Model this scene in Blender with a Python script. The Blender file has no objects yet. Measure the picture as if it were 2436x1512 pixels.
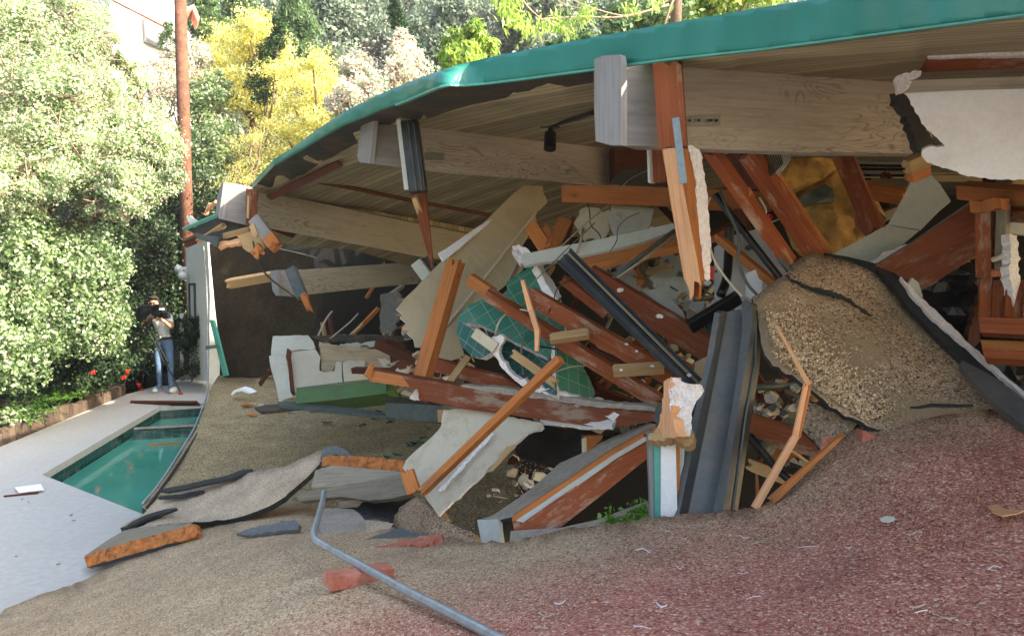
import bpy, bmesh, math, random
import numpy as np
from mathutils import Vector, Matrix, noise
from mathutils.geometry import delaunay_2d_cdt
R = math.radians
random.seed(7); rng = np.random.default_rng(7)
sc = bpy.context.scene
col = sc.collection

# ---------------------------------------------------------------- camera, sky, sun, exposure
F = 1895.0; CX, CY = 1218.0, 756.0; CAMZ = 2.6; PITCH = math.atan(136 / 1895)
cs, sn = math.cos(PITCH), math.sin(PITCH)
cd = bpy.data.cameras.new('camera'); cam = bpy.data.objects.new('camera', cd); col.objects.link(cam)
cd.sensor_width = 36; cd.lens = F / 2436 * 36; cd.clip_end = 500; cd.clip_start = .05
cam.location = (0, 0, CAMZ); cam.rotation_euler = (math.pi / 2 - PITCH, 0, 0); sc.camera = cam

SUN_EL, SUN_AZ = R(32), R(110)        # azimuth clockwise from +Y: from the right, a little behind the camera
w = bpy.data.worlds.new('World'); sc.world = w; w.use_nodes = True
nt = w.node_tree; bg = nt.nodes['Background']
sky = nt.nodes.new('ShaderNodeTexSky'); sky.sky_type = 'NISHITA'; sky.sun_disc = False
sky.sun_elevation = SUN_EL; sky.sun_rotation = SUN_AZ; sky.air_density = 1.0; sky.dust_density = 2.2; sky.ozone_density = 1.0
nt.links.new(sky.outputs[0], bg.inputs[0]); bg.inputs[1].default_value = .15
sl = bpy.data.lights.new('sun', 'SUN'); sl.energy = 3.3; sl.angle = R(.5); sl.color = (1, .95, .86)
so = bpy.data.objects.new('sun', sl); col.objects.link(so)
sd = Vector((math.sin(SUN_AZ) * math.cos(SUN_EL), math.cos(SUN_AZ) * math.cos(SUN_EL), math.sin(SUN_EL)))
so.rotation_euler = sd.to_track_quat('Z', 'Y').to_euler(); so.location = (20, -8, 20)
sc.view_settings.view_transform = 'Standard'; sc.view_settings.look = 'None'; sc.view_settings.gamma = 1
sc.view_settings.use_curve_mapping = False; sc.view_settings.exposure = 2.35
sc.view_settings.use_white_balance = True; sc.view_settings.white_balance_temperature = 7600; sc.view_settings.white_balance_tint = 10

# ---------------------------------------------------------------- helpers: places
def ray(x, y):
    xc = (x - CX) / F; yc = (CY - y) / F
    return Vector((xc, cs + sn * yc, -sn + cs * yc))
O = Vector((0, 0, CAMZ))
def P(x, y, d):
    r = ray(x, y); return O + r * (d / r.y)
def PZ(x, y, z):
    r = ray(x, y); return O + r * ((z - CAMZ) / r.z)
def tdep(x, y, d): return d / ray(x, y).y

class Depth:
    """surface through a few measured points; three points give an exact plane, more a smooth bent sheet"""
    def __init__(s, ctrl, lam=1e-4):
        s.c = np.array([(a / 500, b / 500) for a, b, _ in ctrl]); v = np.array([1 / tdep(*k) for k in ctrl])
        n = len(ctrl); s.n = n
        if n == 1: s.w = v; return
        if n == 2:
            a, b = s.c; s.u = (b - a) / np.dot(b - a, b - a); s.v = v; return
        if n == 3:
            s.w = np.linalg.solve(np.c_[np.ones(3), s.c], v); return
        K = s.k(s.c); Pm = np.c_[np.ones(n), s.c]
        A = np.zeros((n + 3, n + 3)); A[:n, :n] = K + np.eye(n) * lam; A[:n, n:] = Pm; A[n:, :n] = Pm.T
        s.w = np.linalg.solve(A, np.r_[v, 0, 0, 0])
    def k(s, q):
        r2 = ((q[:, None] - s.c[None]) ** 2).sum(2); return r2 * np.log(r2 + 1e-9) * .5
    def inv(s, q):
        if s.n == 1: return np.full(len(q), s.w[0])
        if s.n == 2:
            t = (q - s.c[0]) @ s.u; return s.v[0] + (s.v[1] - s.v[0]) * t
        A = np.c_[np.ones(len(q)), q]
        if s.n == 3: return A @ s.w
        return s.k(q) @ s.w[:s.n] + A @ s.w[s.n:]
    def pts(s, px):
        q = np.array([(p[0], p[1]) for p in px]) / 500
        iv = np.maximum(s.inv(q), 1 / 90)
        return [O + ray(p[0], p[1]) * float(1 / i) for p, i in zip(px, iv)]

class Sagging:
    """the sagging roof underside: height as a smooth function of the place on the ground"""
    C = (2.685, -.0206, .3115, .0004, .007, -.0299)
    def __init__(s, off=0): s.off = off
    def z(s, x, y): c = s.C; return c[0] + c[1] * x + c[2] * y + c[3] * x * x + c[4] * x * y + c[5] * y * y + s.off
    def d(s, x, y):
        r = ray(x, y); r = r / r.y; a, b = .4, None; d = .4
        while d < 12:
            p = O + r * d
            if p.z > s.z(p.x, p.y): b = d; break
            a = d; d += .1
        if b is None: return 12.0
        for _ in range(18):
            m = (a + b) / 2; p = O + r * m
            if p.z > s.z(p.x, p.y): b = m
            else: a = m
        return b
    def pts(s, px): return [P(x, y, s.d(x, y)) for x, y in px]

class Curtain:
    """upright surface standing over the eave line, pushed out a little by off, dented where dent says"""
    def __init__(s, ev, off=0, dent=None):
        w_ = [P(*e) for e in ev]; k = sorted((p.x / p.y, p.y) for p in w_); s.r = [a for a, b in k]; s.y = [b for a, b in k]; s.off = off; s.dent = dent
    def pts(s, px):
        out = []
        for x, y in px:
            r = ray(x, y); d = float(np.interp(r.x / r.y, s.r, s.y)) - s.off
            if s.dent: d -= s.dent(x, y)
            out.append(P(x, y, d))
        return out

# ---------------------------------------------------------------- helpers: objects
def tag(o, label=None, cat=None, group=None, kind=None):
    if label: o['label'] = label
    if cat: o['category'] = cat
    if group: o['group'] = group
    if kind: o['kind'] = kind
    return o
def link(name, me, parent=None, recenter=True):
    o = bpy.data.objects.new(name, me); col.objects.link(o)
    if recenter and len(me.vertices):
        n = len(me.vertices); a = np.empty(n * 3, np.float32); me.vertices.foreach_get('co', a)
        a = a.reshape(-1, 3); c = (a.min(0) + a.max(0)) / 2
        a -= c; me.vertices.foreach_set('co', a.ravel()); me.update()
        o.location = Vector(c.tolist())
    if parent is not None:
        wl = Vector(parent['_w']) if '_w' in parent else Vector(parent.location)
        o['_w'] = tuple(o.location); o.parent = parent; o.location = Vector(o['_w']) - wl
    else: o['_w'] = tuple(o.location)
    return o
def thing(name, loc, label, cat, group=None):
    o = bpy.data.objects.new(name, None); o.empty_display_size = .1; col.objects.link(o)
    o.location = loc; o['_w'] = tuple(loc); return tag(o, label, cat, group)
def mats(me, *ms):
    for m in ms: me.materials.append(m)
def set_uv(me, a, b, n):
    uv = me.uv_layers.new(name='UVMap')
    co = np.empty(len(me.vertices) * 3, np.float32); me.vertices.foreach_get('co', co); co = co.reshape(-1, 3)
    li = np.empty(len(me.loops), np.int32); me.loops.foreach_get('vertex_index', li)
    u = co @ np.array(a); v = co @ np.array(b) + co @ np.array(n) * .93
    uv.data.foreach_set('uv', np.c_[u, v][li].astype(np.float32).ravel())

def jagged(ol, amp, seg):
    out = []
    for i, p in enumerate(ol):
        q = ol[(i + 1) % len(ol)]; L = math.hypot(q[0] - p[0], q[1] - p[1]); n = max(1, int(L / seg))
        dx, dy = (q[0] - p[0]) / (L + 1e-6), (q[1] - p[1]) / (L + 1e-6)
        out.append((p[0], p[1]))
        for k in range(1, n):
            t = (k + (random.random() - .5) * .5) / n; j = random.uniform(-amp, amp) if amp else 0
            if amp and random.random() < .15: j *= 2
            out.append((p[0] + (q[0] - p[0]) * t - dy * j, p[1] + (q[1] - p[1]) * t + dx * j))
    return out

def panel(name, ol, ctrl, thick, mat, edge=None, label=None, cat=None, group=None, kind=None, parent=None,
          ext=None, step=0, jag=0, seg=30, bump=0, bscale=3, axis=None, smooth=False, back=None, lam=1e-4, plan=False):
    D = ctrl if hasattr(ctrl, 'pts') else Depth(ctrl, lam)
    if jag or step: ol = jagged(ol, jag, seg)
    pts = [Vector(p) for p in ol]; n0 = len(pts)
    if step:
        xs = [p[0] for p in ol]; ys = [p[1] for p in ol]
        y = min(ys) + step / 2; k = 0
        while y < max(ys):
            x = min(xs) + (step / 2 if k % 2 else 0) + step / 3
            while x < max(xs):
                if inside(x, y, ol) and edge_dist(x, y, ol) > step * .35: pts.append(Vector((x + random.uniform(-.1, .1) * step, y + random.uniform(-.1, .1) * step)))
                x += step
            y += step * .87; k += 1
    vs, es, fs, _, _, _ = delaunay_2d_cdt(pts, [], [list(range(n0))], 1, 1e-4)
    w3 = D.pts([(v.x, v.y) for v in vs])
    if bump:
        for i, p in enumerate(w3):
            dirv = (p - O).normalized()
            w3[i] = p + dirv * bump * noise.fractal(p * bscale, .8, 2, 4)
    # mean normal facing camera
    nrm = Vector((0, 0, 0))
    tris = []
    for f in fs:
        for k in range(1, len(f) - 1):
            a, b, c = w3[f[0]], w3[f[k]], w3[f[k + 1]]
            m = (b - a).cross(c - a)
            cen = (a + b + c) / 3
            if m.dot(cen - O) > 0: tris.append((f[0], f[k + 1], f[k])); m = -m
            else: tris.append((f[0], f[k], f[k + 1]))
            nrm += m
    nrm.normalize()
    e = Vector(ext) if ext is not None else -nrm * thick
    n = len(w3)
    verts = [tuple(v) for v in w3] + [tuple(v + e) for v in w3]
    faces = [t for t in tris] + [(a + n, c + n, b + n) for a, b, c in tris]
    mi = [0] * len(tris) + [(2 if back else 0)] * len(tris)
    cnt = {}
    for t in tris:
        for a, b in ((t[0], t[1]), (t[1], t[2]), (t[2], t[0])): cnt[(a, b)] = 1
    for (a, b) in cnt:
        if (b, a) not in cnt:
            faces.append((b, a, a + n, b + n)); mi.append(1 if edge else 0)
    me = bpy.data.meshes.new(name); me.from_pydata(verts, [], faces)
    mats(me, mat, edge or mat, back or mat)
    me.polygons.foreach_set('material_index', mi)
    if smooth: me.polygons.foreach_set('use_smooth', [k < len(tris) for k in range(len(faces))])
    if axis: aw = D.pts([axis[0], axis[1]]); a = (aw[1] - aw[0])
    else:
        L = 0
        for i in range(len(ol)):
            q = ol[(i + 1) % len(ol)]
            if not (jag or step):
                l = math.hypot(q[0] - ol[i][0], q[1] - ol[i][1])
                if l > L: L = l; s_ = D.pts([ol[i], q]); a = s_[1] - s_[0]
        if jag or step:
            c = np.cov(np.array(ol).T); w_, v_ = np.linalg.eigh(c); m = np.mean(np.array(ol), 0); d_ = v_[:, 1] * 50
            s_ = D.pts([tuple(m - d_), tuple(m + d_)]); a = s_[1] - s_[0]
    a = (a - nrm * a.dot(nrm)).normalized(); b = nrm.cross(a)
    if plan: a = Vector((a.x, a.y, 0)).normalized(); set_uv(me, a, (-a.y, a.x, 0), (0, 0, 0))
    else: set_uv(me, a, b, nrm)
    me.validate()
    o = link(name, me, parent)
    return tag(o, label, cat, group, kind)

def inside(x, y, ol):
    c = False; j = len(ol) - 1
    for i in range(len(ol)):
        xi, yi = ol[i]; xj, yj = ol[j]
        if (yi > y) != (yj > y) and x < (xj - xi) * (y - yi) / (yj - yi) + xi: c = not c
        j = i
    return c
def edge_dist(x, y, ol):
    m = 1e9
    for i in range(len(ol)):
        ax, ay = ol[i]; bx, by = ol[(i + 1) % len(ol)]
        dx, dy = bx - ax, by - ay; t = max(0, min(1, ((x - ax) * dx + (y - ay) * dy) / (dx * dx + dy * dy + 1e-9)))
        m = min(m, math.hypot(x - ax - dx * t, y - ay - dy * t))
    return m

def stick(name, p0, p1, w, t, mat, roll=25, broken=(0, 0), label=None, cat=None, group=None, parent=None, w1=None, warp=0, world=False, endmat=None):
    """a length of lumber between two places; w across the view, t deep; broken ends splinter"""
    a = Vector(p0) if world else P(*p0); b = Vector(p1) if world else P(*p1)
    ax = (b - a).normalized(); L = (b - a).length
    view = ((a + b) / 2 - O).normalized()
    side = ax.cross(view).normalized(); dep = side.cross(ax).normalized()
    rm = Matrix.Rotation(R(roll), 3, ax); side = rm @ side; dep = rm @ dep
    w1 = w1 or w
    nu, nv = (5, 3) if (broken[0] or broken[1]) else (1, 1)
    ring = []
    for i in range(nu): ring.append((-1 + 2 * i / nu, -1))
    for i in range(nv): ring.append((1, -1 + 2 * i / nv))
    for i in range(nu): ring.append((1 - 2 * i / nu, 1))
    for i in range(nv): ring.append((-1, 1 - 2 * i / nv))
    nr = len(ring); segs = max(3, int(L / .25)) if (warp or L > .8) else 2
    verts = []; ph = random.uniform(0, 9)
    for s in range(segs + 1):
        f = s / segs; ww = w + (w1 - w) * f
        off = side * warp * math.sin(math.pi * f) + dep * warp * .5 * math.sin(2.2 * f + ph)
        for (u, v) in ring:
            da = 0
            if s == 0 and broken[0]: da = random.uniform(-.1, 1) * broken[0] * (1 if random.random() < .6 else .2)
            if s == segs and broken[1]: da = -random.uniform(-.1, 1) * broken[1] * (1 if random.random() < .6 else .2)
            verts.append(a + ax * (L * f + da) + side * (u * ww / 2) + dep * (v * t / 2) + off)
    faces = []
    for s in range(segs):
        for k in range(nr):
            k2 = (k + 1) % nr; faces.append((s * nr + k, s * nr + k2, (s + 1) * nr + k2, (s + 1) * nr + k))
    c0 = len(verts); verts.append(a + ax * (broken[0] * .35)); c1 = len(verts); verts.append(b - ax * (broken[1] * .35))
    nside = len(faces)
    if nr == 4: faces += [(3, 2, 1, 0), tuple(segs * nr + k for k in range(4))]
    else:
        for k in range(nr):
            k2 = (k + 1) % nr; faces.append((k2, k, c0)); faces.append((segs * nr + k, segs * nr + k2, c1))
    if nr == 4: verts = verts[:c0]
    me = bpy.data.meshes.new(name); me.from_pydata([tuple(v) for v in verts], [], faces)
    mats(me, mat, endmat or mat); me.polygons.foreach_set('material_index', [0] * nside + [1] * (len(faces) - nside))
    set_uv(me, ax, side, dep)
    bm = bmesh.new(); bm.from_mesh(me); bmesh.ops.recalc_face_normals(bm, faces=bm.faces); bm.to_mesh(me); bm.free()
    o = link(name, me, parent)
    if nr == 4:
        m = o.modifiers.new('bevel', 'BEVEL'); m.width = min(.004, t * .12); m.segments = 1; m.limit_method = 'ANGLE'
    return tag(o, label, cat, group)

def smooth_path(pts, n=6):
    out = []
    for i in range(len(pts) - 1):
        p0 = pts[max(i - 1, 0)]; p1 = pts[i]; p2 = pts[i + 1]; p3 = pts[min(i + 2, len(pts) - 1)]
        for k in range(n):
            t = k / n
            out.append(.5 * ((2 * p1) + (p2 - p0) * t + (2 * p0 - 5 * p1 + 4 * p2 - p3) * t * t + (3 * p1 - p0 - 3 * p2 + p3) * t ** 3))
    out.append(pts[-1]); return out
def tube_data(pts, rad, nseg=8):
    verts = []; faces = []; prev = None; n = len(pts)
    for i, p in enumerate(pts):
        tv = (pts[min(i + 1, n - 1)] - pts[max(i - 1, 0)]).normalized()
        ref = prev if prev is not None else (Vector((0, 0, 1)) if abs(tv.z) < .9 else Vector((1, 0, 0)))
        s = (ref - tv * ref.dot(tv)).normalized(); prev = s; u = tv.cross(s)
        r = rad[i] if isinstance(rad, (list, tuple)) else rad
        for k in range(nseg):
            a = 2 * math.pi * k / nseg; verts.append(tuple(p + s * math.cos(a) * r + u * math.sin(a) * r))
    for i in range(n - 1):
        for k in range(nseg):
            k2 = (k + 1) % nseg; faces.append((i * nseg + k, i * nseg + k2, (i + 1) * nseg + k2, (i + 1) * nseg + k))
    faces.append(tuple(range(nseg))[::-1]); faces.append(tuple((n - 1) * nseg + k for k in range(nseg)))
    return verts, faces
class MB:
    def __init__(s): s.v = []; s.f = []; s.m = []
    def add(s, v, f, m=0):
        o = len(s.v); s.v += [tuple(x) for x in v]; s.f += [tuple(i + o for i in q) for q in f]; s.m += [m] * len(f); return s
    def tube(s, pts, r, n=8, m=0): v, f = tube_data(pts, r, n); return s.add(v, f, m)
    def box(s, c, sz, rot=None, m=0):
        q = []
        for x in (-1, 1):
            for y in (-1, 1):
                for z in (-1, 1):
                    p = Vector((x * sz[0] / 2, y * sz[1] / 2, z * sz[2] / 2)); p = rot @ p if rot is not None else p; q.append(p + Vector(c))
        return s.add(q, [(0, 1, 3, 2), (4, 6, 7, 5), (0, 4, 5, 1), (2, 3, 7, 6), (0, 2, 6, 4), (1, 5, 7, 3)], m)
    def build(s, name, *ms, parent=None, smooth=False, label=None, cat=None, group=None, kind=None, bevel=0):
        me = bpy.data.meshes.new(name); me.from_pydata(s.v, [], s.f); mats(me, *ms)
        me.polygons.foreach_set('material_index', s.m)
        if smooth: me.polygons.foreach_set('use_smooth', [True] * len(s.f))
        set_uv(me, (1, 0, 0), (0, .6, 1), (0, 0, 0))
        o = link(name, me, parent)
        if bevel: m = o.modifiers.new('bevel', 'BEVEL'); m.width = bevel; m.segments = 2; m.limit_method = 'ANGLE'
        return tag(o, label, cat, group, kind)
def tube(name, pts, r, mat, n=8, curve=True, **k):
    w3 = [P(*p) for p in pts]
    if curve: w3 = smooth_path(w3)
    return MB().tube(w3, r, n).build(name, mat, smooth=True, **k)

def profile(name, prof, p0, p1, mat, roll=0, world=False, sc1=1, **k):
    """metal section: closed 2-D outline (across view, away from view) run between two places"""
    a = Vector(p0) if world else P(*p0); b = Vector(p1) if world else P(*p1)
    ax = (b - a).normalized(); view = ((a + b) / 2 - O).normalized()
    side = ax.cross(view).normalized(); dep = side.cross(ax).normalized()
    if dep.dot(view) < 0: dep = -dep
    rm = Matrix.Rotation(R(roll), 3, ax); side = rm @ side; dep = rm @ dep
    n = len(prof); v = [a + side * x + dep * y for x, y in prof] + [b + side * x * sc1 + dep * y * sc1 for x, y in prof]
    f = [(i, (i + 1) % n, (i + 1) % n + n, i + n) for i in range(n)]
    tr = delaunay_2d_cdt([Vector(p) for p in prof], [], [list(range(n))], 1, 1e-6)[2]
    f += [tuple(t) for t in tr] + [tuple(i + n for i in t)[::-1] for t in tr]
    me = bpy.data.meshes.new(name); me.from_pydata([tuple(x) for x in v], [], f); mats(me, mat)
    set_uv(me, ax, side, dep)
    bm = bmesh.new(); bm.from_mesh(me); bmesh.ops.recalc_face_normals(bm, faces=bm.faces); bm.to_mesh(me); bm.free()
    o = link(name, me, k.pop('parent', None)); m = o.modifiers.new('bevel', 'BEVEL'); m.width = .003; m.limit_method = 'ANGLE'
    return tag(o, **k)

def mesh_quads(name, V, Q):
    me = bpy.data.meshes.new(name); me.vertices.add(len(V)); me.vertices.foreach_set('co', V.astype(np.float32).ravel())
    me.loops.add(Q.size); me.loops.foreach_set('vertex_index', Q.astype(np.int32).ravel())
    me.polygons.add(len(Q)); k = Q.shape[1]
    me.polygons.foreach_set('loop_start', np.arange(len(Q), dtype=np.int32) * k)
    me.polygons.foreach_set('loop_total', np.full(len(Q), k, np.int32)); me.update(calc_edges=True); return me
def leaves(name, C, size, mat, parent=None, aspect=.5, up=.4, droop=0, outw=None, **k):
    """one small folded quad per leaf at every centre"""
    C = np.asarray(C); n = len(C)
    nr = rng.normal(size=(n, 3)); nr[:, 2] += up * 2
    if outw is not None: nr += outw * 1.2
    nr /= np.linalg.norm(nr, axis=1)[:, None]
    t = rng.normal(size=(n, 3)); t[:, 2] -= droop * 3; t -= nr * (t * nr).sum(1)[:, None]; t /= np.linalg.norm(t, axis=1)[:, None] + 1e-9
    b = np.cross(nr, t); s = size * rng.uniform(.6, 1.35, n)[:, None]
    V = np.stack([C - t * s * .5, C + b * s * aspect * .5 + nr * s * .08, C + t * s * .5, C - b * s * aspect * .5 + nr * s * .08], 1).reshape(-1, 3)
    Q = np.arange(4 * n).reshape(-1, 4)
    me = mesh_quads(name, V, Q); mats(me, mat)
    return tag(link(name, me, parent), **k)
def clump_points(ells, per, sig=.16, nclump=40, shell=.35):
    pts = []; outs = []
    for (c, r) in ells:
        c = np.array(c); r = np.array(r)
        d = rng.normal(size=(nclump, 3)); d /= np.linalg.norm(d, axis=1)[:, None]
        rad = (shell + (1 - shell) * rng.uniform(0, 1, nclump) ** .5)[:, None]
        cc = c + d * r * rad
        k = rng.integers(0, nclump, per)
        sg = sig * rng.uniform(.5, 1.5, nclump)[k][:, None] * (r.mean() if sig < 1 else 1)
        pts.append(cc[k] + rng.normal(size=(per, 3)) * sg); outs.append(d[k])
    return np.concatenate(pts), np.concatenate(outs)

def pebbles(name, ol, ctrl, n, smin, smax, mat, ymin=-1e9, ymax=1e9, lift=.3, wt=None):
    """loose stones lying on a measured sheet"""
    xs = [p[0] for p in ol]; ys = [p[1] for p in ol]; D = Depth(ctrl); q = []
    while len(q) < n:
        x = random.uniform(max(-60, min(xs)), min(2500, max(xs))); y = random.uniform(max(min(ys), ymin), min(max(ys), ymax))
        if wt and random.random() > wt(x, y): continue
        if inside(x, y, ol): q.append((x, y))
    C = np.array([tuple(p) for p in D.pts(q)]); k = np.array([[1, 0, 0], [-1, 0, 0], [0, 1, 0], [0, -1, 0], [0, 0, 1], [0, 0, -1]], float)
    sz = rng.uniform(smin, smax, n) * rng.uniform(.6, 1.3, n)
    dirs = C - np.array(O); dirs /= np.linalg.norm(dirs, axis=1)[:, None]
    V = np.empty((n, 6, 3))
    for i in range(n):
        Q_, _ = np.linalg.qr(rng.normal(size=(3, 3))); V[i] = (k * rng.uniform(.55, 1, (6, 1)) * np.array([1, .8, .6])) @ Q_ * sz[i]
    V += C[:, None] - dirs[:, None] * (sz[:, None, None] * lift)
    T = np.array([(0, 2, 4), (2, 1, 4), (1, 3, 4), (3, 0, 4), (2, 0, 5), (1, 2, 5), (3, 1, 5), (0, 3, 5)])
    Q = (np.arange(n)[:, None, None] * 6 + T[None]).reshape(-1, 3)
    me = mesh_quads(name, V.reshape(-1, 3), Q); mats(me, mat); return tag(link(name, me), kind='stuff')

# ---------------------------------------------------------------- materials
def newmat(name):
    m = bpy.data.materials.new(name); m.use_nodes = True; n = m.node_tree.nodes; b = n['Principled BSDF']; return m, n, m.node_tree.links, b
def ramp(n, l, fac, stops, interp='LINEAR'):
    r = n.new('ShaderNodeValToRGB'); cr = r.color_ramp; cr.interpolation = interp
    while len(cr.elements) < len(stops): cr.elements.new(.5)
    for e, (p, c) in zip(cr.elements, stops): e.position = p; e.color = (*c, 1)
    l.new(fac, r.inputs[0]); return r.outputs[0]
def tex(n, l, kind, vec, scale, **k):
    t = n.new('ShaderNodeTex' + kind); l.new(vec, t.inputs['Vector']); t.inputs['Scale'].default_value = scale
    for a, v in k.items():
        if a in ('feature', 'distance'): setattr(t, a, v)
        else: t.inputs[a].default_value = v
    return t
def mix(n, l, a, b, fac, mode='MIX'):
    m = n.new('ShaderNodeMix'); m.data_type = 'RGBA'; m.blend_type = mode
    for s, v in ((6, a), (7, b), (0, fac)):
        if hasattr(v, 'links') or hasattr(v, 'is_output'): l.new(v, m.inputs[s])
        else: m.inputs[s].default_value = (*v, 1) if isinstance(v, tuple) else v
    return m.outputs[2]
def bumpn(n, l, b, h, strength=.3, dist=.01):
    bp = n.new('ShaderNodeBump'); bp.inputs['Strength'].default_value = strength; bp.inputs['Distance'].default_value = dist
    l.new(h, bp.inputs['Height']); l.new(bp.outputs[0], b.inputs['Normal'])
def pos(n): return n.new('ShaderNodeNewGeometry').outputs['Position']
def mapped(n, l, vec, s):
    m = n.new('ShaderNodeMapping'); m.inputs['Scale'].default_value = s; l.new(vec, m.inputs[0]); return m.outputs[0]
def darken(c, f): return tuple(x * f for x in c)

def wood(name, c, c2=None, grain=46, dirt=.35, rough=.75, var=.35, fig=0, stain=None, boards=0, knots=False):
    m, n, l, b = newmat(name); c2 = c2 or darken(c, .45)
    uv = n.new('ShaderNodeTexCoord').outputs['UV']
    oi = n.new('ShaderNodeObjectInfo')
    ad = n.new('ShaderNodeVectorMath'); ad.operation = 'ADD'; l.new(uv, ad.inputs[0])
    sc_ = n.new('ShaderNodeVectorMath'); sc_.operation = 'SCALE'; l.new(oi.outputs['Random'], sc_.inputs[3]); sc_.inputs[0].default_value = (13, 7, 3); l.new(sc_.outputs[0], ad.inputs[1])
    vec = ad.outputs[0]
    if fig:
        nz = tex(n, l, 'Noise', mapped(n, l, vec, (1.3, 5, 1)), 1.6, Detail=1.5, Distortion=.9)
        mu = n.new('ShaderNodeMath'); mu.operation = 'MULTIPLY'; mu.inputs[1].default_value = fig; l.new(nz.outputs[0], mu.inputs[0])
        si = n.new('ShaderNodeMath'); si.operation = 'SINE'; l.new(mu.outputs[0], si.inputs[0])
        ma = n.new('ShaderNodeMapRange'); ma.inputs[1].default_value = -1; ma.inputs[2].default_value = 1; l.new(si.outputs[0], ma.inputs[0])
        g0 = ma.outputs[0]
        g1 = tex(n, l, 'Noise', mapped(n, l, vec, (2, grain * 2, 1)), 1.5, Detail=5, Roughness=.7).outputs[0]
        g = g1; mk = tex(n, l, 'Noise', mapped(n, l, vec, (.8, 3, 1)), 1.4, Detail=2).outputs[0]
        fl_ = mix(n, l, ramp(n, l, g0, [(0, (.75,) * 3), (.22, (0, 0, 0))]), (0, 0, 0), ramp(n, l, mk, [(.42, (1, 1, 1)), (.6, (.1,) * 3)]))
    else:
        g = tex(n, l, 'Noise', mapped(n, l, vec, (1.6, grain, 1)), 1.6, Detail=6, Roughness=.62, Distortion=0 if boards else .06).outputs[0]
    cc = ramp(n, l, g, [(.28, tuple(a*.6+b_*.4 for a,b_ in zip(c2,c))), (.5, c), (.78, tuple(min(1, x * 1.18 + .01) for x in c))])
    if fig: cc = mix(n, l, cc, darken(c2, .55), fl_)
    big = tex(n, l, 'Noise', mapped(n, l, vec, (1, 3, 1)), 3.2, Detail=7, Roughness=.7).outputs[0]
    cc = mix(n, l, cc, darken(c2, .7) if stain is None else stain, ramp(n, l, big, [(.52, (0, 0, 0)), (.64, (dirt,) * 3)]))
    hsv = n.new('ShaderNodeHueSaturation'); l.new(cc, hsv.inputs['Color'])
    mr = n.new('ShaderNodeMapRange'); mr.inputs[3].default_value = 1 - var; mr.inputs[4].default_value = 1 + var * .7; l.new(oi.outputs['Random'], mr.inputs[0]); l.new(mr.outputs[0], hsv.inputs['Value'])
    cc = hsv.outputs[0]
    if knots:
        vo = tex(n, l, 'Voronoi', mapped(n, l, vec, (1, 1.6, 1)), 3.1)
        cc = mix(n, l, cc, darken(c2, .5), ramp(n, l, vo.outputs[0], [(.03, (.8,) * 3), (.1, (0, 0, 0))]))
    hgt = g
    if boards:
        sx = n.new('ShaderNodeSeparateXYZ'); l.new(uv, sx.inputs[0])
        dv = n.new('ShaderNodeMath'); dv.operation = 'DIVIDE'; dv.inputs[1].default_value = boards; l.new(sx.outputs[1], dv.inputs[0])
        fr = n.new('ShaderNodeMath'); fr.operation = 'FRACT'; l.new(dv.outputs[0], fr.inputs[0])
        fl = n.new('ShaderNodeMath'); fl.operation = 'FLOOR'; l.new(dv.outputs[0], fl.inputs[0])
        wn = n.new('ShaderNodeTexWhiteNoise'); wn.noise_dimensions = '1D'; l.new(fl.outputs[0], wn.inputs['W'])
        cc = mix(n, l, cc, ramp(n, l, wn.outputs[0], [(0, (.62, .62, .6)), (1, (1.15, 1.12, 1.05))]), 1.0, 'MULTIPLY')
        gm = ramp(n, l, fr.outputs[0], [(0, (0, 0, 0)), (.09, (1, 1, 1)), (.93, (1, 1, 1)), (1, (0, 0, 0))])
        cc = mix(n, l, darken(c2, .35), cc, gm); hgt = mix(n, l, g, gm, .8)
    l.new(cc, b.inputs['Base Color']); b.inputs['Roughness'].default_value = rough; b.inputs['Specular IOR Level'].default_value = .3
    bumpn(n, l, b, hgt, .45, .004); return m

def plain(name, c, rough=.7, noise_=.25, scale=18, metal=0, bump=.2, dirt=None, dscale=3, dmax=.5, spec=.4, bd=.004):
    m, n, l, b = newmat(name); p = pos(n)
    nz = tex(n, l, 'Noise', p, scale, Detail=5, Roughness=.65)
    cc = ramp(n, l, nz.outputs[0], [(.3, darken(c, 1 - noise_)), (.7, tuple(min(1, x * (1 + noise_ * .5)) for x in c))])
    if dirt:
        dz = tex(n, l, 'Noise', p, dscale, Detail=6, Roughness=.7)
        cc = mix(n, l, cc, dirt, ramp(n, l, dz.outputs[0], [(.48, (0, 0, 0)), (.68, (dmax,) * 3)]))
    l.new(cc, b.inputs['Base Color']); b.inputs['Roughness'].default_value = rough; b.inputs['Metallic'].default_value = metal
    b.inputs['Specular IOR Level'].default_value = spec
    if bump: bumpn(n, l, b, nz.outputs[0], bump, bd)
    return m

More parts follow.
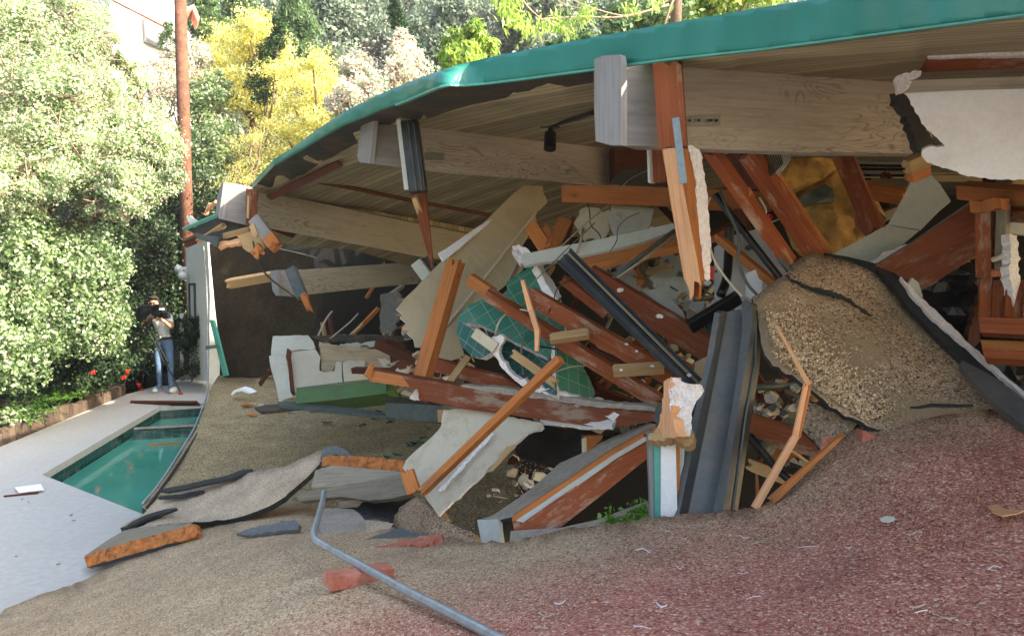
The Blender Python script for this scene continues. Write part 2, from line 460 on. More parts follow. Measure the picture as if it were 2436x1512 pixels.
def gravel(name, cols, scale=80, big=(.62, 1.15), blend=None, dirt=None, bump=.55, bd=.009):
    """pebbled roofing: every pebble its own colour; blend = colours of a second batch laid over part of the sheet"""
    m, n, l, b = newmat(name); p = pos(n)
    wz = tex(n, l, 'Noise', p, 9, Detail=2)
    off = n.new('ShaderNodeVectorMath'); off.operation = 'MULTIPLY_ADD'; l.new(wz.outputs[1], off.inputs[0]); off.inputs[1].default_value = (.01,) * 3; l.new(p, off.inputs[2])
    v = tex(n, l, 'Voronoi', off.outputs[0], scale)
    sx = n.new('ShaderNodeSeparateXYZ'); l.new(v.outputs['Color'], sx.inputs[0])
    k = len(cols); cc = ramp(n, l, sx.outputs[0], [(i / (k - 1), c) for i, c in enumerate(cols)])
    if blend:
        b2, axis_, lo, hi = blend; k = len(b2)
        c2 = ramp(n, l, sx.outputs[0], [(i / (k - 1), c) for i, c in enumerate(b2)])
        dt = n.new('ShaderNodeVectorMath'); dt.operation = 'DOT_PRODUCT'; l.new(p, dt.inputs[0]); dt.inputs[1].default_value = axis_
        nb = tex(n, l, 'Noise', p, 2.2, Detail=4); nb2 = tex(n, l, 'Noise', p, 60, Detail=1)
        a1 = n.new('ShaderNodeMath'); a1.operation = 'MULTIPLY_ADD'; l.new(nb.outputs[0], a1.inputs[0]); a1.inputs[1].default_value = (hi - lo) * .9; l.new(dt.outputs['Value'], a1.inputs[2])
        a2 = n.new('ShaderNodeMath'); a2.operation = 'MULTIPLY_ADD'; l.new(nb2.outputs[0], a2.inputs[0]); a2.inputs[1].default_value = (hi - lo) * .8; l.new(a1.outputs[0], a2.inputs[2])
        mr = n.new('ShaderNodeMapRange'); mr.inputs[1].default_value = lo + (hi - lo) * .85; mr.inputs[2].default_value = hi + (hi - lo) * .85; l.new(a2.outputs[0], mr.inputs[0])
        cc = mix(n, l, cc, c2, mr.outputs[0])
    bz = tex(n, l, 'Noise', p, 3.2, Detail=5, Roughness=.6)
    cc = mix(n, l, cc, ramp(n, l, bz.outputs[0], [(.3, (big[0],) * 3), (.7, (big[1],) * 3)]), 1.0, 'MULTIPLY')
    cc = mix(n, l, cc, (.03, .025, .02), ramp(n, l, v.outputs['Distance'], [(.5, (0, 0, 0)), (.95, (.5,) * 3)]))
    if dirt:
        dz = tex(n, l, 'Noise', p, dirt[1], Detail=6, Roughness=.75)
        cc = mix(n, l, cc, dirt[0], ramp(n, l, dz.outputs[0], [(dirt[2], (0, 0, 0)), (dirt[2] + .08, (.9,) * 3)]))
    l.new(cc, b.inputs['Base Color']); b.inputs['Roughness'].default_value = .85; b.inputs['Specular IOR Level'].default_value = .25
    inv = n.new('ShaderNodeMath'); inv.operation = 'SUBTRACT'; inv.inputs[0].default_value = 1; l.new(v.outputs['Distance'], inv.inputs[1])
    bumpn(n, l, b, inv.outputs[0], bump, bd); return m

def leafmat(name, cols, trans=.35, rough=.5, spec=.4):
    m, n, l, b = newmat(name); g = n.new('ShaderNodeNewGeometry'); k = len(cols)
    cc = ramp(n, l, g.outputs['Random Per Island'], [(i / (k - 1), c) for i, c in enumerate(cols)])
    nz = tex(n, l, 'Noise', g.outputs['Position'], 1.6, Detail=3)
    cc = mix(n, l, cc, ramp(n, l, nz.outputs[0], [(.3, (.6, .65, .6)), (.7, (1.25, 1.2, 1.1))]), 1.0, 'MULTIPLY')
    l.new(cc, b.inputs['Base Color']); b.inputs['Roughness'].default_value = rough; b.inputs['Specular IOR Level'].default_value = spec
    tr = n.new('ShaderNodeBsdfTranslucent'); hs = n.new('ShaderNodeHueSaturation'); hs.inputs['Value'].default_value = 1.6; l.new(cc, hs.inputs['Color']); l.new(hs.outputs[0], tr.inputs[0])
    mx = n.new('ShaderNodeMixShader'); mx.inputs[0].default_value = trans; l.new(b.outputs[0], mx.inputs[1]); l.new(tr.outputs[0], mx.inputs[2])
    l.new(mx.outputs[0], n['Material Output'].inputs[0]); return m

def tiles(name, c, grout, size, rough=.25):
    m, n, l, b = newmat(name); uv = n.new('ShaderNodeTexCoord').outputs['UV']
    br = n.new('ShaderNodeTexBrick'); l.new(uv, br.inputs['Vector']); br.offset = 0; br.squash = 1
    br.inputs['Scale'].default_value = 1 / size; br.inputs['Mortar Size'].default_value = .018; br.inputs['Brick Width'].default_value = 1; br.inputs['Row Height'].default_value = 1
    br.inputs['Color1'].default_value = (*c, 1); br.inputs['Color2'].default_value = (*darken(c, .75), 1); br.inputs['Mortar'].default_value = (*grout, 1)
    nz = tex(n, l, 'Noise', pos(n), 6, Detail=5)
    cc = mix(n, l, br.outputs[0], (.25, .25, .22), ramp(n, l, nz.outputs[0], [(.5, (0, 0, 0)), (.75, (.35,) * 3)]))
    l.new(cc, b.inputs['Base Color']); b.inputs['Roughness'].default_value = rough; bumpn(n, l, b, br.outputs[1], -.3, .003); return m

M = {}
M['fresh'] = wood('fresh_orange_lumber', (.46, .16, .045), (.24, .064, .018), dirt=.6, stain=(.2, .1, .05), knots=True)
M['red'] = wood('red_brown_lumber', (.24, .06, .019), (.11, .024, .009), dirt=.75, stain=(.4, .3, .22), knots=True)
M['pale'] = wood('pale_split_lumber', (.72, .38, .2), (.5, .2, .09), dirt=.2, var=.15)
M['darkred'] = wood('dark_red_lumber', (.09, .025, .012), (.035, .01, .006), dirt=.5)
M['tan'] = wood('tan_lumber', (.42, .27, .13), (.26, .14, .06), dirt=.3, var=.2)
M['glulam'] = wood('weathered_beam_wood', (.37, .33, .29), (.26, .2, .165), grain=22, fig=85, dirt=.25, var=.06, knots=True)
M['glulam_tan'] = wood('tan_beam_wood', (.27, .24, .18), (.18, .155, .11), grain=22, fig=70, dirt=.25, var=.06)
M['greypaint'] = wood('weathered_grey_paint', (.235, .225, .215), (.14, .135, .125), grain=30, dirt=.3, var=.04)
M['greywood'] = wood('grey_board_wood', (.28, .24, .18), (.14, .11, .075), dirt=.35)
M['ceiling'] = wood('ceiling_boards', (.38, .315, .2), (.18, .14, .075), grain=30, boards=.085, dirt=.35, var=.02)
M['void'] = plain('shade_black_board', (.008, .008, .006), .9, .4, 6, bump=.3)  # near-black colour puts the deep inner shade into the walls
M['soffit'] = plain('dark_green_brown', (.03, .033, .026), .6, .3, 12, dirt=(.2, .09, .03), dscale=5, dmax=.5)  # dark green-brown tone with brown patches
M['teal'] = plain('teal_fascia_metal', (.012, .18, .14), .42, .1, 4, metal=0, bump=.05, dirt=(.03, .25, .23), dscale=2.2, dmax=.4, spec=.5)
M['white'] = plain('white_plaster', (.78, .77, .78), .85, .08, 60, bump=.35, dirt=(.5, .46, .42), dscale=4, dmax=.35)
M['crumb'] = plain('crumbly_white_plaster', (.8, .75, .74), .95, .3, 90, bump=.9, bd=.01)
M['drywall'] = plain('tan_wallboard', (.42, .345, .22), .85, .06, 40, bump=.1, dirt=(.3, .23, .13), dscale=2.6, dmax=.5)
M['cream'] = plain('cream_wallboard', (.5, .445, .34), .85, .06, 50, bump=.15, dirt=(.24, .19, .12), dscale=7, dmax=.55)
M['offwhite'] = plain('off_white_board', (.45, .47, .43), .8, .08, 30, bump=.15, dirt=(.36, .33, .27), dscale=3.5, dmax=.5)
M['greyboard'] = plain('grey_board', (.34, .36, .33), .7, .1, 40, bump=.15)
M['steel'] = plain('blue_grey_steel_paint', (.092, .098, .102), .42, .22, 22, metal=.15, bump=.15, dirt=(.3, .2, .15), dscale=5, dmax=.25)
M['steellight'] = plain('grey_steel_face', (.125, .138, .148), .5, .15, 22, metal=.1, bump=.1, dirt=(.3, .2, .15), dscale=7, dmax=.3)
M['blacksteel'] = plain('black_painted_metal', (.008, .009, .010), .4, .2, 22, metal=.1, bump=.1, dirt=(.08, .07, .05), dscale=5, dmax=.5)
M['greensteel'] = plain('dark_green_grey_metal', (.06, .085, .08), .5, .3, 12, bump=.1, dirt=(.14, .13, .11), dscale=4)
M['strap'] = plain('galvanized_strap', (.17, .2, .2), .45, .25, 60, metal=.55, bump=.1)
M['pipe'] = plain('galvanized_pipe', (.36, .42, .47), .4, .15, 40, metal=.5, bump=.05, dirt=(.22, .2, .18), dscale=14, dmax=.6)
M['rubber'] = plain('black_tar_felt', (.025, .027, .028), .75, .4, 25, bump=.6, bd=.01)
M['felt'] = plain('grey_roofing_felt', (.13, .145, .15), .85, .4, 50, bump=.7, bd=.01)
M['green'] = plain('green_painted_board', (.065, .15, .05), .5, .15, 8, bump=.05, dirt=(.07, .09, .05), dscale=3, dmax=.5)
M['tealpaint'] = plain('teal_trim_paint', (.06, .3, .23), .45, .15, 20, bump=.1)
M['split'] = plain('freshly_split_wood_face', (.52, .18, .055), .9, .45, 26, bump=1, bd=.012, dirt=(.07, .03, .018), dscale=11, dmax=.9, spec=.2)
M['insul'] = plain('amber_insulation_batt', (.52, .31, .1), .95, .45, 9, bump=1, bd=.04, dirt=(.5, .33, .12), dscale=4)
M['paper'] = plain('pink_insulation_facing', (.36, .13, .1), .8, .5, 12, bump=.8, bd=.02)
M['plastic'] = plain('glossy_black_sheet', (.01, .01, .012), .35, .3, 6, bump=.9, bd=.03)  # near-black, also used as the shade inside the small hole
M['wash'] = plain('white_enamel_sheet', (.5, .52, .55), .35, .06, 10, bump=.05)
M['brick'] = plain('red_brick', (.44, .14, .09), .9, .35, 60, bump=.6, dirt=(.62, .3, .22), dscale=9, dmax=.7)
M['concrete'] = plain('pool_deck_concrete', (.5, .49, .46), .85, .14, 14, bump=.35, dirt=(.42, .41, .38), dscale=1.1, dmax=.5)
M['patio'] = plain('dusty_slab_concrete', (.33, .29, .24), .9, .3, 30, bump=.4, dirt=(.14, .11, .08), dscale=2, dmax=.6)
M['dirt'] = plain('shade_dark_soil', (.016, .012, .009), .95, .5, 20, bump=.8, bd=.03)  # soil taken near black so the ground under the wreck reads as shade
M['stucco'] = plain('white_stucco', (.74, .75, .68), .9, .06, 50, bump=.3, dirt=(.5, .5, .42), dscale=2, dmax=.4)
M['whitehouse'] = plain('bright_stucco', (.82, .78, .76), .9, .04, 20, bump=.1)
M['bark'] = plain('pole_wood', (.14, .06, .038), .9, .5, 9, bump=.8, bd=.02, dirt=(.25, .12, .075), dscale=5)
M['trunk'] = plain('tree_bark', (.16, .11, .08), .9, .4, 14, bump=.8, bd=.02)
M['twig'] = plain('pale_twig_bark', (.4, .27, .22), .9, .3, 20, bump=.3)
M['stake'] = wood('timber_edging', (.1, .07, .05), (.04, .027, .02), dirt=.5, var=.35)
tanp = [(.11, .072, .038), (.39, .26, .14), (.58, .42, .26), (.46, .315, .18), (.72, .58, .41), (.5, .32, .19), (.82, .71, .56)]
redp = [(.2, .065, .05), (.44, .15, .11), (.56, .23, .165), (.35, .105, .08), (.64, .34, .25), (.5, .18, .13), (.82, .58, .46)]
M['roofgravel'] = gravel('pebbled_roof_sheet', tanp, 122, big=(.78, 1.1), blend=(redp, (.25, -1, 0), -3.35, -2.35))
M['tangravel'] = gravel('tan_pebble_ground', [(c[0] * .72, c[1] * .74, c[2] * .62) for c in tanp], 80, big=(.7, 1.1))
M['slabgravel'] = gravel('coarse_pebble_sheet', [(c[0] * .74, c[1] * .7, c[2] * .72) for c in tanp], 110, big=(.6, 1.1), dirt=((.3, .215, .135), 2.0, .5))
M['darkgravel'] = gravel('shaded_brown_gravel', [(c[0] * .08, c[1] * .07, c[2] * .055) for c in tanp], 70, big=(.45, 1.0))  # brown pebbles darkened far down, deep shade put into the colour
M['pinkgravel'] = gravel('pale_mineral_felt', [(.38, .28, .19), (.54, .42, .3), (.62, .51, .39), (.46, .34, .23)], 120, big=(.75, 1.1), bump=.3)
M['pinkgrey'] = gravel('torn_mineral_felt', [(.34, .3, .25), (.47, .41, .34), (.52, .46, .39)], 140, big=(.7, 1.1), bump=.3)
M['tile'] = tiles('teal_wall_tile', (.045, .23, .16), (.26, .36, .3), .105)
M['tileshaded'] = tiles('teal_wall_tile_shaded', (.02, .12, .115), (.25, .33, .3), .105)  # darker copy of the wall tile, shade put into the inner faces
M['pooltile'] = tiles('pool_waterline_tile', (.008, .05, .04), (.06, .17, .14), .13, .2)
M['denim'] = plain('blue_denim', (.11, .2, .33), .9, .35, 12, bump=.3)
M['shirt'] = plain('grey_shirt', (.72, .74, .76), .9, .12, 30, bump=.2)
M['skin'] = plain('skin', (.55, .27, .17), .6, .12, 20, bump=.05)
M['hair'] = plain('dark_hair', (.03, .02, .015), .7, .4, 60, bump=.5)
M['shoe'] = plain('white_shoe', (.7, .7, .68), .6, .1, 30, bump=.1)
M['camblack'] = plain('black_camera_shell', (.012, .013, .015), .4, .2, 30, bump=.1)
M['redplastic'] = plain('red_plastic', (.5, .02, .015), .5, .1, 20, bump=0)
M['petal'] = plain('red_petal', (.6, .015, .01), .6, .2, 20, bump=0)
M['sheet'] = plain('white_paper', (.82, .82, .82), .8, .03, 20, bump=0)
M['rooftile'] = plain('terracotta_roof', (.5, .2, .13), .8, .3, 8, bump=.4)
# water, glass
m, n, l, b = newmat('pool_water'); b.inputs['Base Color'].default_value = (.02, .16, .115, 1); b.inputs['Roughness'].default_value = .04; b.inputs['IOR'].default_value = 1.33
nz = tex(n, l, 'Noise', pos(n), 5, Detail=2); bumpn(n, l, b, nz.outputs[0], .12, .02)
l.new(ramp(n, l, tex(n, l, 'Noise', pos(n), .9, Detail=3).outputs[0], [(.3, (.025, .22, .16)), (.7, (.06, .31, .23))]), b.inputs['Base Color']); M['water'] = m
m, n, l, b = newmat('teal_glass'); b.inputs['Base Color'].default_value = (.02, .13, .1, 1); b.inputs['Roughness'].default_value = .12; M['glass'] = m
m, n, l, b = newmat('window_glass'); b.inputs['Base Color'].default_value = (.2, .22, .24, 1); b.inputs['Roughness'].default_value = .08; M['pane'] = m
LG = {}
LG['olive'] = leafmat('small_pale_leaf', [(.09, .17, .07), (.2, .33, .14), (.38, .5, .28), (.58, .62, .48), (.66, .6, .56), (.14, .28, .12)])
LG['broad'] = leafmat('broad_green_leaf', [(.04, .09, .03), (.1, .18, .07), (.19, .3, .13), (.36, .45, .28), (.6, .64, .54)])
LG['dark'] = leafmat('dark_ivy_leaf', [(.008, .02, .008), (.015, .04, .015), (.03, .065, .02), (.05, .09, .03)], .15)
LG['yellow'] = leafmat('yellow_bloom_spray', [(.3, .36, .08), (.66, .58, .1), (.84, .74, .28), (.22, .34, .1), (.9, .86, .6), (.78, .7, .3)], .4)
LG['far'] = leafmat('far_scrub_leaf', [(.08, .13, .09), (.14, .2, .15), (.22, .29, .22), (.11, .16, .13), (.3, .34, .3)], .2)
LG['cyp'] = leafmat('cypress_needle', [(.012, .04, .014), (.025, .075, .025), (.045, .11, .035)], .15)
LG['conifer'] = leafmat('pale_conifer_spray', [(.06, .12, .05), (.1, .19, .08), (.16, .26, .12)], .3)
LG['pink'] = leafmat('pink_bloom_leaf', [(.2, .3, .17), (.4, .48, .38), (.7, .66, .64), (.72, .42, .42), (.72, .72, .7), (.28, .4, .24)], .3)
LG['lime'] = leafmat('lime_green_leaf', [(.12, .25, .05), (.2, .36, .08), (.34, .46, .13), (.45, .5, .15)], .45)
LG['fern'] = leafmat('fern_leaf', [(.05, .14, .02), (.1, .25, .04), (.18, .36, .07)], .4)
LG['brown'] = leafmat('dry_twig', [(.2, .13, .09), (.32, .22, .17), (.4, .3, .26)], .1)

def stonemat(name, cols):
    m, n, l, b = newmat(name); g = n.new('ShaderNodeNewGeometry'); k = len(cols)
    l.new(ramp(n, l, g.outputs['Random Per Island'], [(i / (k - 1), c) for i, c in enumerate(cols)]), b.inputs['Base Color']); b.inputs['Roughness'].default_value = .85; return m
M['stones'] = stonemat('loose_tan_stones', tanp[1:]); M['redstones'] = stonemat('loose_maroon_stones', redp)
M['rubblestones'] = stonemat('mixed_rubble', [(.1, .09, .07), (.5, .47, .42), (.3, .1, .05), (.2, .16, .11), (.62, .6, .56), (.05, .05, .045), (.35, .25, .15)])

# ================================================================ the setting
WALLPX = [(-260, 1150), (0, 1062), (50, 1042), (130, 1008), (210, 975), (300, 938)]
WL = [PZ(x, y, 0) for x, y in WALLPX]
def wallx(y):
    for a, b in zip(WL, WL[1:]):
        if y <= b.y: return a.x + (b.x - a.x) * (y - a.y) / (b.y - a.y)
    return WL[-1].x + (y - WL[-1].y) * .1
BACK = 17.4
def ground_h(x, y):
    l = wallx(y) - x; bk = y - BACK
    h = -2.2
    if l > 0 and bk <= 0: h = .18 + .16 * l + .02 * l * l
    if bk > 0: h = max(.1 + .72 * bk - (.0035 * bk * bk if bk < 60 else 0), (.18 + .16 * l + .02 * l * l) if l > 0 else -9)
    h = min(h, 34)
    return h + (noise.noise(Vector((x * .15, y * .15, 0))) * min(1.5, max(bk, l, 0) * .15))
gv = []; gf = []; NX, NY = 92, 100
for j in range(NY):
    for i in range(NX):
        x = -45 + i * 1.0; y = -8 + (j * .9 if j < 60 else 54 + (j - 60) * 1.6); gv.append((x, y, ground_h(x, y)))
for j in range(NY - 1):
    for i in range(NX - 1):
        a = j * NX + i; gf.append((a, a + 1, a + NX + 1, a + NX))
MB().add(gv, gf).build('hillside', M['dirt'], smooth=True, kind='structure')

# pool deck: one slab with the pool cut out of it
PO = [PZ(*p, 0) for p in [(100, 1128), (380, 965), (500, 957), (640, 1010), (640, 1260), (450, 1260), (335, 1220)]]
DO = [Vector((wallx(-4) + .0, -4, 0))] + WL + [Vector((wallx(BACK), BACK, 0)), Vector((9, BACK, 0)), Vector((9, -4, 0))]
vs, es, fs, *_ = delaunay_2d_cdt([v.xy for v in DO] + [v.xy for v in PO], [], [list(range(len(DO))), list(range(len(DO), len(DO) + len(PO)))], 0, 1e-5)
po2 = [(v.x, v.y) for v in PO]; do2 = [(v.x, v.y) for v in DO]
tri = []
for f in fs:
    for k in range(1, len(f) - 1):
        t = (f[0], f[k], f[k + 1]); c = sum((vs[i] for i in t), Vector((0, 0))) / 3
        if inside(c.x, c.y, do2) and not inside(c.x, c.y, po2): tri.append(t)
mb = MB(); n_ = len(vs)
mb.add([(v.x, v.y, 0) for v in vs] + [(v.x, v.y, -.09) for v in vs], tri + [tuple(i + n_ for i in t)[::-1] for t in tri])
rim = [(a, b) for a, b in zip(range(len(PO)), list(range(1, len(PO))) + [0])]
for a, b_ in rim:
    A, B = PO[a], PO[b_]; mb.add([A, B, B + Vector((0, 0, -.09)), A + Vector((0, 0, -.09))], [(0, 1, 2, 3)])
mb.build('pool_deck', M['concrete'], kind='structure')
mb = MB(); cenp = sum(PO, Vector((0, 0, 0))) / len(PO)
PI_ = [p + (p - cenp).normalized() * .02 for p in PO]
for a, b_ in rim:
    A, B = PI_[a], PI_[b_]; mb.add([A + Vector((0, 0, -.09)), B + Vector((0, 0, -.09)), B + Vector((0, 0, -1.3)), A + Vector((0, 0, -1.3))], [(0, 1, 2, 3)])
mb.add([p + Vector((0, 0, -1.3)) for p in PI_], [tuple(range(len(PI_)))])
pl = mb.build('pool_basin', M['pooltile'], kind='structure')
me = pl.data; uvl = me.uv_layers[0].data
for poly in me.polygons:
    for li in poly.loop_indices:
        co = me.vertices[me.loops[li].vertex_index].co; nn = poly.normal
        if abs(nn.z) > .5: uvl[li].uv = (co.x, co.y)
        else: t_ = Vector((-nn.y, nn.x, 0)).normalized(); uvl[li].uv = (co.dot(t_), co.z)
MB().add([(p.x, p.y, -.24) for p in PO], [tuple(range(len(PO)))]).build('pool_water', M['water'], kind='structure')
# spa divider across the far end, and the bench under water
da, db = PZ(318, 1016, -.05), PZ(520, 1006, -.05)
ang = math.atan2(db.y - da.y, db.x - da.x)
dv = thing('spa_divider', ((da + db) / 2), 'low tiled wall crossing the far end of the pool under a pale coping', 'pool wall')
rz = Matrix.Rotation(ang, 3, 'Z')
MB().box((da + db) / 2 + Vector((0, 0, -.02)), ((db - da).length, .07, .03), rz).build('coping', M['patio'], parent=dv, bevel=.01)
wv = MB().box((da + db) / 2 + Vector((0, 0, -.6)), ((db - da).length, .14, 1.1), rz).build('tiled_face', M['pooltile'], parent=dv)
# timber edging: row of upright stakes
te = thing('timber_edging', WL[2], 'row of short upright brown timbers holding back the planted bed beside the pool deck', 'edging')
def along(pts, step):
    out = []; carry = 0
    for a, b_ in zip(pts, pts[1:]):
        L = (b_ - a).length; t = carry
        while t < L: out.append((a.lerp(b_, t / L), (b_ - a).normalized())); t += step
        carry = t - L
    return out
for p, tdir in along(WL, .165):
    h = random.uniform(.17, .25)
    rot = Matrix.Rotation(math.atan2(tdir.y, tdir.x) + random.uniform(-.08, .08), 3, 'Z') @ Matrix.Rotation(random.uniform(-.06, .06), 3, 'X')
    MB().box(p + Vector((-.07, .05, h / 2 - .05)), (.15, .13, h + .1), rot).build('stake', M['stake'], parent=te, bevel=.012)

# ---------------------------------------------------------------- planting
def px_ell(x, y, d, rx, ry=None, rz=None):
    c = P(x, y, d); s = d / F; return ((c.x, c.y, c.z), (rx * s, (rz or rx) * s, (ry or rx) * s))
def limb_mb(mb, a, b_, r0, r1, wob=.15, n=7):
    pts = []; 
    for i in range(n + 1):
        t = i / n; p = a.lerp(b_, t); q = wob * math.sin(math.pi * t)
        pts.append(p + Vector((random.uniform(-1, 1), random.uniform(-1, 1), random.uniform(-.4, .4))) * q * (a - b_).length * .25)
    mb.tube(pts, [r0 + (r1 - r0) * i / n for i in range(n + 1)], 7)
def tree(name, base, ells, per, leafsize, leaf, label, cat, r=.14, aspect=.5, up=.3, droop=0, nclump=40, sig=.16, group=None, shell=.35, twigs=0, fork=.5, bark='trunk'):
    base = Vector(base); root = thing(name, base, label, cat, group)
    mb = MB(); top = sum((Vector(c) for c, r_ in ells), Vector((0, 0, 0))) / len(ells)
    crotch = base.lerp(top, fork * .8); limb_mb(mb, base - Vector((0, 0, .3)), crotch, r, r * .7, .1)
    for c, rr in ells: limb_mb(mb, crotch, Vector(c), r * .5, r * .15, .25)
    mb.build('trunk', M[bark], parent=root, smooth=True)
    pts, out = clump_points(ells, per, sig, nclump, shell)
    leaves('crown', pts, leafsize, LG[leaf], parent=root, aspect=aspect, up=up, droop=droop, outw=out)
    if twigs:
        tb = MB()
        for c, rr in ells:
            for _ in range(twigs):
                d = Vector(rng.normal(size=3).tolist()).normalized(); a = Vector(c) + Vector([d[i] * rr[i] * .5 for i in range(3)]); e = Vector(c) + Vector([d[i] * rr[i] * random.uniform(.9, 1.08) for i in range(3)])
                m_ = a.lerp(e, .5) + Vector((random.uniform(-.1, .1), random.uniform(-.1, .1), random.uniform(-.15, .05)))
                tb.tube([a, m_, e], [.016, .011, .004], 4)
        tb.build('twigs', M['twig'], parent=root, smooth=True)
    return root
def gp(x, y): return Vector((x, y, ground_h(x, y)))

E = [px_ell(40, 40, 13.5, 190, 120), px_ell(150, 90, 14, 130, 110), px_ell(60, 230, 12.5, 190, 130), px_ell(200, 240, 13.2, 125, 100), px_ell(330, 330, 13.4, 100, 95),
     px_ell(160, 370, 12.6, 170, 110), px_ell(370, 420, 13.2, 66, 60), px_ell(20, 430, 12, 110, 90), px_ell(270, 455, 12.8, 100, 70), px_ell(280, 190, 14.6, 60, 60)]
tree('spreading_tree', gp(-9.2, 13.6), E, 18000, .052, 'olive', 'tall sunlit tree with tiny pale leaves filling the upper left, left of the wooden pole', 'tree', r=.22, aspect=.55, nclump=90, sig=.10, twigs=70, shell=.25)
E = [px_ell(60, 620, 12.4, 130, 100), px_ell(190, 640, 13, 110, 90), px_ell(130, 760, 12.6, 140, 90), px_ell(-20, 760, 11.5, 110, 120), px_ell(235, 760, 13.4, 60, 80), px_ell(30, 860, 11.8, 90, 60)]
tree('broadleaf_shrub', gp(-8.6, 12.6), E, 10000, .072, 'broad', 'big bright bush with broad green leaves behind the timber edging, left of the cameraman', 'bush', r=.07, aspect=.6, nclump=60, sig=.13, twigs=10)
E = [px_ell(300, 800, 15.6, 90, 90), px_ell(230, 870, 14.2, 80, 50), px_ell(340, 880, 16.8, 70, 50), px_ell(150, 890, 13.6, 70, 45)]
rs = tree('rose_bush', gp(-8.6, 15.2), E, 4500, .06, 'dark', 'dark green bush dotted with red flowers just left of the cameraman', 'bush', r=.04, aspect=.6, nclump=40, sig=.16)
for k, (x, y, d) in enumerate([(302, 884, 15), (295, 898, 15), (330, 914, 15), (221, 886, 14)]):
    c = P(x, y, d - .9); mb = MB()
    for q in range(7): mb.box(c + Vector((random.uniform(-.03, .03), random.uniform(-.03, .03), random.uniform(-.03, .03))), (.035, .01, .03), Matrix.Rotation(random.uniform(0, 6), 3, (random.random() - .5, random.random() - .5, 1)))
    mb.build('flower', M['petal'], parent=rs)
E = [px_ell(330, 560, 18, 80, 80), px_ell(390, 620, 18.5, 80, 90), px_ell(330, 690, 18, 90, 80), px_ell(420, 500, 19, 70, 70), px_ell(420, 720, 18.6, 60, 70), px_ell(280, 480, 17.5, 60, 60), px_ell(250, 600, 17, 60, 60)]
tree('ivy_covered_tree', gp(-7.6, 18.6), E, 6500, .075, 'dark', 'shadowy dark green ivy mass between the bright bush and the wooden pole', 'tree', r=.12, aspect=.7, nclump=60, sig=.16, twigs=12)
E = [px_ell(458, 780, 16.4, 34, 36), px_ell(440, 820, 16.3, 30, 30), px_ell(478, 775, 16.2, 18, 30), px_ell(465, 868, 16.4, 40, 16)]
tree('leafy_shrub', gp(-6.5, 16.2) if False else PZ(455, 905, 0), E, 1100, .06, 'dark', 'small dark shrub growing in front of the white end wall', 'bush', r=.02, aspect=.55, nclump=20, sig=.2)

# ferns on the bed
def fern_clump(name, base, n, L, leaf, **k):
    root = thing(name, base, k['label'], k['cat'], k.get('group'))
    C = []; 
    for _ in range(n):
        a = random.uniform(0, 6.28); el = random.uniform(.5, 1.3); l = L * random.uniform(.6, 1.1)
        for s in range(16):
            t = s / 15; r_ = l * t * math.cos(el) * (1 + t * .3); z = l * t * math.sin(el) - .45 * l * t * t
            C += [(base.x + math.cos(a) * r_ - math.sin(a) * o_, base.y + math.sin(a) * r_ + math.cos(a) * o_, base.z + z) for o_ in (-.03 * (1 - t), .03 * (1 - t))]
    leaves('fronds', C, .075, LG[leaf], parent=root, aspect=.3, up=.8); return root
for k, (x, y, d) in enumerate([(110, 960, 12.2), (165, 950, 12.8), (215, 935, 13.4), (255, 920, 14.2), (60, 985, 11.8), (140, 925, 13.2), (195, 905, 14)]):
    c = P(x, y, d); c.z = ground_h(c.x, c.y)
    fern_clump('fern', c, 26, .55, 'fern', label='bright green fern in the bed behind the timber edging', cat='fern', group='ferns in the planted bed')
c = P(25, 1010, 11.6)
fern_clump('sunlit_shrub', Vector((c.x, c.y, ground_h(c.x, c.y))), 40, .5, 'olive', label='low pale sunlit plant at the left end of the timber edging', cat='plant')
# ground cover on the bed
bx = rng.uniform(-15, -6.3, 60000); by = rng.uniform(7, 24, 60000)
keep = [i for i in range(60000) if wallx(by[i]) - bx[i] > .12 or by[i] > BACK + .05]
gc = np.array([(bx[i], by[i], ground_h(bx[i], by[i]) + abs(rng.normal()) * .1) for i in keep])
leaves('ground_cover', gc, .075, LG['dark'], aspect=.5, up=.8, kind='stuff')

# wooden pole
root = thing('utility_pole', gp(P(447, 500, 18.3).x, 18.3), 'tall weathered brown wooden pole standing behind the white end wall', 'pole')
a = P(445, 560, 18.3); top = Vector((a.x, 18.3, 11.0)); mb = MB(); mb.tube([Vector((a.x, 18.3, 0)), Vector((a.x, 18.3, 5)), top], [.15, .14, .125], 20)
mb.build('pole_shaft', M['bark'], parent=root, smooth=True)

# trees behind
def spray_tree(name, base, sprays, label, leaf, size=.11, n=240, L=1.0, **k):
    base = Vector(base); root = thing(name, base, label, 'tree', k.get('group')); mb = MB(); C = []
    top = sum((Vector(s) for s in sprays), Vector((0, 0, 0))) / len(sprays)
    limb_mb(mb, base, base.lerp(top, .6), .16, .1)
    for s in sprays:
        s = Vector(s); limb_mb(mb, base.lerp(top, .6), s, .06, .02, .2)
        for _ in range(k.get('arms', 9)):
            d = Vector((random.gauss(0, 1), random.gauss(0, 1), abs(random.gauss(.5, .6)))).normalized() * L * random.uniform(.5, 1.2)
            pts = []
            for i in range(n // 9):
                t = random.random(); dr = -.35 * L * t * t
                q = s + d * t + Vector((0, 0, dr)); w_ = .13 * L
                C.append(q + Vector((random.gauss(0, w_), random.gauss(0, w_), random.gauss(0, w_ * .7))))
    mb.build('trunk', M['trunk'], parent=root, smooth=True)
    leaves('crown', C, size, LG[leaf], parent=root, aspect=k.get('aspect', .32), up=.3, droop=.3); return root
def pxs(lst, d, jit=.6): return [tuple(P(x, y, d + random.uniform(-jit, jit))) for x, y in lst]
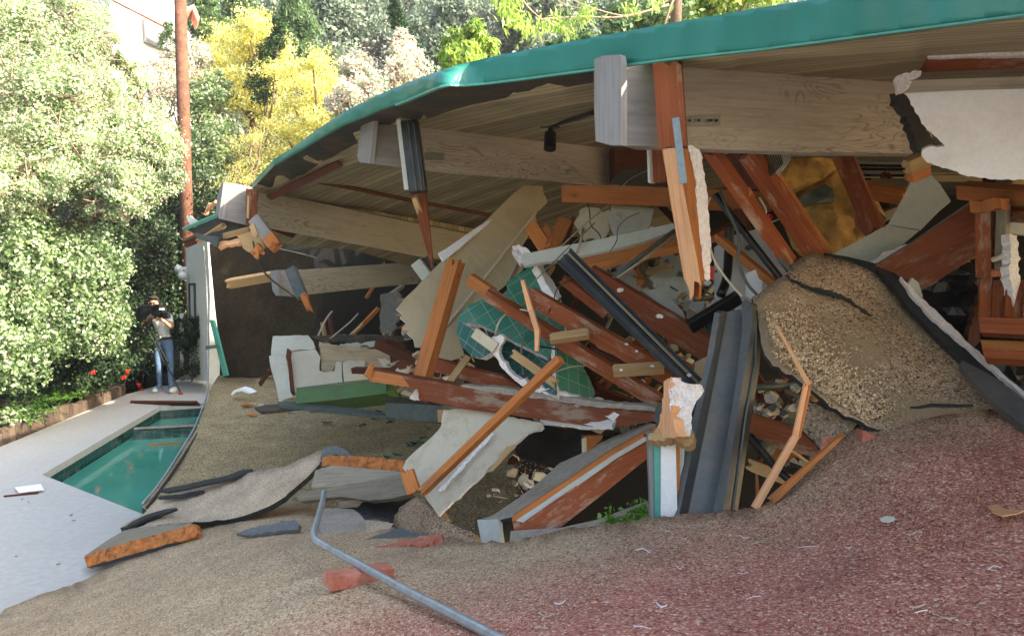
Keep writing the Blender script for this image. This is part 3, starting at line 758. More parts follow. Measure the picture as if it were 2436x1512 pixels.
Y1 = pxs([(540, 90), (580, 130), (600, 70), (560, 180), (620, 190), (650, 130), (600, 230), (640, 260), (690, 200), (560, 250), (520, 160), (610, 290), (590, 110), (640, 90)], 23, 1)
spray_tree('acacia_tree', gp(-7.5, 23.5), Y1, 'tall tree covered in yellow blossom, directly right of the wooden pole', 'yellow', n=1500, L=1.05, arms=9, size=.1)
Y2 = pxs([(700, 250), (740, 200), (770, 240), (790, 280), (740, 300), (680, 320), (720, 350), (660, 370), (620, 400), (760, 320), (690, 170), (745, 160), (710, 400), (650, 420), (790, 210)], 20, 1)
spray_tree('acacia_tree', gp(-4.6, 20.5), Y2, 'lower yellow flowering tree leaning over the collapsed eave', 'yellow', n=1500, L=.85, arms=9, size=.085)
Y3 = pxs([(570, 360), (600, 340), (560, 400), (620, 330), (590, 430), (640, 400), (540, 440)], 18.8, .5)
spray_tree('acacia_sapling', gp(-6.2, 19), Y3, 'feathery young yellow plant between the pole and the end of the first fallen beam', 'yellow', n=500, L=.65, arms=9, size=.07, aspect=.2)
E = [px_ell(500, 250, 21, 50, 90), px_ell(510, 370, 20, 60, 80), px_ell(520, 460, 19.6, 60, 60), px_ell(480, 430, 20, 50, 90), px_ell(590, 500, 19.6, 60, 50)]
tree('scrubby_tree', gp(-7.4, 20.4), E, 5000, .1, 'broad', 'scrubby green tree directly right of the wooden pole, below the yellow blossom', 'tree', r=.1, nclump=50, sig=.15, twigs=12)
E = [px_ell(540, 520, 18.9, 90, 60), px_ell(470, 540, 19.4, 60, 70), px_ell(640, 470, 19.5, 80, 60)]
tree('dark_shrub', gp(-6.4, 19.3), E, 5000, .08, 'dark', 'dark shrub under the trees behind the roof flap', 'bush', r=.06, nclump=40, sig=.18, twigs=14)
for (pts_, d, lab) in (([(665, 62), (655, 100), (635, 130), (620, 170), (612, 215)], 21, 'narrow dark cypress spike poking out among the yellow blossom'),
                       ([(940, 30), (952, 60), (968, 100), (975, 150)], 24, 'slim dark cypress standing behind the pink flowering shrub'),):
    E = [px_ell(x, y, d, 16 + i * 4, 30) for i, (x, y) in enumerate(pts_)]
    x_, y_ = P(pts_[-1][0], 300, d).x, d
    tree('cypress_tree', gp(x_, y_), E, 1600, .09, 'cyp', lab, 'tree', r=.06, nclump=24, sig=.22, aspect=.35, up=.9)
for (x0, d, lab) in ((500, 29, 'pale green conifer behind the top of the wooden pole'), (590, 31, 'pale green conifer with drooping tips behind the yellow blossom'), (700, 30, 'thin pale conifer left of the hazy hillside')):
    E = [px_ell(x0 + random.uniform(-25, 25), y, d, 26 + y * .22, 34) for y in (-20, 20, 60, 100, 140)]
    tree('conifer_tree', gp(P(x0, 300, d).x, d), E, 2200, .2, 'conifer', lab, 'tree', r=.12, nclump=36, sig=.2, aspect=.28, up=0, droop=.4)
E = [px_ell(860, 170, 15.5, 50, 45), px_ell(900, 210, 15.2, 60, 40), px_ell(940, 160, 15.6, 50, 50), px_ell(975, 170, 15.4, 40, 55), px_ell(850, 220, 15, 50, 40), px_ell(960, 110, 15.6, 26, 34), px_ell(820, 250, 15, 40, 30)]
tree('flowering_shrub', gp(-2.8, 17.6), E, 3200, .07, 'pink', 'whitish pink flowering shrub showing above the bent fascia', 'bush', r=.05, nclump=34, sig=.17, twigs=14)
E = [px_ell(1085, 100, 12.5, 34, 26), px_ell(1130, 75, 12.4, 26, 20), px_ell(1110, 130, 12.3, 46, 28), px_ell(1160, 110, 12.5, 22, 18), px_ell(1070, 140, 12.4, 22, 26)]
tree('small_tree', Vector((P(1110, 200, 12.4).x, 12.4, 3.2)), E, 700, .12, 'lime', 'small lime green tree with drooping leaflets above the roof edge', 'tree', r=.04, nclump=26, sig=.16, aspect=.3, droop=.6, fork=.5)
# far hillside scrub: nobody could count it
N = 230000
hx = rng.uniform(-36, 26, N); hy = rng.uniform(24, 62, N); V = []
for i in range(N):
    x, y = hx[i], hy[i]
    k = noise.noise(Vector((x * .35, y * .35, 3.1))) + .6 * noise.noise(Vector((x * 1.1, y * 1.1, 7)))
    hh = max(0, .5 + k) * 2.2
    V.append((x, y, ground_h(x, y) + hh * (1 - .45 * abs(rng.normal()) * .6) + rng.uniform(-.2, .2)))
leaves('hillside_scrub', np.array(V), .21, LG['far'], aspect=.6, up=.15, kind='stuff')
for k, (x, d, s, lab) in enumerate([(800, 36, 110, 'bluish green round tree on the hillside above the pink shrub'), (900, 40, 100, 'dark round tree high on the hillside left of the lime green tree'), (1040, 34, 90, 'shadowed tree on the hillside behind the lime green tree'), (1260, 33, 100, 'dark tree on the hillside behind the hanging branch'), (1400, 37, 100, 'hillside tree behind the bare twigs at the top of the photo'), (730, 44, 90, 'far hazy tree at the top of the hillside'), (1120, 46, 90, 'farthest grey green tree above the lime green tree'), (1520, 35, 90, 'hillside tree above the middle of the teal fascia')]):
    y0 = random.uniform(30, 90); E = [px_ell(x + random.uniform(-50, 50), y0 + random.uniform(-40, 50), d + random.uniform(-1, 1), s * random.uniform(.45, .7), s * .45) for _ in range(6)]
    tree('hillside_tree', gp(P(x, y0, d).x, d), E, 2000, .22, 'far', lab, 'tree', r=.2, nclump=34, sig=.18, twigs=6)
# hanging branch
br = thing('overhanging_branch', P(1600, -60, 7.5), 'thin bare pinkish branch with hanging light green leaves crossing the top of the photo', 'branch')
mb = MB()
for pts_, r0 in (([(1640, -90, 7.4), (1610, -20, 7.5), (1590, 30, 7.5), (1575, 80, 7.6)], .016), ([(1590, 12, 7.5), (1480, 40, 7.4), (1380, 40, 7.3), (1285, 46, 7.2)], .011), ([(1230, -30, 7.0), (1250, 10, 7.1), (1290, 48, 7.2)], .009), ([(1600, -5, 7.5), (1500, 38, 7.5), (1380, 8, 7.4), (1320, -30, 7.4)], .008), ([(1310, -20, 7.2), (1340, 10, 7.2), (1390, 22, 7.2)], .006)):
    p3 = smooth_path([P(*q) for q in pts_]); mb.tube(p3, [r0 * (1 - .5 * i / len(p3)) for i in range(len(p3))], 6)
MB().tube([P(1612, -120, 9), P(1610, 0, 9), P(1604, 110, 9)], [.055, .06, .065], 12).build('stem', M['trunk'], parent=br, smooth=True)
mb.build('bark', M['twig'], parent=br, smooth=True)
C = []
for (x, y, nn) in ((1205, 25, 60), (1225, 45, 60), (1250, 62, 50), (1190, 10, 40), (1265, 80, 30), (1330, 55, 60), (1350, 70, 40), (1390, 35, 50), (1410, 30, 30), (1290, 60, 30), (1500, 20, 30), (1560, 10, 30), (1230, 5, 40), (1370, 50, 30)):
    for _ in range(nn): C.append(P(x + random.gauss(0, 13), y + random.gauss(0, 12), 7.2 + random.gauss(0, .15)))
leaves('foliage', C, .085, LG['lime'], parent=br, aspect=.28, up=0, droop=1.2)
E = [px_ell(1470, 78, 11, 40, 22), px_ell(1560, 50, 11, 50, 30), px_ell(1400, 100, 11, 40, 20), px_ell(1500, 40, 11.6, 60, 30), px_ell(1600, 20, 11.4, 60, 40), px_ell(1340, 110, 11, 40, 18)]
tree('light_shrub', Vector((P(1480, 200, 11.3).x, 11.3, 3.3)), E, 600, .1, 'conifer', 'light green shrub just above the middle of the teal fascia', 'bush', r=.03, nclump=24, sig=.18)
E = [px_ell(1700, 0, 12, 70, 40), px_ell(1800, -30, 12, 70, 40), px_ell(1640, -10, 12, 50, 50)]
tree('roadside_tree', Vector((P(1612, 200, 11.6).x, 11.6, 3.2)), E, 1500, .1, 'lime', 'tree with a thin brown trunk behind the roof at the top centre right', 'tree', r=.09, nclump=34, sig=.18, fork=.9)

E = [px_ell(360, 175, 21.5, 60, 36), px_ell(420, 160, 21.8, 40, 40), px_ell(470, 150, 22, 30, 50), px_ell(330, 215, 21, 60, 40), px_ell(410, 215, 21.4, 60, 40)]
tree('hillside_shrub', gp(P(390, 200, 21.6).x, 21.6), E, 3200, .085, 'pink', 'pale leafy shrub covering the foot of the bright white house', 'bush', r=.06, nclump=44, sig=.16, twigs=6)
E = [px_ell(392, 110, 22.4, 12, 34), px_ell(402, 70, 22.4, 8, 24), px_ell(424, 120, 22.2, 14, 36)]
tree('cypress_sapling', gp(P(402, 200, 22.4).x, 22.4), E, 900, .08, 'conifer', 'slender green shoots standing in front of the white house wall', 'plant', r=.03, nclump=24, sig=.2, aspect=.35)
# white house up the hill
hs = thing('hillside_house', P(350, 90, 24), 'bright white house with a sloping eave on the hill at the top left', 'house')
panel('wall', [(262, -150), (415, -150), (425, 60), (440, 84), (462, 130), (470, 300), (262, 300)], [(262, 60, 23.5), (440, 90, 25.5), (300, 160, 23.8)], 1.2, M['whitehouse'], parent=hs)
wd = panel('window', [(345, 38), (400, 62), (402, 122), (348, 100)], [(262, 60, 23.35), (440, 90, 25.3), (300, 160, 23.65)], .12, M['pane'], parent=hs)
panel('roof', [(255, -8), (440, 86), (455, 96), (452, 80), (440, 66), (290, -12)], [(262, 0, 22.5), (440, 70, 24.2), (300, -10, 22.8)], .3, M['whitehouse'], parent=hs, edge=M['rooftile'])
panel('dormer_roof', [(428, 24), (462, 10), (476, 44), (470, 52), (458, 22), (434, 34)], [(430, 22, 24.6), (520, 60, 25), (475, 8, 25.4)], .3, M['rooftile'], parent=hs)

# ================================================================ the wrecked house
LUM = {M[q] for q in ('fresh', 'red', 'pale', 'darkred', 'tan')}
def S(name, label, cat, *a, **k):
    if len(a) > 4 and a[4] in LUM and 'broken' not in k: k['broken'] = (random.uniform(.006, .035), random.uniform(.006, .05))
    return stick(name, *a, label=label, cat=cat, **k)
def PN(name, label, cat, *a, **k): return panel(name, *a, label=label, cat=cat, **k)

# dark floor added under the wreck to keep its gaps black
fl_ = [(-1.0, 3), (-2.0, 7), (-3.2, 11), (-4.6, 14), (-5.3, 16.6), (9, 16.6), (9, -1), (0, -1)]
MB().add([(x, y, .012) for x, y in fl_] + [(x, y, .002) for x, y in fl_], [tuple(range(8))[::-1], tuple(range(8, 16))] + [(i, (i + 1) % 8, (i + 1) % 8 + 8, i + 8) for i in range(8)]).build('added_dark_floor', M['dirt'], kind='structure')
# the near pebbled roof sheet that slid to the camera's feet
FC = [(0, 1460, 5.6), (226, 1366, 6.2), (377, 1302, 6.3), (620, 1240, 6.1), (850, 1240, 5.5), (1000, 1262, 4.7), (1130, 1287, 4.1), (1300, 1268, 3.8), (1550, 1230, 3.5), (1790, 1207, 3.35),
      (1960, 1080, 3.5), (2060, 1010, 3.6), (2436, 985, 3.25), (2700, 985, 3.1), (1100, 1400, 3.0), (860, 1380, 3.25), (400, 1420, 4.4), (0, 1512, 4.8), (300, 1512, 3.8), (700, 1512, 2.75), (1200, 1512, 2.2), (1800, 1512, 2.0),
      (2436, 1512, 1.9), (2400, 1300, 2.35), (1900, 1300, 2.75), (1200, 1760, 1.6), (2700, 1700, 1.55), (300, 1760, 2.6), (-300, 1560, 4.7)]
FO = [(-300, 1530), (-120, 1500), (0, 1460), (30, 1432), (56, 1415), (85, 1410), (132, 1403), (180, 1385), (226, 1366), (280, 1338), (331, 1313), (377, 1302), (430, 1285), (470, 1262), (540, 1240), (640, 1212), (700, 1180), (740, 1195), (800, 1215), (850, 1222),
      (880, 1232), (925, 1240), (950, 1262), (1010, 1272), (1080, 1278), (1130, 1287), (1200, 1290), (1300, 1268), (1350, 1255), (1430, 1250), (1500, 1238), (1550, 1230), (1620, 1222), (1700, 1217), (1790, 1207), (1835, 1190), (1880, 1150), (1920, 1112), (1960, 1080), (2000, 1040),
      (2045, 1006), (2120, 985), (2250, 968), (2340, 965), (2436, 985), (2700, 990), (2700, 1760), (300, 1760), (-300, 1760)]
PN('roof_sheet', 'broad sheet of tan and maroon pebbled roofing covering the whole foreground', 'roofing', FO, FC, .05, M['roofgravel'], edge=M['rubber'], step=34, jag=3, seg=14, bump=.035, bscale=1.6, smooth=True, ext=(0, .02, -.1))
edn = lambda x, y: .25 + .75 * (y - 1180) / 330 if y > 1180 else .2
pebbles('loose_gravel', FO, FC, 15000, .002, .0052, M['stones'], ymax=1540, wt=lambda x, y: max(.05, (1 - (x / 1500) ** 2)) * .8)
pebbles('loose_maroon_gravel', FO, FC, 9000, .002, .0045, M['redstones'], ymax=1540, wt=lambda x, y: min(1, max(.03, (x - 700) / 1200)))
# upturned slab at the right
GO = [(1790, 705), (1815, 690), (1840, 672), (1870, 652), (1885, 630), (1912, 608), (1935, 603), (1975, 608), (2010, 620), (2050, 627), (2090, 640), (2120, 668), (2150, 705), (2190, 752), (2250, 805), (2310, 858), (2370, 915), (2440, 975), (2520, 1040), (2500, 1110), (2300, 1060), (2150, 1040), (2060, 1012),
      (2040, 998), (2010, 990), (1975, 968), (1950, 942), (1925, 918), (1900, 905), (1870, 890), (1838, 870), (1815, 830), (1808, 790), (1802, 740)]
PN('roof_sheet', 'big upturned slab of tan pebbled roofing with black cracks at the right', 'roofing', GO, [(1935, 605, 4.15), (1800, 720, 3.9), (1815, 830, 3.72), (1960, 955, 3.55), (2050, 1005, 3.5), (2200, 760, 4.0), (2440, 975, 3.3), (2500, 1110, 3.0), (2100, 850, 3.7), (1950, 780, 3.82)],
   .025, M['slabgravel'], edge=M['rubber'], step=26, jag=3, seg=12, bump=.03, bscale=1.6, smooth=True)
pebbles('slab_gravel', [(1815, 700), (1880, 720), (2000, 800), (2120, 880), (2180, 960), (2060, 1000), (1960, 935), (1840, 850)], [(1935, 605, 4.12), (1800, 720, 3.87), (1815, 830, 3.69), (1960, 955, 3.52), (2050, 1005, 3.47), (2200, 760, 3.97), (2440, 975, 3.27), (2500, 1110, 2.97), (2100, 850, 3.67), (1950, 780, 3.79)], 3200, .004, .011, M['stones'], wt=lambda x, y: .04 + .96 * math.exp(-(((x - 1950) - (y - 880) * .95) / 70) ** 2) * (y > 740))
crack = [(1872, 655), (1890, 668), (1925, 684), (1960, 693), (1985, 700), (2005, 705), (2030, 722), (2058, 740), (2075, 748)]
def strip(path, w0, D, jit=2):
    up = []; dn = []
    for i, (x, y) in enumerate(path):
        f_ = math.sin(math.pi * (i + .3) / (len(path) + .2)); ww = w0 * max(.15, f_) * random.uniform(.6, 1.3)
        up.append((x + random.uniform(-jit, jit), y - ww)); dn.append((x + random.uniform(-jit, jit), y + ww))
    return up + dn[::-1]
def densify(path, k=4):
    out = []
    for a, b_ in zip(path, path[1:]):
        for i in range(k): t = i / k; out.append((a[0] + (b_[0] - a[0]) * t, a[1] + (b_[1] - a[1]) * t + random.uniform(-2, 2)))
    return out + [path[-1]]
PN('roof_crack', 'ragged black crack running across the top of the upturned slab', 'crack', strip(densify(crack), 5, 0), [(1872, 655, 4.0), (2075, 748, 3.86), (1960, 780, 3.78)], .01, M['rubber'])
PN('roof_crack', 'short black crack low on the upturned slab near the right edge', 'crack', strip(densify([(2165, 966), (2230, 962), (2315, 962)]), 3, 0), [(2165, 966, 3.3), (2315, 962, 3.24), (2200, 900, 3.45)], .01, M['rubber'])
PN('roof_flap', 'lower brown pebbled flap hanging in the gap below the upturned slab', 'roofing', [(1905, 945), (1940, 960), (1990, 985), (2045, 1003), (2030, 1030), (1990, 1050), (1958, 1072), (1925, 1040), (1895, 1010), (1898, 975)], [(1905, 945, 3.75), (2045, 1003, 3.6), (1958, 1072, 3.62)], .06, M['slabgravel'], edge=M['rubber'], jag=3, seg=12, bump=.03)
# torn edge flashing on the slab
def band(name, label, cat, path, wpx, ctrl, thick, mat, **k):
    up = []; dn = []
    for i, (x, y) in enumerate(path):
        a = path[max(i - 1, 0)]; b_ = path[min(i + 1, len(path) - 1)]; L = math.hypot(b_[0] - a[0], b_[1] - a[1]); nx, ny = -(b_[1] - a[1]) / L, (b_[0] - a[0]) / L
        ww = (wpx[i] if isinstance(wpx, list) else wpx) / 2; up.append((x - nx * ww, y - ny * ww)); dn.append((x + nx * ww, y + ny * ww))
    return panel(name, up + dn[::-1], ctrl, thick, mat, label=label, cat=cat, **k)
EP = [(1960, 603), (2020, 615), (2085, 633), (2130, 668), (2165, 712), (2215, 762), (2270, 812), (2330, 866), (2390, 918), (2450, 968), (2500, 1010)]
edt = [(1960, 603, 4.17), (2130, 668, 4.05), (2270, 812, 3.75), (2450, 968, 3.2)]
band('edge_flashing', 'black tar edge strip curving along the right side of the upturned slab', 'flashing', EP, [4, 8, 12, 22, 30, 34, 40, 44, 46, 46, 46], [(a, b_, c + .03) for a, b_, c in edt], .03, M['rubber'])
band('white_edge_strip', 'thin white plaster line on the black edge strip of the upturned slab', 'plaster', [(x + 12, y - 10) for x, y in EP[3:]], [4, 12, 18, 14, 10, 8, 8, 8], [(a, b_, c - .0) for a, b_, c in edt], .02, M['crumb'], jag=1.5, seg=12)
band('metal_gutter', 'dark curled metal gutter at the lower right beside the upturned slab', 'gutter', [(2285, 862), (2340, 905), (2390, 945), (2450, 992), (2500, 1030)], [14, 40, 52, 50, 50], [(2285, 862, 3.5), (2500, 1030, 2.95), (2400, 900, 3.3)], .04, M['steel'])

# middle pebbled ground sheet reaching to the back
BC = [(530, 897, 14.3), (345, 1195, 7.7), (600, 1100, 9.0), (700, 960, 12.3), (1000, 1050, 9.0), (1200, 1200, 6.4), (1000, 1250, 5.9), (700, 1240, 6.9), (640, 890, 14.4), (1200, 930, 11.0), (1300, 1265, 5.0)]
BO = [(520, 893), (660, 884), (900, 890), (1120, 900), (1180, 960), (1230, 1080), (1240, 1200), (1200, 1310), (1100, 1310), (940, 1290), (930, 1205), (860, 1180), (700, 1260), (420, 1262), (338, 1206), (345, 1195), (375, 1160), (410, 1110), (440, 1060), (470, 1015), (480, 985), (492, 958), (505, 915)]
PN('roof_sheet', 'large tan pebbled roof sheet lying behind the torn strip and beside the pool', 'roofing', BO, BC, .08, M['tangravel'], edge=M['rubber'], step=30, jag=1.5, seg=16, bump=.03, bscale=1.2, smooth=True, ext=(0, 0, -.12))
tube('edge_cable', [(340, 1197, 7.66), (372, 1160, 8.2), (405, 1112, 8.9), (436, 1062, 9.8), (462, 1018, 10.8), (480, 975, 12.2), (492, 935, 13.4), (494, 860, 14.2), (492, 700, 14.3), (484, 585, 14.2)], .016, M['pipe'], label='thin grey metal strip running along the pool side edge of the tan roof sheet', cat='trim')
tube('edge_pipe', [(350, 1206, 7.5), (385, 1160, 8.15), (418, 1112, 8.8), (448, 1066, 9.7), (474, 1022, 10.7), (488, 985, 12.0)], .016, M['rubber'], label='dark rolled edge lying just inside the grey metal strip by the pool', cat='trim')
# standing dark face
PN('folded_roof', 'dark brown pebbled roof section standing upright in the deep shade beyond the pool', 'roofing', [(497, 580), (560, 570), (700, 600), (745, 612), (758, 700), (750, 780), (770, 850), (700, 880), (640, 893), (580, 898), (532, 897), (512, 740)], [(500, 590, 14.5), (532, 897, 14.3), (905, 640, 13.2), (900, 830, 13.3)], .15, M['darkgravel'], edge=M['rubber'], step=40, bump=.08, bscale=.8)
# end wall
ew = thing('end_wall', PZ(468, 880, 0), 'white stucco end wall of the house behind the small shrub at the far end of the pool', 'wall')
panel('wall', [(441, 578), (494, 572), (500, 700), (497, 905), (466, 905), (452, 890)], [(441, 585, 17.2), (494, 580, 15.2), (466, 890, 16.6)], .2, M['stucco'], parent=ew)
panel('door_frame', [(447, 673), (464, 673), (466, 790), (462, 790), (460, 679), (451, 679), (453, 790), (449, 790)], [(441, 585, 17.12), (494, 580, 15.12), (466, 890, 16.52)], .03, M['greensteel'], parent=ew)
fl = thing('floodlight', P(440, 640, 17.3), 'pair of white outdoor floodlights on the left edge of the white end wall', 'light')
for (x, y, dx) in ((431, 636, -6), (437, 652, -3)):
    a_ = P(x, y, 17.0); b_ = P(x + dx, y + 4, 16.8); MB().tube([a_, a_.lerp(b_, .4), b_], [.03, .05, .09], 12).build('lamp_head', M['sheet'], parent=fl, smooth=True)
MB().tube([P(443, 642, 17.2), P(434, 640, 17.05)], .02, 8).build('bracket', M['sheet'], parent=fl)
MB().box(P(444, 645, 17.2), (.12, .1, .2)).build('junction_box', M['sheet'], parent=fl)
PN('picket_fence', 'weathered pale pickets behind the small shrub by the white end wall', 'fence', [(428, 745), (436, 745), (437, 880), (428, 880)], [(430, 800, 16.9)], .03, M['stucco'])
PN('green_trim', 'narrow green corner board leaning at the left edge of the dark upright roof section', 'trim', [(498, 760), (507, 762), (540, 893), (531, 895), (520, 850)], [(500, 760, 14.0), (535, 893, 13.9), (520, 850, 13.95)], .05, M['tealpaint'])
PN('metal_bracket', 'small dark metal shelf bracket at the corner beside the white end wall', 'bracket', [(489, 822), (510, 820), (514, 828), (488, 831)], [(490, 826, 13.8)], .15, M['greensteel'])
PN('low_curb', 'low weathered concrete curb behind the cameraman', 'curb', [(425, 898), (494, 880), (495, 890), (430, 906)], [(425, 898, 16.8), (494, 885, 16.4), (430, 906, 16.8)], .2, M['patio'])
S('plank', 'narrow dark plank bridging the far end of the pool', 'plank', (314, 958, 14.5), (472, 959, 14.0), .12, .04, M['darkred'], roll=60)
PN('paper', 'white sheet of paper lying on the pool deck at the left', 'paper', [(35, 1158), (97, 1150), (105, 1164), (44, 1171)], [(35, 1158, tuple(PZ(35, 1158, .03))[1]), (97, 1150, tuple(PZ(97, 1150, .05))[1]), (44, 1171, tuple(PZ(44, 1171, .02))[1])], .006, M['sheet'])
S('splinter', 'thin dark twig lying beside the white paper on the deck', 'twig', tuple(PZ(8, 1180, .01)), tuple(PZ(92, 1172, .01)), .02, .012, M['darkred'], world=True)
for (x0, y0, x1, y1, lab) in ((353, 1059, 432, 1054, 'orange splinter floating in the middle of the pool'), (392, 1040, 455, 1036, 'dark stick floating near the roof edge in the pool')):
    S('floating_stick', lab, 'stick', tuple(PZ(x0, y0, -.235)), tuple(PZ(x1, y1, -.235)), .05, .02, M['fresh'] if x0 < 360 else M['darkred'], world=True)
for k in range(9):
    x, y = random.uniform(20, 300), random.uniform(1020, 1400)
    if inside(x, y, [(100, 1128), (380, 965), (500, 957), (500, 1260), (335, 1220)]) or y < 1060 - x * .4: continue
    p_ = PZ(x, y, .008); MB().box(p_, (random.uniform(.015, .04), random.uniform(.01, .02), .005), Matrix.Rotation(random.uniform(0, 3), 3, 'Z')).build('dry_leaf', M['twig'], label='tiny brown dry leaf lying on the pool deck', cat='leaf', group='dry leaves scattered on the pool deck')

# roof: eave follows these measured points
SG = Sagging()
EV = [(x, y, SG.d(x, y)) for x, y in ((3300, -95), (2900, -30), (2436, 34), (2000, 92), (1800, 118), (1585, 141), (1410, 165), (1230, 189), (1155, 198), (1072, 202), (1045, 207), (1000, 222), (950, 244), (898, 263), (857, 282), (812, 299), (750, 335), (700, 365), (652, 393))]

roof = thing('collapsed_roof', P(1600, 150, 4), 'sagging overhanging roof with teal metal edge and boarded underside', 'roof')
CO = [(x, y) for x, y, d in EV] + [(600, 448), (605, 456), (700, 475), (1130, 566), (1300, 600), (1500, 600), (1700, 470), (2436, 470), (3300, 470)]
panel('ceiling', CO, SG, .1, M['ceiling'], edge=M['teal'], ext=(0, 0, .05), step=60, parent=roof, axis=((898, 263), (1585, 141)), smooth=True, plan=True)
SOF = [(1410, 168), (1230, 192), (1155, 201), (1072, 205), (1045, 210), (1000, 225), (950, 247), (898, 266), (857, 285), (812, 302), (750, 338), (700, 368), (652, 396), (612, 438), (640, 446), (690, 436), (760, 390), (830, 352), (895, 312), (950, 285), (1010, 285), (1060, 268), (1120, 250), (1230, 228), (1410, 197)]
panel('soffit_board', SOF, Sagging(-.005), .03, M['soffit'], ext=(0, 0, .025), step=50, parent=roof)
SOF2 = [(1600, 142), (1800, 121), (2000, 95), (2436, 37), (2900, -28), (2900, -14), (2436, 44), (2000, 101), (1800, 125), (1600, 145)]
panel('soffit_board', SOF2, Sagging(-.005), .03, M['red'], ext=(0, 0, .025), step=50, parent=roof)
FT = [(3300, -330), (2900, -220), (2436, -75), (2000, -12), (1800, 20), (1585, 57), (1333, 103), (1161, 137), (1079, 157.5), (990, 188), (894, 228), (822, 264), (750, 311), (700, 349), (650, 388)]
FB = [(3300, -95), (2900, -30), (2436, 34), (2000, 92), (1800, 118), (1585, 141), (1410, 165), (1230, 189), (1155, 198), (1105, 202), (1072, 201), (1045, 206), (1015, 218), (980, 233), (940, 249), (898, 263), (857, 281), (812, 299), (750, 335), (700, 365), (652, 393)]
dent_ = lambda x, y: .1 * math.exp(-((x - 1052) / 26) ** 2) * max(0, min(1, (y - 165) / 38)) - .05 * math.exp(-((x - 1120) / 30) ** 2) + .006 * math.sin(x * .021) + .004 * math.sin(x * .057 + 1)
panel('fascia', FT + FB[::-1], Curtain(EV, .11, dent_), .02, M['teal'], step=16, parent=roof, smooth=True)
lip = [(x, y - 2) for x, y in FB[:15]]; lipb = [(x, y + 3) for x, y in FB[:15]]
panel('drip_edge', lip + lipb[::-1], Curtain(EV, .12, dent_), .02, M['tealpaint'], step=8, parent=roof)
# unseen roof continuing beyond the frame, shaped to keep the sun out
e0, e1 = P(1900, 105, 2.77), P(3300, -95, 1.55); dirE = (e1 - e0); dirE.z = 0; dirE.normalize(); zt = 3.6
mb = MB(); cs_ = [Vector((e1.x, e1.y, zt)), Vector((e1.x, e1.y, zt)) + dirE * 7, Vector((16, -4, zt)), Vector((16, 17, zt)), Vector((3.2, 17, zt)), Vector((3.2, 3.2, zt))]
mb.add(cs_ + [c + Vector((0, 0, .15)) for c in cs_], [(0, 1, 2, 3, 4, 5), (11, 10, 9, 8, 7, 6)] + [(i, (i + 1) % 6, (i + 1) % 6 + 6, i + 6) for i in range(6)])
x0_, x1_, y0_, y1_ = -2.1, 4.6, 7.75, 16.8
mb.box(((x0_ + x1_) / 2, (y0_ + y1_) / 2, 3.42), (x1_ - x0_, y1_ - y0_, .12))  # added cover above the ceiling, stops sun reaching the low beam
mb.build('sun_blocking_roof', M['ceiling'], parent=roof)
# rear roof piece dropping to the far wall
PN('roof_section', 'far end of the boarded roof dropping behind the first fallen beam', 'roof section', [(600, 455), (700, 478), (900, 510), (1130, 556), (1150, 640), (1000, 640), (830, 592), (760, 590), (640, 575), (610, 540)], [(600, 455, 7.75), (1130, 556, 9.3), (640, 575, 9.2), (1130, 640, 11.5), (830, 590, 9.8)], .1, M['ceiling'], axis=((600, 455), (700, 400)), plan=True)
for k, (a_, b_) in enumerate((((640, 470, 7.5), (810, 388, 6.5)), ((590, 520, 8), (700, 560, 8.6)))):
    S('ceiling_strip', ['brown strip crossing the boarded ceiling above the lowest fallen beam', 'brown strip under the lowest fallen beam end'][k], 'strip', a_, b_, .06, .02, M['darkred'])
tube('ceiling_seam', [(735, 428, 7.3), (850, 450, 7.5), (980, 477, 7.8), (1130, 505, 8.3), (1220, 522, 8.7)], .02, M['darkred'], label='long rusty seam across the underside of the boarded ceiling', cat='seam')
# beams: face outline + depth into the scene
def beam(label, ol, ctrl, mat, ext, capol=None, capctrl=None, capmat=None, tip=None, tipmat=None, axis=None):
    root = thing('roof_beam', P(*ctrl[0]), label, 'beam')
    panel('beam_face', ol, ctrl, .1, mat, ext=ext, parent=root, axis=axis)
    if tip: panel('painted_tip', tip, [(a, b_, c - .008) for a, b_, c in ctrl], .1, tipmat or M['greypaint'], ext=tuple(x * 1.02 for x in ext), parent=root, axis=axis)
    if capol: panel('end_grain', capol, capctrl, .03, capmat or M['greypaint'], parent=root)
    return root
b3c = [(1440, 150, 3.12), (2200, 250, 4.05), (1440, 345, 3.12)]
b3 = beam('huge weathered beam nearest the camera jutting out under the teal edge', [(1475, 131), (1500, 150), (1620, 148), (1900, 170), (2140, 195), (2200, 215), (2215, 365), (1900, 362), (1640, 353), (1475, 345)], b3c, M['glulam'], (.08, .12, 0),
     [(1414, 141), (1432, 133), (1475, 130), (1478, 150), (1478, 345), (1455, 346), (1417, 336), (1413, 250)], [(1414, 200, 3.2), (1476, 200, 3.08), (1440, 345, 3.13)], tip=[(1475, 131), (1500, 150), (1556, 150), (1578, 348), (1475, 346)], axis=((1475, 230), (2200, 270)))
b2c = [(870, 330, 5.15), (1465, 400, 6.35), (880, 385, 5.15)]
b2 = beam('second weathered beam with swirling grain behind the black corner post', [(890, 265), (1000, 284), (1035, 283), (1250, 312), (1432, 342), (1465, 348), (1466, 446), (1250, 425), (1018, 407), (1000, 398), (885, 388)], b2c, M['glulam'], (.08, .12, 0),
     [(863, 266), (872, 261), (892, 264), (880, 389), (855, 386), (850, 372)], [(863, 320, 5.24), (886, 320, 5.1), (870, 380, 5.2)], tip=[(888, 262), (953, 270), (962, 399), (880, 389)], axis=((885, 325), (1465, 395)))
b1c = [(540, 480, 7.45), (1130, 590, 9.2), (540, 525, 7.45)]
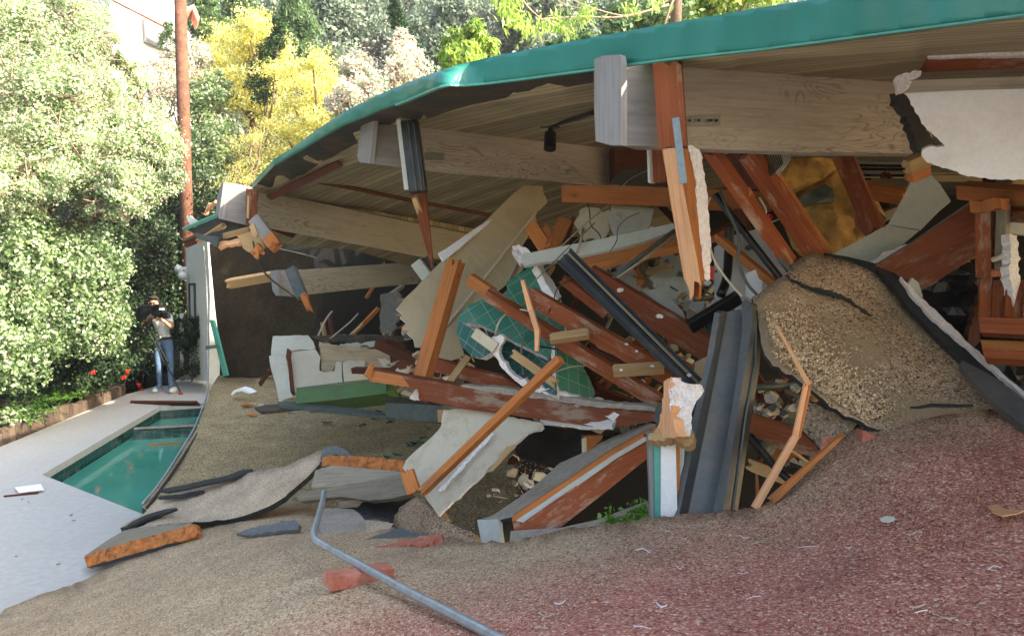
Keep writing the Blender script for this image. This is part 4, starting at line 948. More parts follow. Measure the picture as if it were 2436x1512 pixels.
b1 = beam('third fallen beam with a sunlit grey tip at the far left end of the roof', [(532, 436), (600, 449), (640, 458), (1130, 560), (1130, 625), (1010, 612), (830, 578), (620, 540), (520, 519)], b1c, M['glulam_tan'], (.08, .14, 0),
     [(528, 433), (540, 436), (526, 520), (513, 511), (516, 470)], [(528, 470, 7.5), (538, 470, 7.4), (520, 515, 7.45)], tip=[(532, 434), (586, 446), (584, 535), (520, 520)], axis=((540, 480), (1130, 590)))
b4c = [(650, 670, 10.2), (1000, 640, 11.2), (655, 700, 10.2)]
b4 = beam('low fallen beam with a rounded pale end hanging across the dark opening', [(655, 643), (720, 641), (1000, 622), (1010, 640), (992, 675), (900, 682), (760, 697), (700, 706), (655, 702)], b4c, M['glulam_tan'], (.05, .16, 0),
     [(643, 645), (658, 642), (664, 703), (656, 703), (648, 690)], [(643, 665, 10.3), (660, 665, 10.15), (656, 700, 10.2)], tip=[(655, 642), (700, 641), (716, 705), (657, 703)], axis=((650, 670), (1000, 640)))
S('post_stub', 'dark green splintered post stub crossing the low fallen beam', 'post', (692, 640, 10.1), (722, 712, 9.9), .13, .1, M['greensteel'], roll=20, broken=(0, .1))
S('post_stub', 'orange splintered tip below the dark green post stub', 'post', (722, 700, 9.9), (738, 742, 9.8), .08, .06, M['fresh'], roll=20, broken=(0, .18), w1=.05)
S('plank', 'broken whitish plank poking out left of the low fallen beam', 'plank', (536, 676, 10.4), (652, 656, 10.6), .13, .06, M['tan'], roll=35, broken=(.08, 0))
# post notch and shattered wood at the third beam
PN('post_notch', 'rusty brown post notch strapped across the third beam near its grey tip', 'post', [(585, 448), (612, 455), (610, 520), (604, 530), (585, 532)], [(585, 448, 7.38), (612, 455, 7.4), (585, 532, 7.38)], .06, M['red'])
S('post_notch_strip', 'thin pale splinter on the rusty post notch of the third beam', 'splinter', (592, 465, 7.3), (590, 520, 7.3), .02, .02, M['tan'])
S('split_stud', 'green grey split stud hanging from the third beam toward the right', 'stud', (606, 520, 7.3), (650, 580, 7.2), .11, .07, M['greypaint'], roll=15, broken=(0, .08))
S('split_stud', 'short orange broken end of the split stud under the third beam', 'stud', (640, 562, 7.15), (660, 590, 7.1), .11, .08, M['fresh'], roll=15, broken=(0, .08))
S('split_stud', 'grey splinter hanging straight below the rusty notch', 'splinter', (600, 535, 7.25), (611, 565, 7.2), .05, .03, M['tan'], broken=(0, .05))
S('split_stud', 'orange torn scrap under the rusty notch of the third beam', 'splinter', (605, 588, 7.3), (622, 608, 7.25), .11, .04, M['fresh'], broken=(.04, .1))
tube('hanging_wire', [(602, 575, 7.3), (615, 620, 7.6), (640, 660, 8.2), (700, 705, 9.4)], .009, M['greensteel'], label='thin dark wire sagging from the shattered eave to the low fallen beam', cat='wire')
PN('plywood_scrap', 'torn golden plywood scrap under the rusty notch', 'plywood', [(563, 560), (600, 548), (625, 575), (630, 590), (610, 600), (598, 602), (578, 590)], [(563, 560, 7.5), (625, 575, 7.4), (598, 602, 7.45)], .02, M['tan'], jag=2, seg=8)
# shattered eave corner
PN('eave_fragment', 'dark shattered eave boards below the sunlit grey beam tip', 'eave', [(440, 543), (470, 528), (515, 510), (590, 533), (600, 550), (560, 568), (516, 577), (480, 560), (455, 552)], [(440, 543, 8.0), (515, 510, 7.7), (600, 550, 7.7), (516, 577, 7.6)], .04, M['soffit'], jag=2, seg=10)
S('edge_strip', 'bright bent metal strip along the top of the shattered eave', 'metal strip', (437, 545, 7.9), (515, 513, 7.5), .035, .02, M['tealpaint'])
PN('eave_flap', 'torn white board standing up at the far left tip of the eave', 'board', [(443, 514), (452, 513), (470, 526), (486, 528), (470, 536), (457, 541), (448, 528)], [(443, 514, 7.9), (486, 528, 7.8), (457, 541, 7.85)], .02, M['offwhite'], jag=2, seg=8)
PN('eave_flap', 'curled green metal flap below the shattered eave', 'metal flap', [(462, 553), (490, 560), (516, 562), (520, 566), (515, 588), (495, 576), (470, 568)], [(462, 553, 7.7), (520, 566, 7.5), (515, 588, 7.5)], .02, M['greensteel'])
PN('eave_flap', 'pale torn ply edge hanging in front of the dark opening at the far left', 'board', [(516, 577), (560, 568), (580, 565), (583, 572), (555, 580), (520, 590)], [(516, 577, 7.6), (583, 572, 7.5), (520, 590, 7.55)], .04, M['pale'], jag=2, seg=8)
S('eave_strip', 'tan broken lath leaning across the shattered eave', 'lath', (470, 575, 7.8), (535, 535, 7.6), .05, .03, M['tan'], broken=(.06, .05))
S('eave_strip', 'brown broken lath below the shattered eave near the pole', 'lath', (438, 580, 8.2), (486, 560, 8.0), .08, .05, M['darkred'], broken=(.06, .05))
S('eave_strip', 'second tan lath under the sunlit beam tip', 'lath', (530, 562, 7.6), (596, 545, 7.5), .05, .03, M['tan'], broken=(.06, .05))
for k, (a_, b_) in enumerate((((492, 500, 7.9), (515, 480, 7.7)), ((498, 488, 7.9), (520, 484, 7.7)), ((490, 510, 7.9), (500, 482, 7.9)))):
    S('scaffold_stick', ['pink lath sticking out left of the sunlit beam tip', 'upper pale lath left of the sunlit beam tip', 'upright pale lath left of the sunlit beam tip'][k], 'lath', a_, b_, .03, .03, M['pale'])
# black corner post under the second beam
S('corner_post', 'black steel corner post clamped to the second beam', 'post', (975, 290, 4.98), (996, 458, 4.95), .105, .09, M['blacksteel'], roll=8)
for dx in (-4, 9): S('post_rib', ['left', 'right'][dx > 0] + ' raised rib on the black corner post', 'trim', (975 + dx, 292, 4.91), (996 + dx, 455, 4.88), .006, .012, M['greensteel'])
S('board_scrap', 'thin brown and white board edge left of the black corner post', 'board', (953, 285, 5.0), (972, 452, 5.0), .035, .06, M['offwhite'])
S('broken_post', 'long tapering orange splinter hanging below the black corner post', 'post', (995, 448, 5.05), (1030, 635, 5.3), .09, .06, M['red'], roll=10, w1=.018, broken=(0, .1))
S('broken_post', 'stubby pale splinter at the top left of the long orange splinter', 'post', (986, 470, 5.0), (1000, 508, 5.05), .03, .03, M['tan'], broken=(0, .1))
PN('plate', 'metal connector plate on the second beam right of the black post', 'plate', [(1012, 363), (1057, 363), (1057, 380), (1012, 380)], [(a, b_, c - .02) for a, b_, c in b2c], .006, M['strap'])
# post through the near beam
rp = S('post', 'red brown upper post fixed across the huge near beam', 'post', (1588, 146, 3.09), (1602, 352, 3.12), .105, .06, M['red'], roll=6)
br_ = thing('broken_post', P(1640, 500, 3.1), 'snapped orange post hanging from the huge near beam, splintered at the bottom', 'post')
panel('light_face', [(1576, 354), (1608, 352), (1632, 480), (1659, 620), (1668, 680), (1662, 672), (1652, 668), (1650, 700), (1643, 715), (1640, 690), (1637, 681), (1628, 662), (1600, 500)], [(1576, 354, 3.12), (1608, 354, 3.06), (1640, 690, 3.16)], .02, M['pale'], ext=(.01, .06, 0), parent=br_, axis=((1590, 354), (1640, 700)))
panel('side_face', [(1608, 353), (1637, 353), (1654, 423), (1660, 500), (1664, 560), (1676, 660), (1676, 672), (1670, 668), (1667, 712), (1663, 705), (1664, 680), (1658, 650), (1632, 480)], [(1608, 354, 3.06), (1640, 354, 3.14), (1664, 690, 3.17)], .02, M['fresh'], ext=(-.01, .05, 0), parent=br_, axis=((1615, 354), (1665, 700)))
PN('plaster_strip', 'ragged white plaster strip clinging to the right side of the snapped post', 'plaster', [(1637, 347), (1646, 345), (1668, 365), (1672, 395), (1681, 445), (1684, 500), (1690, 547), (1691, 610), (1690, 663), (1684, 668), (1677, 664), (1670, 600), (1663, 556), (1657, 489), (1654, 423), (1643, 378)], [(1640, 350, 3.14), (1680, 420, 3.2), (1684, 660, 3.22)], .03, M['crumb'], jag=2.5, seg=9, edge=M['cream'])
S('metal_strap', 'upright galvanized strap on the snapped post', 'strap', (1607, 280, 3.03), (1626, 437, 3.0), .028, .006, M['strap'], roll=0)
PN('metal_strap', 'horizontal galvanized strap with bolt holes on the near beam', 'strap', [(1622, 277), (1714, 274), (1714, 298), (1622, 301)], [(a, b_, c - .012) for a, b_, c in b3c], .006, M['strap'])
for k, x in enumerate((1640, 1662, 1690, 1704)):
    c_ = Depth([(a, b_, c - .02) for a, b_, c in b3c]).pts([(x, 287)])[0]; MB().tube([c_, c_ - Vector((0, .008, 0))], .006, 8).build('bolt', M['blacksteel'], label='small dark bolt in the horizontal strap on the near beam', cat='bolt', group='bolts in the horizontal strap')
S('post_stub', 'short mottled white and red post stub behind the snapped post', 'post', (1562, 350, 3.35), (1565, 436, 3.35), .065, .05, M['red'], roll=5, broken=(0, .01))
S('plaster_edge', 'white painted edge on the mottled post stub', 'plaster', (1547, 352, 3.33), (1550, 436, 3.33), .012, .05, M['offwhite'])
# track light
tl = thing('track_light', P(1305, 330, 5.6), 'small black spotlight hanging from a black track under the ceiling', 'lamp')
mb = MB(); mb.tube(smooth_path([P(1288, 300, 5.5), P(1330, 293, 5.3), P(1375, 281, 4.9), P(1412, 268, 4.5)]), .016, 6); mb.build('track', M['camblack'], parent=tl)
MB().tube([P(1312, 296, 5.45), P(1310, 320, 5.45)], .022, 10).build('stem', M['camblack'], parent=tl)
MB().tube([P(1309, 318, 5.45), P(1308, 354, 5.4)], [.04, .042], 16).build('lamp_can', M['camblack'], parent=tl)
MB().box(P(1308, 298, 5.45), (.13, .05, .035)).build('adapter', M['camblack'], parent=tl)

# ---------------------------------------------------------------- plaster ceiling chunk at upper right
ch = thing('ceiling_chunk', P(2350, 300, 3), 'large white plaster ceiling chunk with broken brown framing at the upper right edge', 'plaster chunk')
panel('white_face', [(2150, 221), (2300, 214), (2450, 210), (2650, 205), (2650, 440), (2436, 428), (2380, 428), (2303, 420), (2250, 400), (2206, 387), (2192, 370), (2193, 358), (2206, 350), (2248, 348), (2235, 335), (2206, 309), (2185, 275), (2165, 240)], [(2150, 221, 3.02), (2450, 210, 2.85), (2200, 387, 3.05)], .05, M['white'], parent=ch, jag=2, seg=9, edge=M['crumb'])
panel('lower_framing', [(2150, 196), (2170, 191), (2450, 182), (2650, 178), (2650, 208), (2450, 211), (2300, 215), (2150, 222), (2136, 212)], [(2150, 200, 2.98), (2450, 190, 2.8), (2150, 222, 3.0)], .06, M['greywood'], parent=ch)
panel('brown_board', [(2206, 136), (2320, 134), (2450, 130), (2650, 126), (2650, 180), (2450, 184), (2165, 194), (2192, 160)], [(2206, 136, 3.0), (2450, 130, 2.85), (2165, 194, 3.0)], .08, M['red'], parent=ch)
panel('white_lip', [(2206, 133), (2231, 125), (2450, 118), (2650, 114), (2650, 127), (2450, 131), (2320, 134), (2206, 138)], [(2206, 133, 2.97), (2450, 120, 2.8), (2206, 138, 2.97)], .08, M['crumb'], parent=ch, jag=1, seg=14)
panel('white_corner', [(2130, 184), (2150, 174), (2193, 168), (2190, 180), (2172, 192), (2160, 212), (2136, 222), (2134, 205)], [(2130, 184, 2.98), (2193, 168, 2.95), (2136, 220, 2.98)], .07, M['crumb'], parent=ch, jag=2, seg=7)
PN('gap_shadow', 'black strip standing in for the shadow between the near beam and the white ceiling chunk', 'felt', [(2132, 222), (2160, 228), (2195, 290), (2225, 345), (2215, 370), (2190, 372), (2175, 330), (2150, 270), (2132, 250)], [(2132, 222, 3.35), (2225, 345, 3.4), (2190, 372, 3.4)], .05, M['rubber'], jag=3, seg=10)  # shadow beside the ceiling chunk, drawn as a black strip
S('wood_block', 'short brown wood block below the left tip of the white ceiling chunk', 'block', (2155, 398, 3.4), (2210, 372, 3.4), .06, .06, M['tan'])
S('wood_block', 'second brown wood block just under the first by the near beam end', 'block', (2160, 420, 3.5), (2205, 400, 3.5), .05, .06, M['fresh'])

# ---------------------------------------------------------------- right hand debris
PN('folded_wallboard', 'upper grey leaf of a folded wallboard right of the amber insulation', 'wallboard', [(2176, 414), (2212, 414), (2237, 439), (2262, 478), (2235, 500), (2190, 546), (2113, 533), (2154, 459)], [(2176, 414, 4.4), (2262, 478, 4.3), (2113, 533, 4.35)], .02, M['offwhite'])
PN('folded_wallboard', 'lower greenish leaf of the folded wallboard above the red brown board', 'wallboard', [(2113, 533), (2190, 546), (2150, 580), (2100, 612), (2052, 628), (1975, 608)], [(2113, 533, 4.35), (2190, 546, 4.35), (1975, 608, 4.3)], .02, M['greyboard'])
PN('plaster_edge', 'white crumbly edge lying on the greenish wallboard leaf', 'plaster', [(2100, 600), (2195, 570), (2212, 573), (2130, 630), (2050, 640)], [(2100, 600, 4.26), (2212, 573, 4.24), (2050, 640, 4.24)], .03, M['crumb'], jag=3, seg=10)
PN('header_board', 'wide red brown board slanting up to the right behind the upturned slab', 'board', [(2082, 632), (2160, 585), (2328, 470), (2336, 520), (2333, 603), (2250, 655), (2182, 696), (2130, 650)], [(2082, 632, 4.15), (2328, 470, 3.95), (2182, 696, 4.1)], .05, M['red'], edge=M['greypaint'], axis=((2082, 660), (2330, 530)))
PN('green_scrap', 'small grey green scrap at the lower edge of the wide red brown board', 'scrap', [(2150, 690), (2170, 660), (2185, 672), (2196, 705), (2188, 720)], [(2150, 690, 4.05)], .02, M['greyboard'])
PN('black_sheet', 'crumpled black sheet in the gap right of the upturned slab', 'plastic', [(2170, 712), (2250, 655), (2335, 605), (2345, 700), (2338, 790), (2310, 830), (2300, 850), (2240, 790), (2200, 750)], [(2170, 712, 4.1), (2335, 605, 4.2), (2310, 830, 3.9)], .02, M['plastic'], step=22, bump=.16, bscale=3.5)  # near-black crumpled sheet filling the gap
PN('black_sheet', 'dark plastic fold hanging behind the edge flashing at the right', 'plastic', [(2338, 640), (2436, 700), (2600, 760), (2600, 1000), (2436, 960), (2300, 860)], [(2338, 640, 4.6), (2600, 760, 4.4), (2300, 860, 4.2)], .02, M['plastic'], step=30, bump=.12)
S('stud', 'upright brown stud at the right end of the wide red brown board', 'stud', (2350, 478, 3.85), (2352, 660, 3.85), .075, .09, M['red'], roll=30)
S('stud', 'pale orange block capping the upright brown stud at the right', 'block', (2352, 470, 3.7), (2356, 505, 3.7), .13, .1, M['fresh'], roll=20)
S('stud', 'greyish upright stud right of the capped brown stud', 'stud', (2388, 470, 3.75), (2382, 640, 3.8), .045, .09, M['greywood'], roll=10)
S('rail', 'orange framing rail at the right edge under the ceiling chunk', 'rail', (2290, 452, 4.0), (2500, 470, 3.6), .07, .09, M['fresh'], roll=20)
S('rail', 'darker framing rail below the orange rail at the right edge', 'rail', (2400, 505, 3.9), (2520, 512, 3.6), .06, .09, M['red'])
PN('wallboard', 'pale wallboard piece between studs at the right edge', 'wallboard', [(2402, 500), (2470, 500), (2470, 575), (2440, 560), (2402, 556)], [(2420, 530, 4.0)], .02, M['offwhite'])
tube('shoe_shape', [(2362, 618, 3.75), (2380, 612, 3.72), (2395, 600, 3.72), (2400, 590, 3.74)], .014, M['cream'], label='small beige curved scrap lying beside the right studs', cat='scrap')
PN('plaster_strip', 'knobbly white plaster strip running down between the right studs', 'plaster', [(2402, 555), (2420, 560), (2425, 640), (2432, 700), (2445, 750), (2430, 765), (2415, 740), (2410, 690), (2400, 660), (2405, 600)], [(2402, 560, 3.7), (2425, 650, 3.68), (2430, 760, 3.62)], .04, M['crumb'], jag=3, seg=8)
for k, (x0, x1) in enumerate(((2333, 2361), (2363, 2392), (2394, 2436), (2438, 2500))):
    PN('sheathing_board', ['leftmost upright salmon board in the right edge stack', 'second upright salmon board in the right edge stack', 'third upright salmon board at the photo edge', 'fourth upright board beyond the photo edge'][k], 'board', [(x0, 664 + k * 3), (x1, 656 + k * 5), (x1 - 2, 758), (x0 - 4, 752)], [(x0, 660, 3.75 - k * .03), (x1, 660, 3.74 - k * .03), (x0, 752, 3.65 - k * .03)], .03, M['red'], axis=((x0, 660), (x0 - 3, 750)))
for k, (y0, y1, dd) in enumerate(((754, 790, 3.55), (808, 826, 3.5), (826, 850, 3.48))):
    PN('sheathing_board', ['wide salmon board lying level across the right edge stack', 'thin orange board below the wide salmon board', 'lowest salmon board of the right edge stack'][k], 'board', [(2328 + k * 4, y0), (2520, y0 + 6), (2520, y1 + 10), (2332 + k * 5, y1)], [(2328, y0, dd), (2520, y0, dd - .2), (2332, y1, dd - .03)], .06, M['fresh'] if k == 1 else M['red'], axis=((2330, y0), (2500, y0 + 5)))
PN('wood_debris', 'rusty splintered wood left of the right edge stack', 'board', [(2312, 760), (2332, 700), (2330, 800), (2318, 848), (2302, 830)], [(2312, 760, 3.8)], .04, M['darkred'], jag=3, seg=10)
# rear studs, blinds and insulation
PN('insulation_batt', 'bulging amber insulation batt in the middle of the right hand wreck', 'insulation', [(1880, 470), (1925, 405), (1960, 385), (1992, 400), (2010, 440), (2085, 470), (2110, 520), (2090, 545), (2010, 600), (1960, 612), (1900, 560), (1880, 510)], [(1880, 470, 4.9), (1992, 400, 5.0), (2100, 530, 4.8), (1960, 610, 4.5)], .1, M['insul'], step=18, bump=.14, bscale=5, smooth=True)
PN('insulation_batt', 'upper flap of amber insulation beside the white vent grille', 'insulation', [(1882, 376), (1940, 372), (1985, 378), (1990, 400), (1960, 425), (1900, 455), (1870, 450), (1860, 430)], [(1882, 376, 4.9), (1985, 378, 5.0), (1870, 450, 4.8)], .08, M['insul'], step=16, bump=.1, bscale=6, smooth=True)
PN('foil_flap', 'shiny grey green flap lying on the amber insulation', 'flap', [(1893, 478), (1915, 462), (1940, 447), (1962, 437), (1980, 448), (1987, 470), (1984, 480), (1940, 484), (1905, 492)], [(1893, 478, 4.7), (1987, 470, 4.75), (1940, 445, 4.75)], .02, M['greensteel'], step=14, bump=.04)
S('stud', 'orange brown stud slanting down right across the amber insulation', 'stud', (2008, 370, 4.6), (2082, 552, 4.35), .1, .05, M['red'], roll=15)
S('stud', 'thin light edge of lumber left of the slanting insulation stud', 'stud', (1990, 376, 4.62), (2066, 545, 4.4), .04, .04, M['fresh'], roll=15)
PN('insulation_facing', 'pinkish torn insulation facing right of the slanting stud', 'facing', [(2030, 470), (2050, 480), (2085, 530), (2090, 550), (2065, 560), (2040, 530)], [(2030, 470, 4.45)], .03, M['paper'], step=14, bump=.05)
S('block', 'stubby stud end lying level left of the folded wallboard', 'stud', (2060, 452, 4.7), (2158, 468, 4.6), .08, .07, M['fresh'], roll=35)
S('block', 'grey topped lumber above the stubby stud left of the folded wallboard', 'stud', (2070, 440, 4.8), (2160, 446, 4.7), .06, .07, M['greywood'], roll=35)
bl = thing('window_blinds', P(2060, 410, 5.2), 'collapsed dark slatted blinds lying flat under the near beam', 'blinds')
for k in range(8): stick('slat', (1945 + random.uniform(0, 90), 385 + k * 8, 5.2), (2150 + random.uniform(0, 10), 388 + k * 7.5 + random.uniform(-3, 3), 5.0), .025, .004, M['blacksteel'] if k % 3 else M['greyboard'], roll=60, parent=bl)
vg = thing('vent_grille', P(1840, 395, 4.3), 'white slatted vent grille hanging diagonally under the near beam', 'vent')
panel('grille_frame', [(1775, 352), (1876, 354), (1882, 378), (1870, 395), (1860, 402), (1848, 433), (1842, 436), (1800, 392)], [(1775, 352, 4.35), (1882, 378, 4.35), (1842, 436, 4.2)], .03, M['wash'], parent=vg)
for k in range(9): stick('slat', (1802 + k * 6.5, 360, 4.28), (1836 + k * 3.2, 418 - k * 3.5, 4.16), .008, .01, M['greensteel'], roll=0, parent=vg)
# diagonal studs under the near beam
S('stud', 'long brown stud slanting down right just right of the snapped post', 'stud', (1688, 352, 3.9), (1890, 640, 4.15), .05, .09, M['red'], roll=25)
S('stud', 'dark stained stud slanting behind the first one right of the snapped post', 'stud', (1738, 360, 4.3), (1795, 450, 4.35), .1, .05, M['darkred'], roll=25)
S('stud', 'thick reddish stud slanting down to the top of the upturned slab', 'stud', (1780, 362, 4.2), (1945, 610, 4.3), .085, .09, M['red'], roll=25)
S('stud', 'orange stud lying along the right side of the thick reddish stud', 'stud', (1812, 375, 4.3), (1968, 608, 4.35), .06, .05, M['fresh'], roll=20)
S('block', 'short orange block nailed between the two slanting studs', 'block', (1770, 455, 4.0), (1795, 500, 4.1), .05, .05, M['fresh'])
S('pipe', 'thin dark pipe slanting down to the left corner of the upturned slab', 'pipe', (1700, 462, 4.2), (1862, 670, 4.05), .032, .03, M['blacksteel'], roll=45)
tube('vent_pipe', [(1736, 536, 4.6), (1733, 600, 4.6), (1729, 660, 4.5), (1715, 700, 4.4)], .026, M['blacksteel'], label='upright black pipe bending at the bottom behind the snapped post', cat='pipe', n=14)
tube('conduit', [(1795, 470, 4.25), (1803, 510, 4.2), (1825, 560, 4.15), (1852, 610, 4.1), (1885, 650, 4.05)], .012, M['greensteel'], label='thin grey conduit between the slanting studs', cat='conduit')
tube('cable', [(1690, 470, 4.1), (1680, 500, 4.1), (1683, 560, 4.1), (1700, 620, 4.05), (1730, 665, 4.0), (1765, 705, 3.9)], .006, M['cream'], label='pale looping cable right of the plaster strip on the snapped post', cat='cable')
tube('cable', [(1712, 455, 4.2), (1732, 500, 4.15), (1757, 560, 4.1), (1757, 620, 4.05), (1775, 670, 4.0), (1800, 700, 3.95)], .008, M['greensteel'], label='dark green cable hanging in front of the upright black pipe', cat='cable')
tube('cable', [(1805, 470, 4.1), (1822, 500, 4.1), (1815, 520, 4.1)], .006, M['cream'], label='short pale hooked cable between the slanting studs', cat='cable')
ap = thing('appliance', P(1820, 620, 4.6), 'white enamel appliance panel with a round black hole behind the slanting pipe', 'appliance')
panel('panel', [(1742, 560), (1800, 545), (1850, 560), (1900, 640), (1900, 720), (1800, 760), (1744, 740)], [(1742, 560, 4.7), (1900, 640, 4.7), (1744, 740, 4.6)], .3, M['wash'], parent=ap)
c_ = P(1779, 589, 4.66); MB().tube([c_, c_ - Vector((0, .02, 0))], .016, 14).build('knob_hole', M['camblack'], parent=ap)
for k in range(4): c_ = P(1848 + k * 2, 518 + k * 9, 4.2); 
PN('tail_light', 'small red plastic lens glimpsed between the slanting studs', 'lens', [(1830, 508), (1838, 512), (1835, 535), (1829, 528)], [(1830, 520, 4.35)], .02, M['redplastic'])
PN('tail_light', 'narrow red plastic lens right of the splintered foot of the snapped post', 'lens', [(1692, 632), (1700, 634), (1698, 668), (1690, 662)], [(1695, 650, 4.4)], .02, M['redplastic'])
PN('gap_light_board', 'white board standing in for the bright outside in the gap left of the upturned slab', 'light_board', [(1776, 650), (1800, 640), (1815, 655), (1812, 700), (1798, 715), (1776, 705)], [(1776, 650, 4.45)], .02, M['sheet'])  # white board added as the daylight showing through the gap
# horizontal orange header behind the snapped post
PN('header_beam', 'level orange beam crossing behind the snapped post', 'beam', [(1337, 441), (1460, 441), (1590, 446), (1690, 450), (1832, 458), (1836, 503), (1690, 499), (1594, 491), (1460, 485), (1338, 480)], [(1337, 441, 5.5), (1836, 480, 5.2), (1338, 480, 5.5)], .09, M['fresh'], ext=(0, .09, 0), axis=((1337, 460), (1836, 480)))
PN('felt_strip', 'grey felt strip on top of the level orange beam', 'felt', [(1450, 436), (1480, 405), (1550, 395), (1592, 400), (1592, 446), (1480, 441)], [(1450, 436, 5.58), (1592, 400, 5.9), (1592, 446, 5.6)], .03, M['felt'])
PN('dark_block', 'dark red framing block under the broken end of the second beam', 'block', [(1462, 352), (1560, 350), (1562, 436), (1462, 441)], [(1462, 352, 6.2), (1562, 350, 6.3), (1462, 441, 6.2)], .1, M['darkred'])
tube('wire', [(1470, 455, 5.3), (1500, 425, 5.3), (1545, 405, 5.3), (1585, 400, 5.2)], .005, M['greywood'], label='thin wire arcing above the level orange beam', cat='wire')
PN('wallboard', 'pale rectangular wallboard hanging under the level orange beam', 'wallboard', [(1454, 489), (1500, 491), (1556, 496), (1545, 540), (1538, 545), (1500, 552), (1461, 561), (1450, 535)], [(1454, 489, 5.6), (1556, 496, 5.55), (1461, 561, 5.5)], .02, M['offwhite'])
PN('wallboard', 'torn grey wallboard scraps left of the pale rectangular wallboard', 'wallboard', [(1378, 500), (1400, 492), (1448, 498), (1450, 545), (1440, 562), (1390, 575), (1376, 552), (1365, 530)], [(1378, 500, 5.7), (1450, 498, 5.65), (1390, 575, 5.6)], .03, M['cream'], jag=5, seg=10)
for k, (a_, b_) in enumerate((((1262, 535, 5.9), (1300, 595, 5.7)), ((1290, 540, 5.85), (1318, 592, 5.7)), ((1345, 522, 5.8), (1312, 590, 5.7)), ((1365, 515, 5.9), (1345, 590, 5.8)))):
    S('sawn_block', ['leftmost of the four short orange boards fanned beside the wallboard', 'second of the four fanned short orange boards', 'third fanned short orange board, leaning right', 'rightmost thin board of the fanned group'][k], 'board', a_, b_, (.1, .09, .1, .03)[k], .03, M['fresh'] if k < 3 else M['red'], roll=10)
PN('insulation_tuft', 'crumpled pale pink plaster lump at the end of the grey plank', 'plaster', [(1218, 585), (1235, 580), (1250, 588), (1262, 600), (1268, 615), (1250, 628), (1232, 622), (1220, 604)], [(1218, 585, 5.3)], .08, M['crumb'], jag=4, seg=6, step=9, bump=.06, bscale=9)
PN('plank', 'long pale grey plank running up right toward the snapped post', 'plank', [(1243, 605), (1334, 586), (1420, 570), (1500, 553), (1600, 531), (1610, 545), (1530, 575), (1440, 597), (1378, 609), (1245, 632)], [(1243, 605, 5.2), (1600, 531, 5.0), (1245, 632, 5.15)], .03, M['offwhite'], axis=((1243, 615), (1600, 538)))
PN('plank', 'orange plank directly under the long pale grey plank', 'plank', [(1378, 609), (1440, 597), (1530, 576), (1612, 556), (1614, 584), (1500, 606), (1400, 630)], [(1378, 609, 5.15), (1612, 556, 5.0), (1400, 630, 5.0)], .05, M['fresh'], axis=((1378, 615), (1612, 570)))
PN('plank', 'dusty plank fragment beneath the orange plank', 'plank', [(1350, 640), (1400, 628), (1500, 604), (1540, 598), (1530, 612), (1420, 650), (1370, 665)], [(1350, 640, 5.2)], .04, M['cream'])
tube('conduit', [(1452, 668, 4.7), (1520, 612, 4.75), (1606, 548, 4.8)], .014, M['greensteel'], label='upper thin grey conduit slanting up toward the snapped post', cat='conduit', curve=False)
tube('conduit', [(1468, 660, 4.65), (1540, 612, 4.7), (1608, 562, 4.8)], .008, M['greywood'], label='lower thinner conduit slanting up toward the snapped post', cat='conduit', curve=False)
tube('wire', [(1330, 590, 5.2), (1395, 530, 5.3), (1450, 486, 5.3)], .005, M['greywood'], label='thin wire rising over the fanned boards', cat='wire', curve=False)
tube('wire', [(1240, 700, 5.0), (1330, 610, 5.1), (1415, 530, 5.2)], .004, M['greywood'], label='thin wire crossing behind the upper tile wall', cat='wire', curve=False)
tube('conduit', [(1373, 600, 5.0), (1382, 570, 5.1), (1388, 545, 5.2)], .01, M['greywood'], label='short upright tube above the black rail', cat='conduit', curve=False)
# wall behind centre
PN('wallboard', 'grey torn wallboard with red paint behind the splintered foot of the snapped post', 'wallboard', [(1545, 640), (1600, 600), (1640, 620), (1650, 700), (1640, 745), (1600, 735), (1570, 715), (1555, 680)], [(1545, 640, 5.3)], .03, M['offwhite'], jag=5, seg=10)
PN('wallboard', 'grey wall panel deep behind the thin conduits', 'wallboard', [(1420, 660), (1560, 590), (1600, 600), (1600, 700), (1560, 735), (1480, 700)], [(1420, 660, 5.9)], .03, M['greyboard'])
S('stud', 'short upright orange stud behind the thin conduits', 'stud', (1528, 605, 5.4), (1527, 680, 5.4), .06, .05, M['fresh'])
S('stud', 'upright red stud left of the splintered foot of the snapped post', 'stud', (1610, 560, 5.5), (1604, 740, 5.5), .1, .06, M['red'])
PN('wallboard', 'curled grey wallboard leaning between the red planks and the snapped post', 'wallboard', [(1525, 690), (1560, 688), (1600, 715), (1625, 740), (1640, 790), (1610, 770), (1580, 730)], [(1525, 690, 4.9)], .02, M['greyboard'])
PN('glass_cube_debris', 'heap of broken green safety glass behind the top of the grey steel column', 'glass', [(1660, 760), (1700, 735), (1740, 728), (1775, 740), (1770, 800), (1720, 830), (1690, 815)], [(1660, 760, 4.6)], .05, M['greensteel'], step=10, bump=.09, bscale=14)
S('channel', 'short dark green steel angle leaning above the safety glass', 'steel angle', (1640, 778, 4.3), (1758, 706, 4.3), .07, .05, M['blacksteel'], roll=30)
S('stud', 'orange stud tucked under the looping cables', 'stud', (1702, 560, 4.6), (1860, 690, 4.4), .04, .05, M['fresh'])

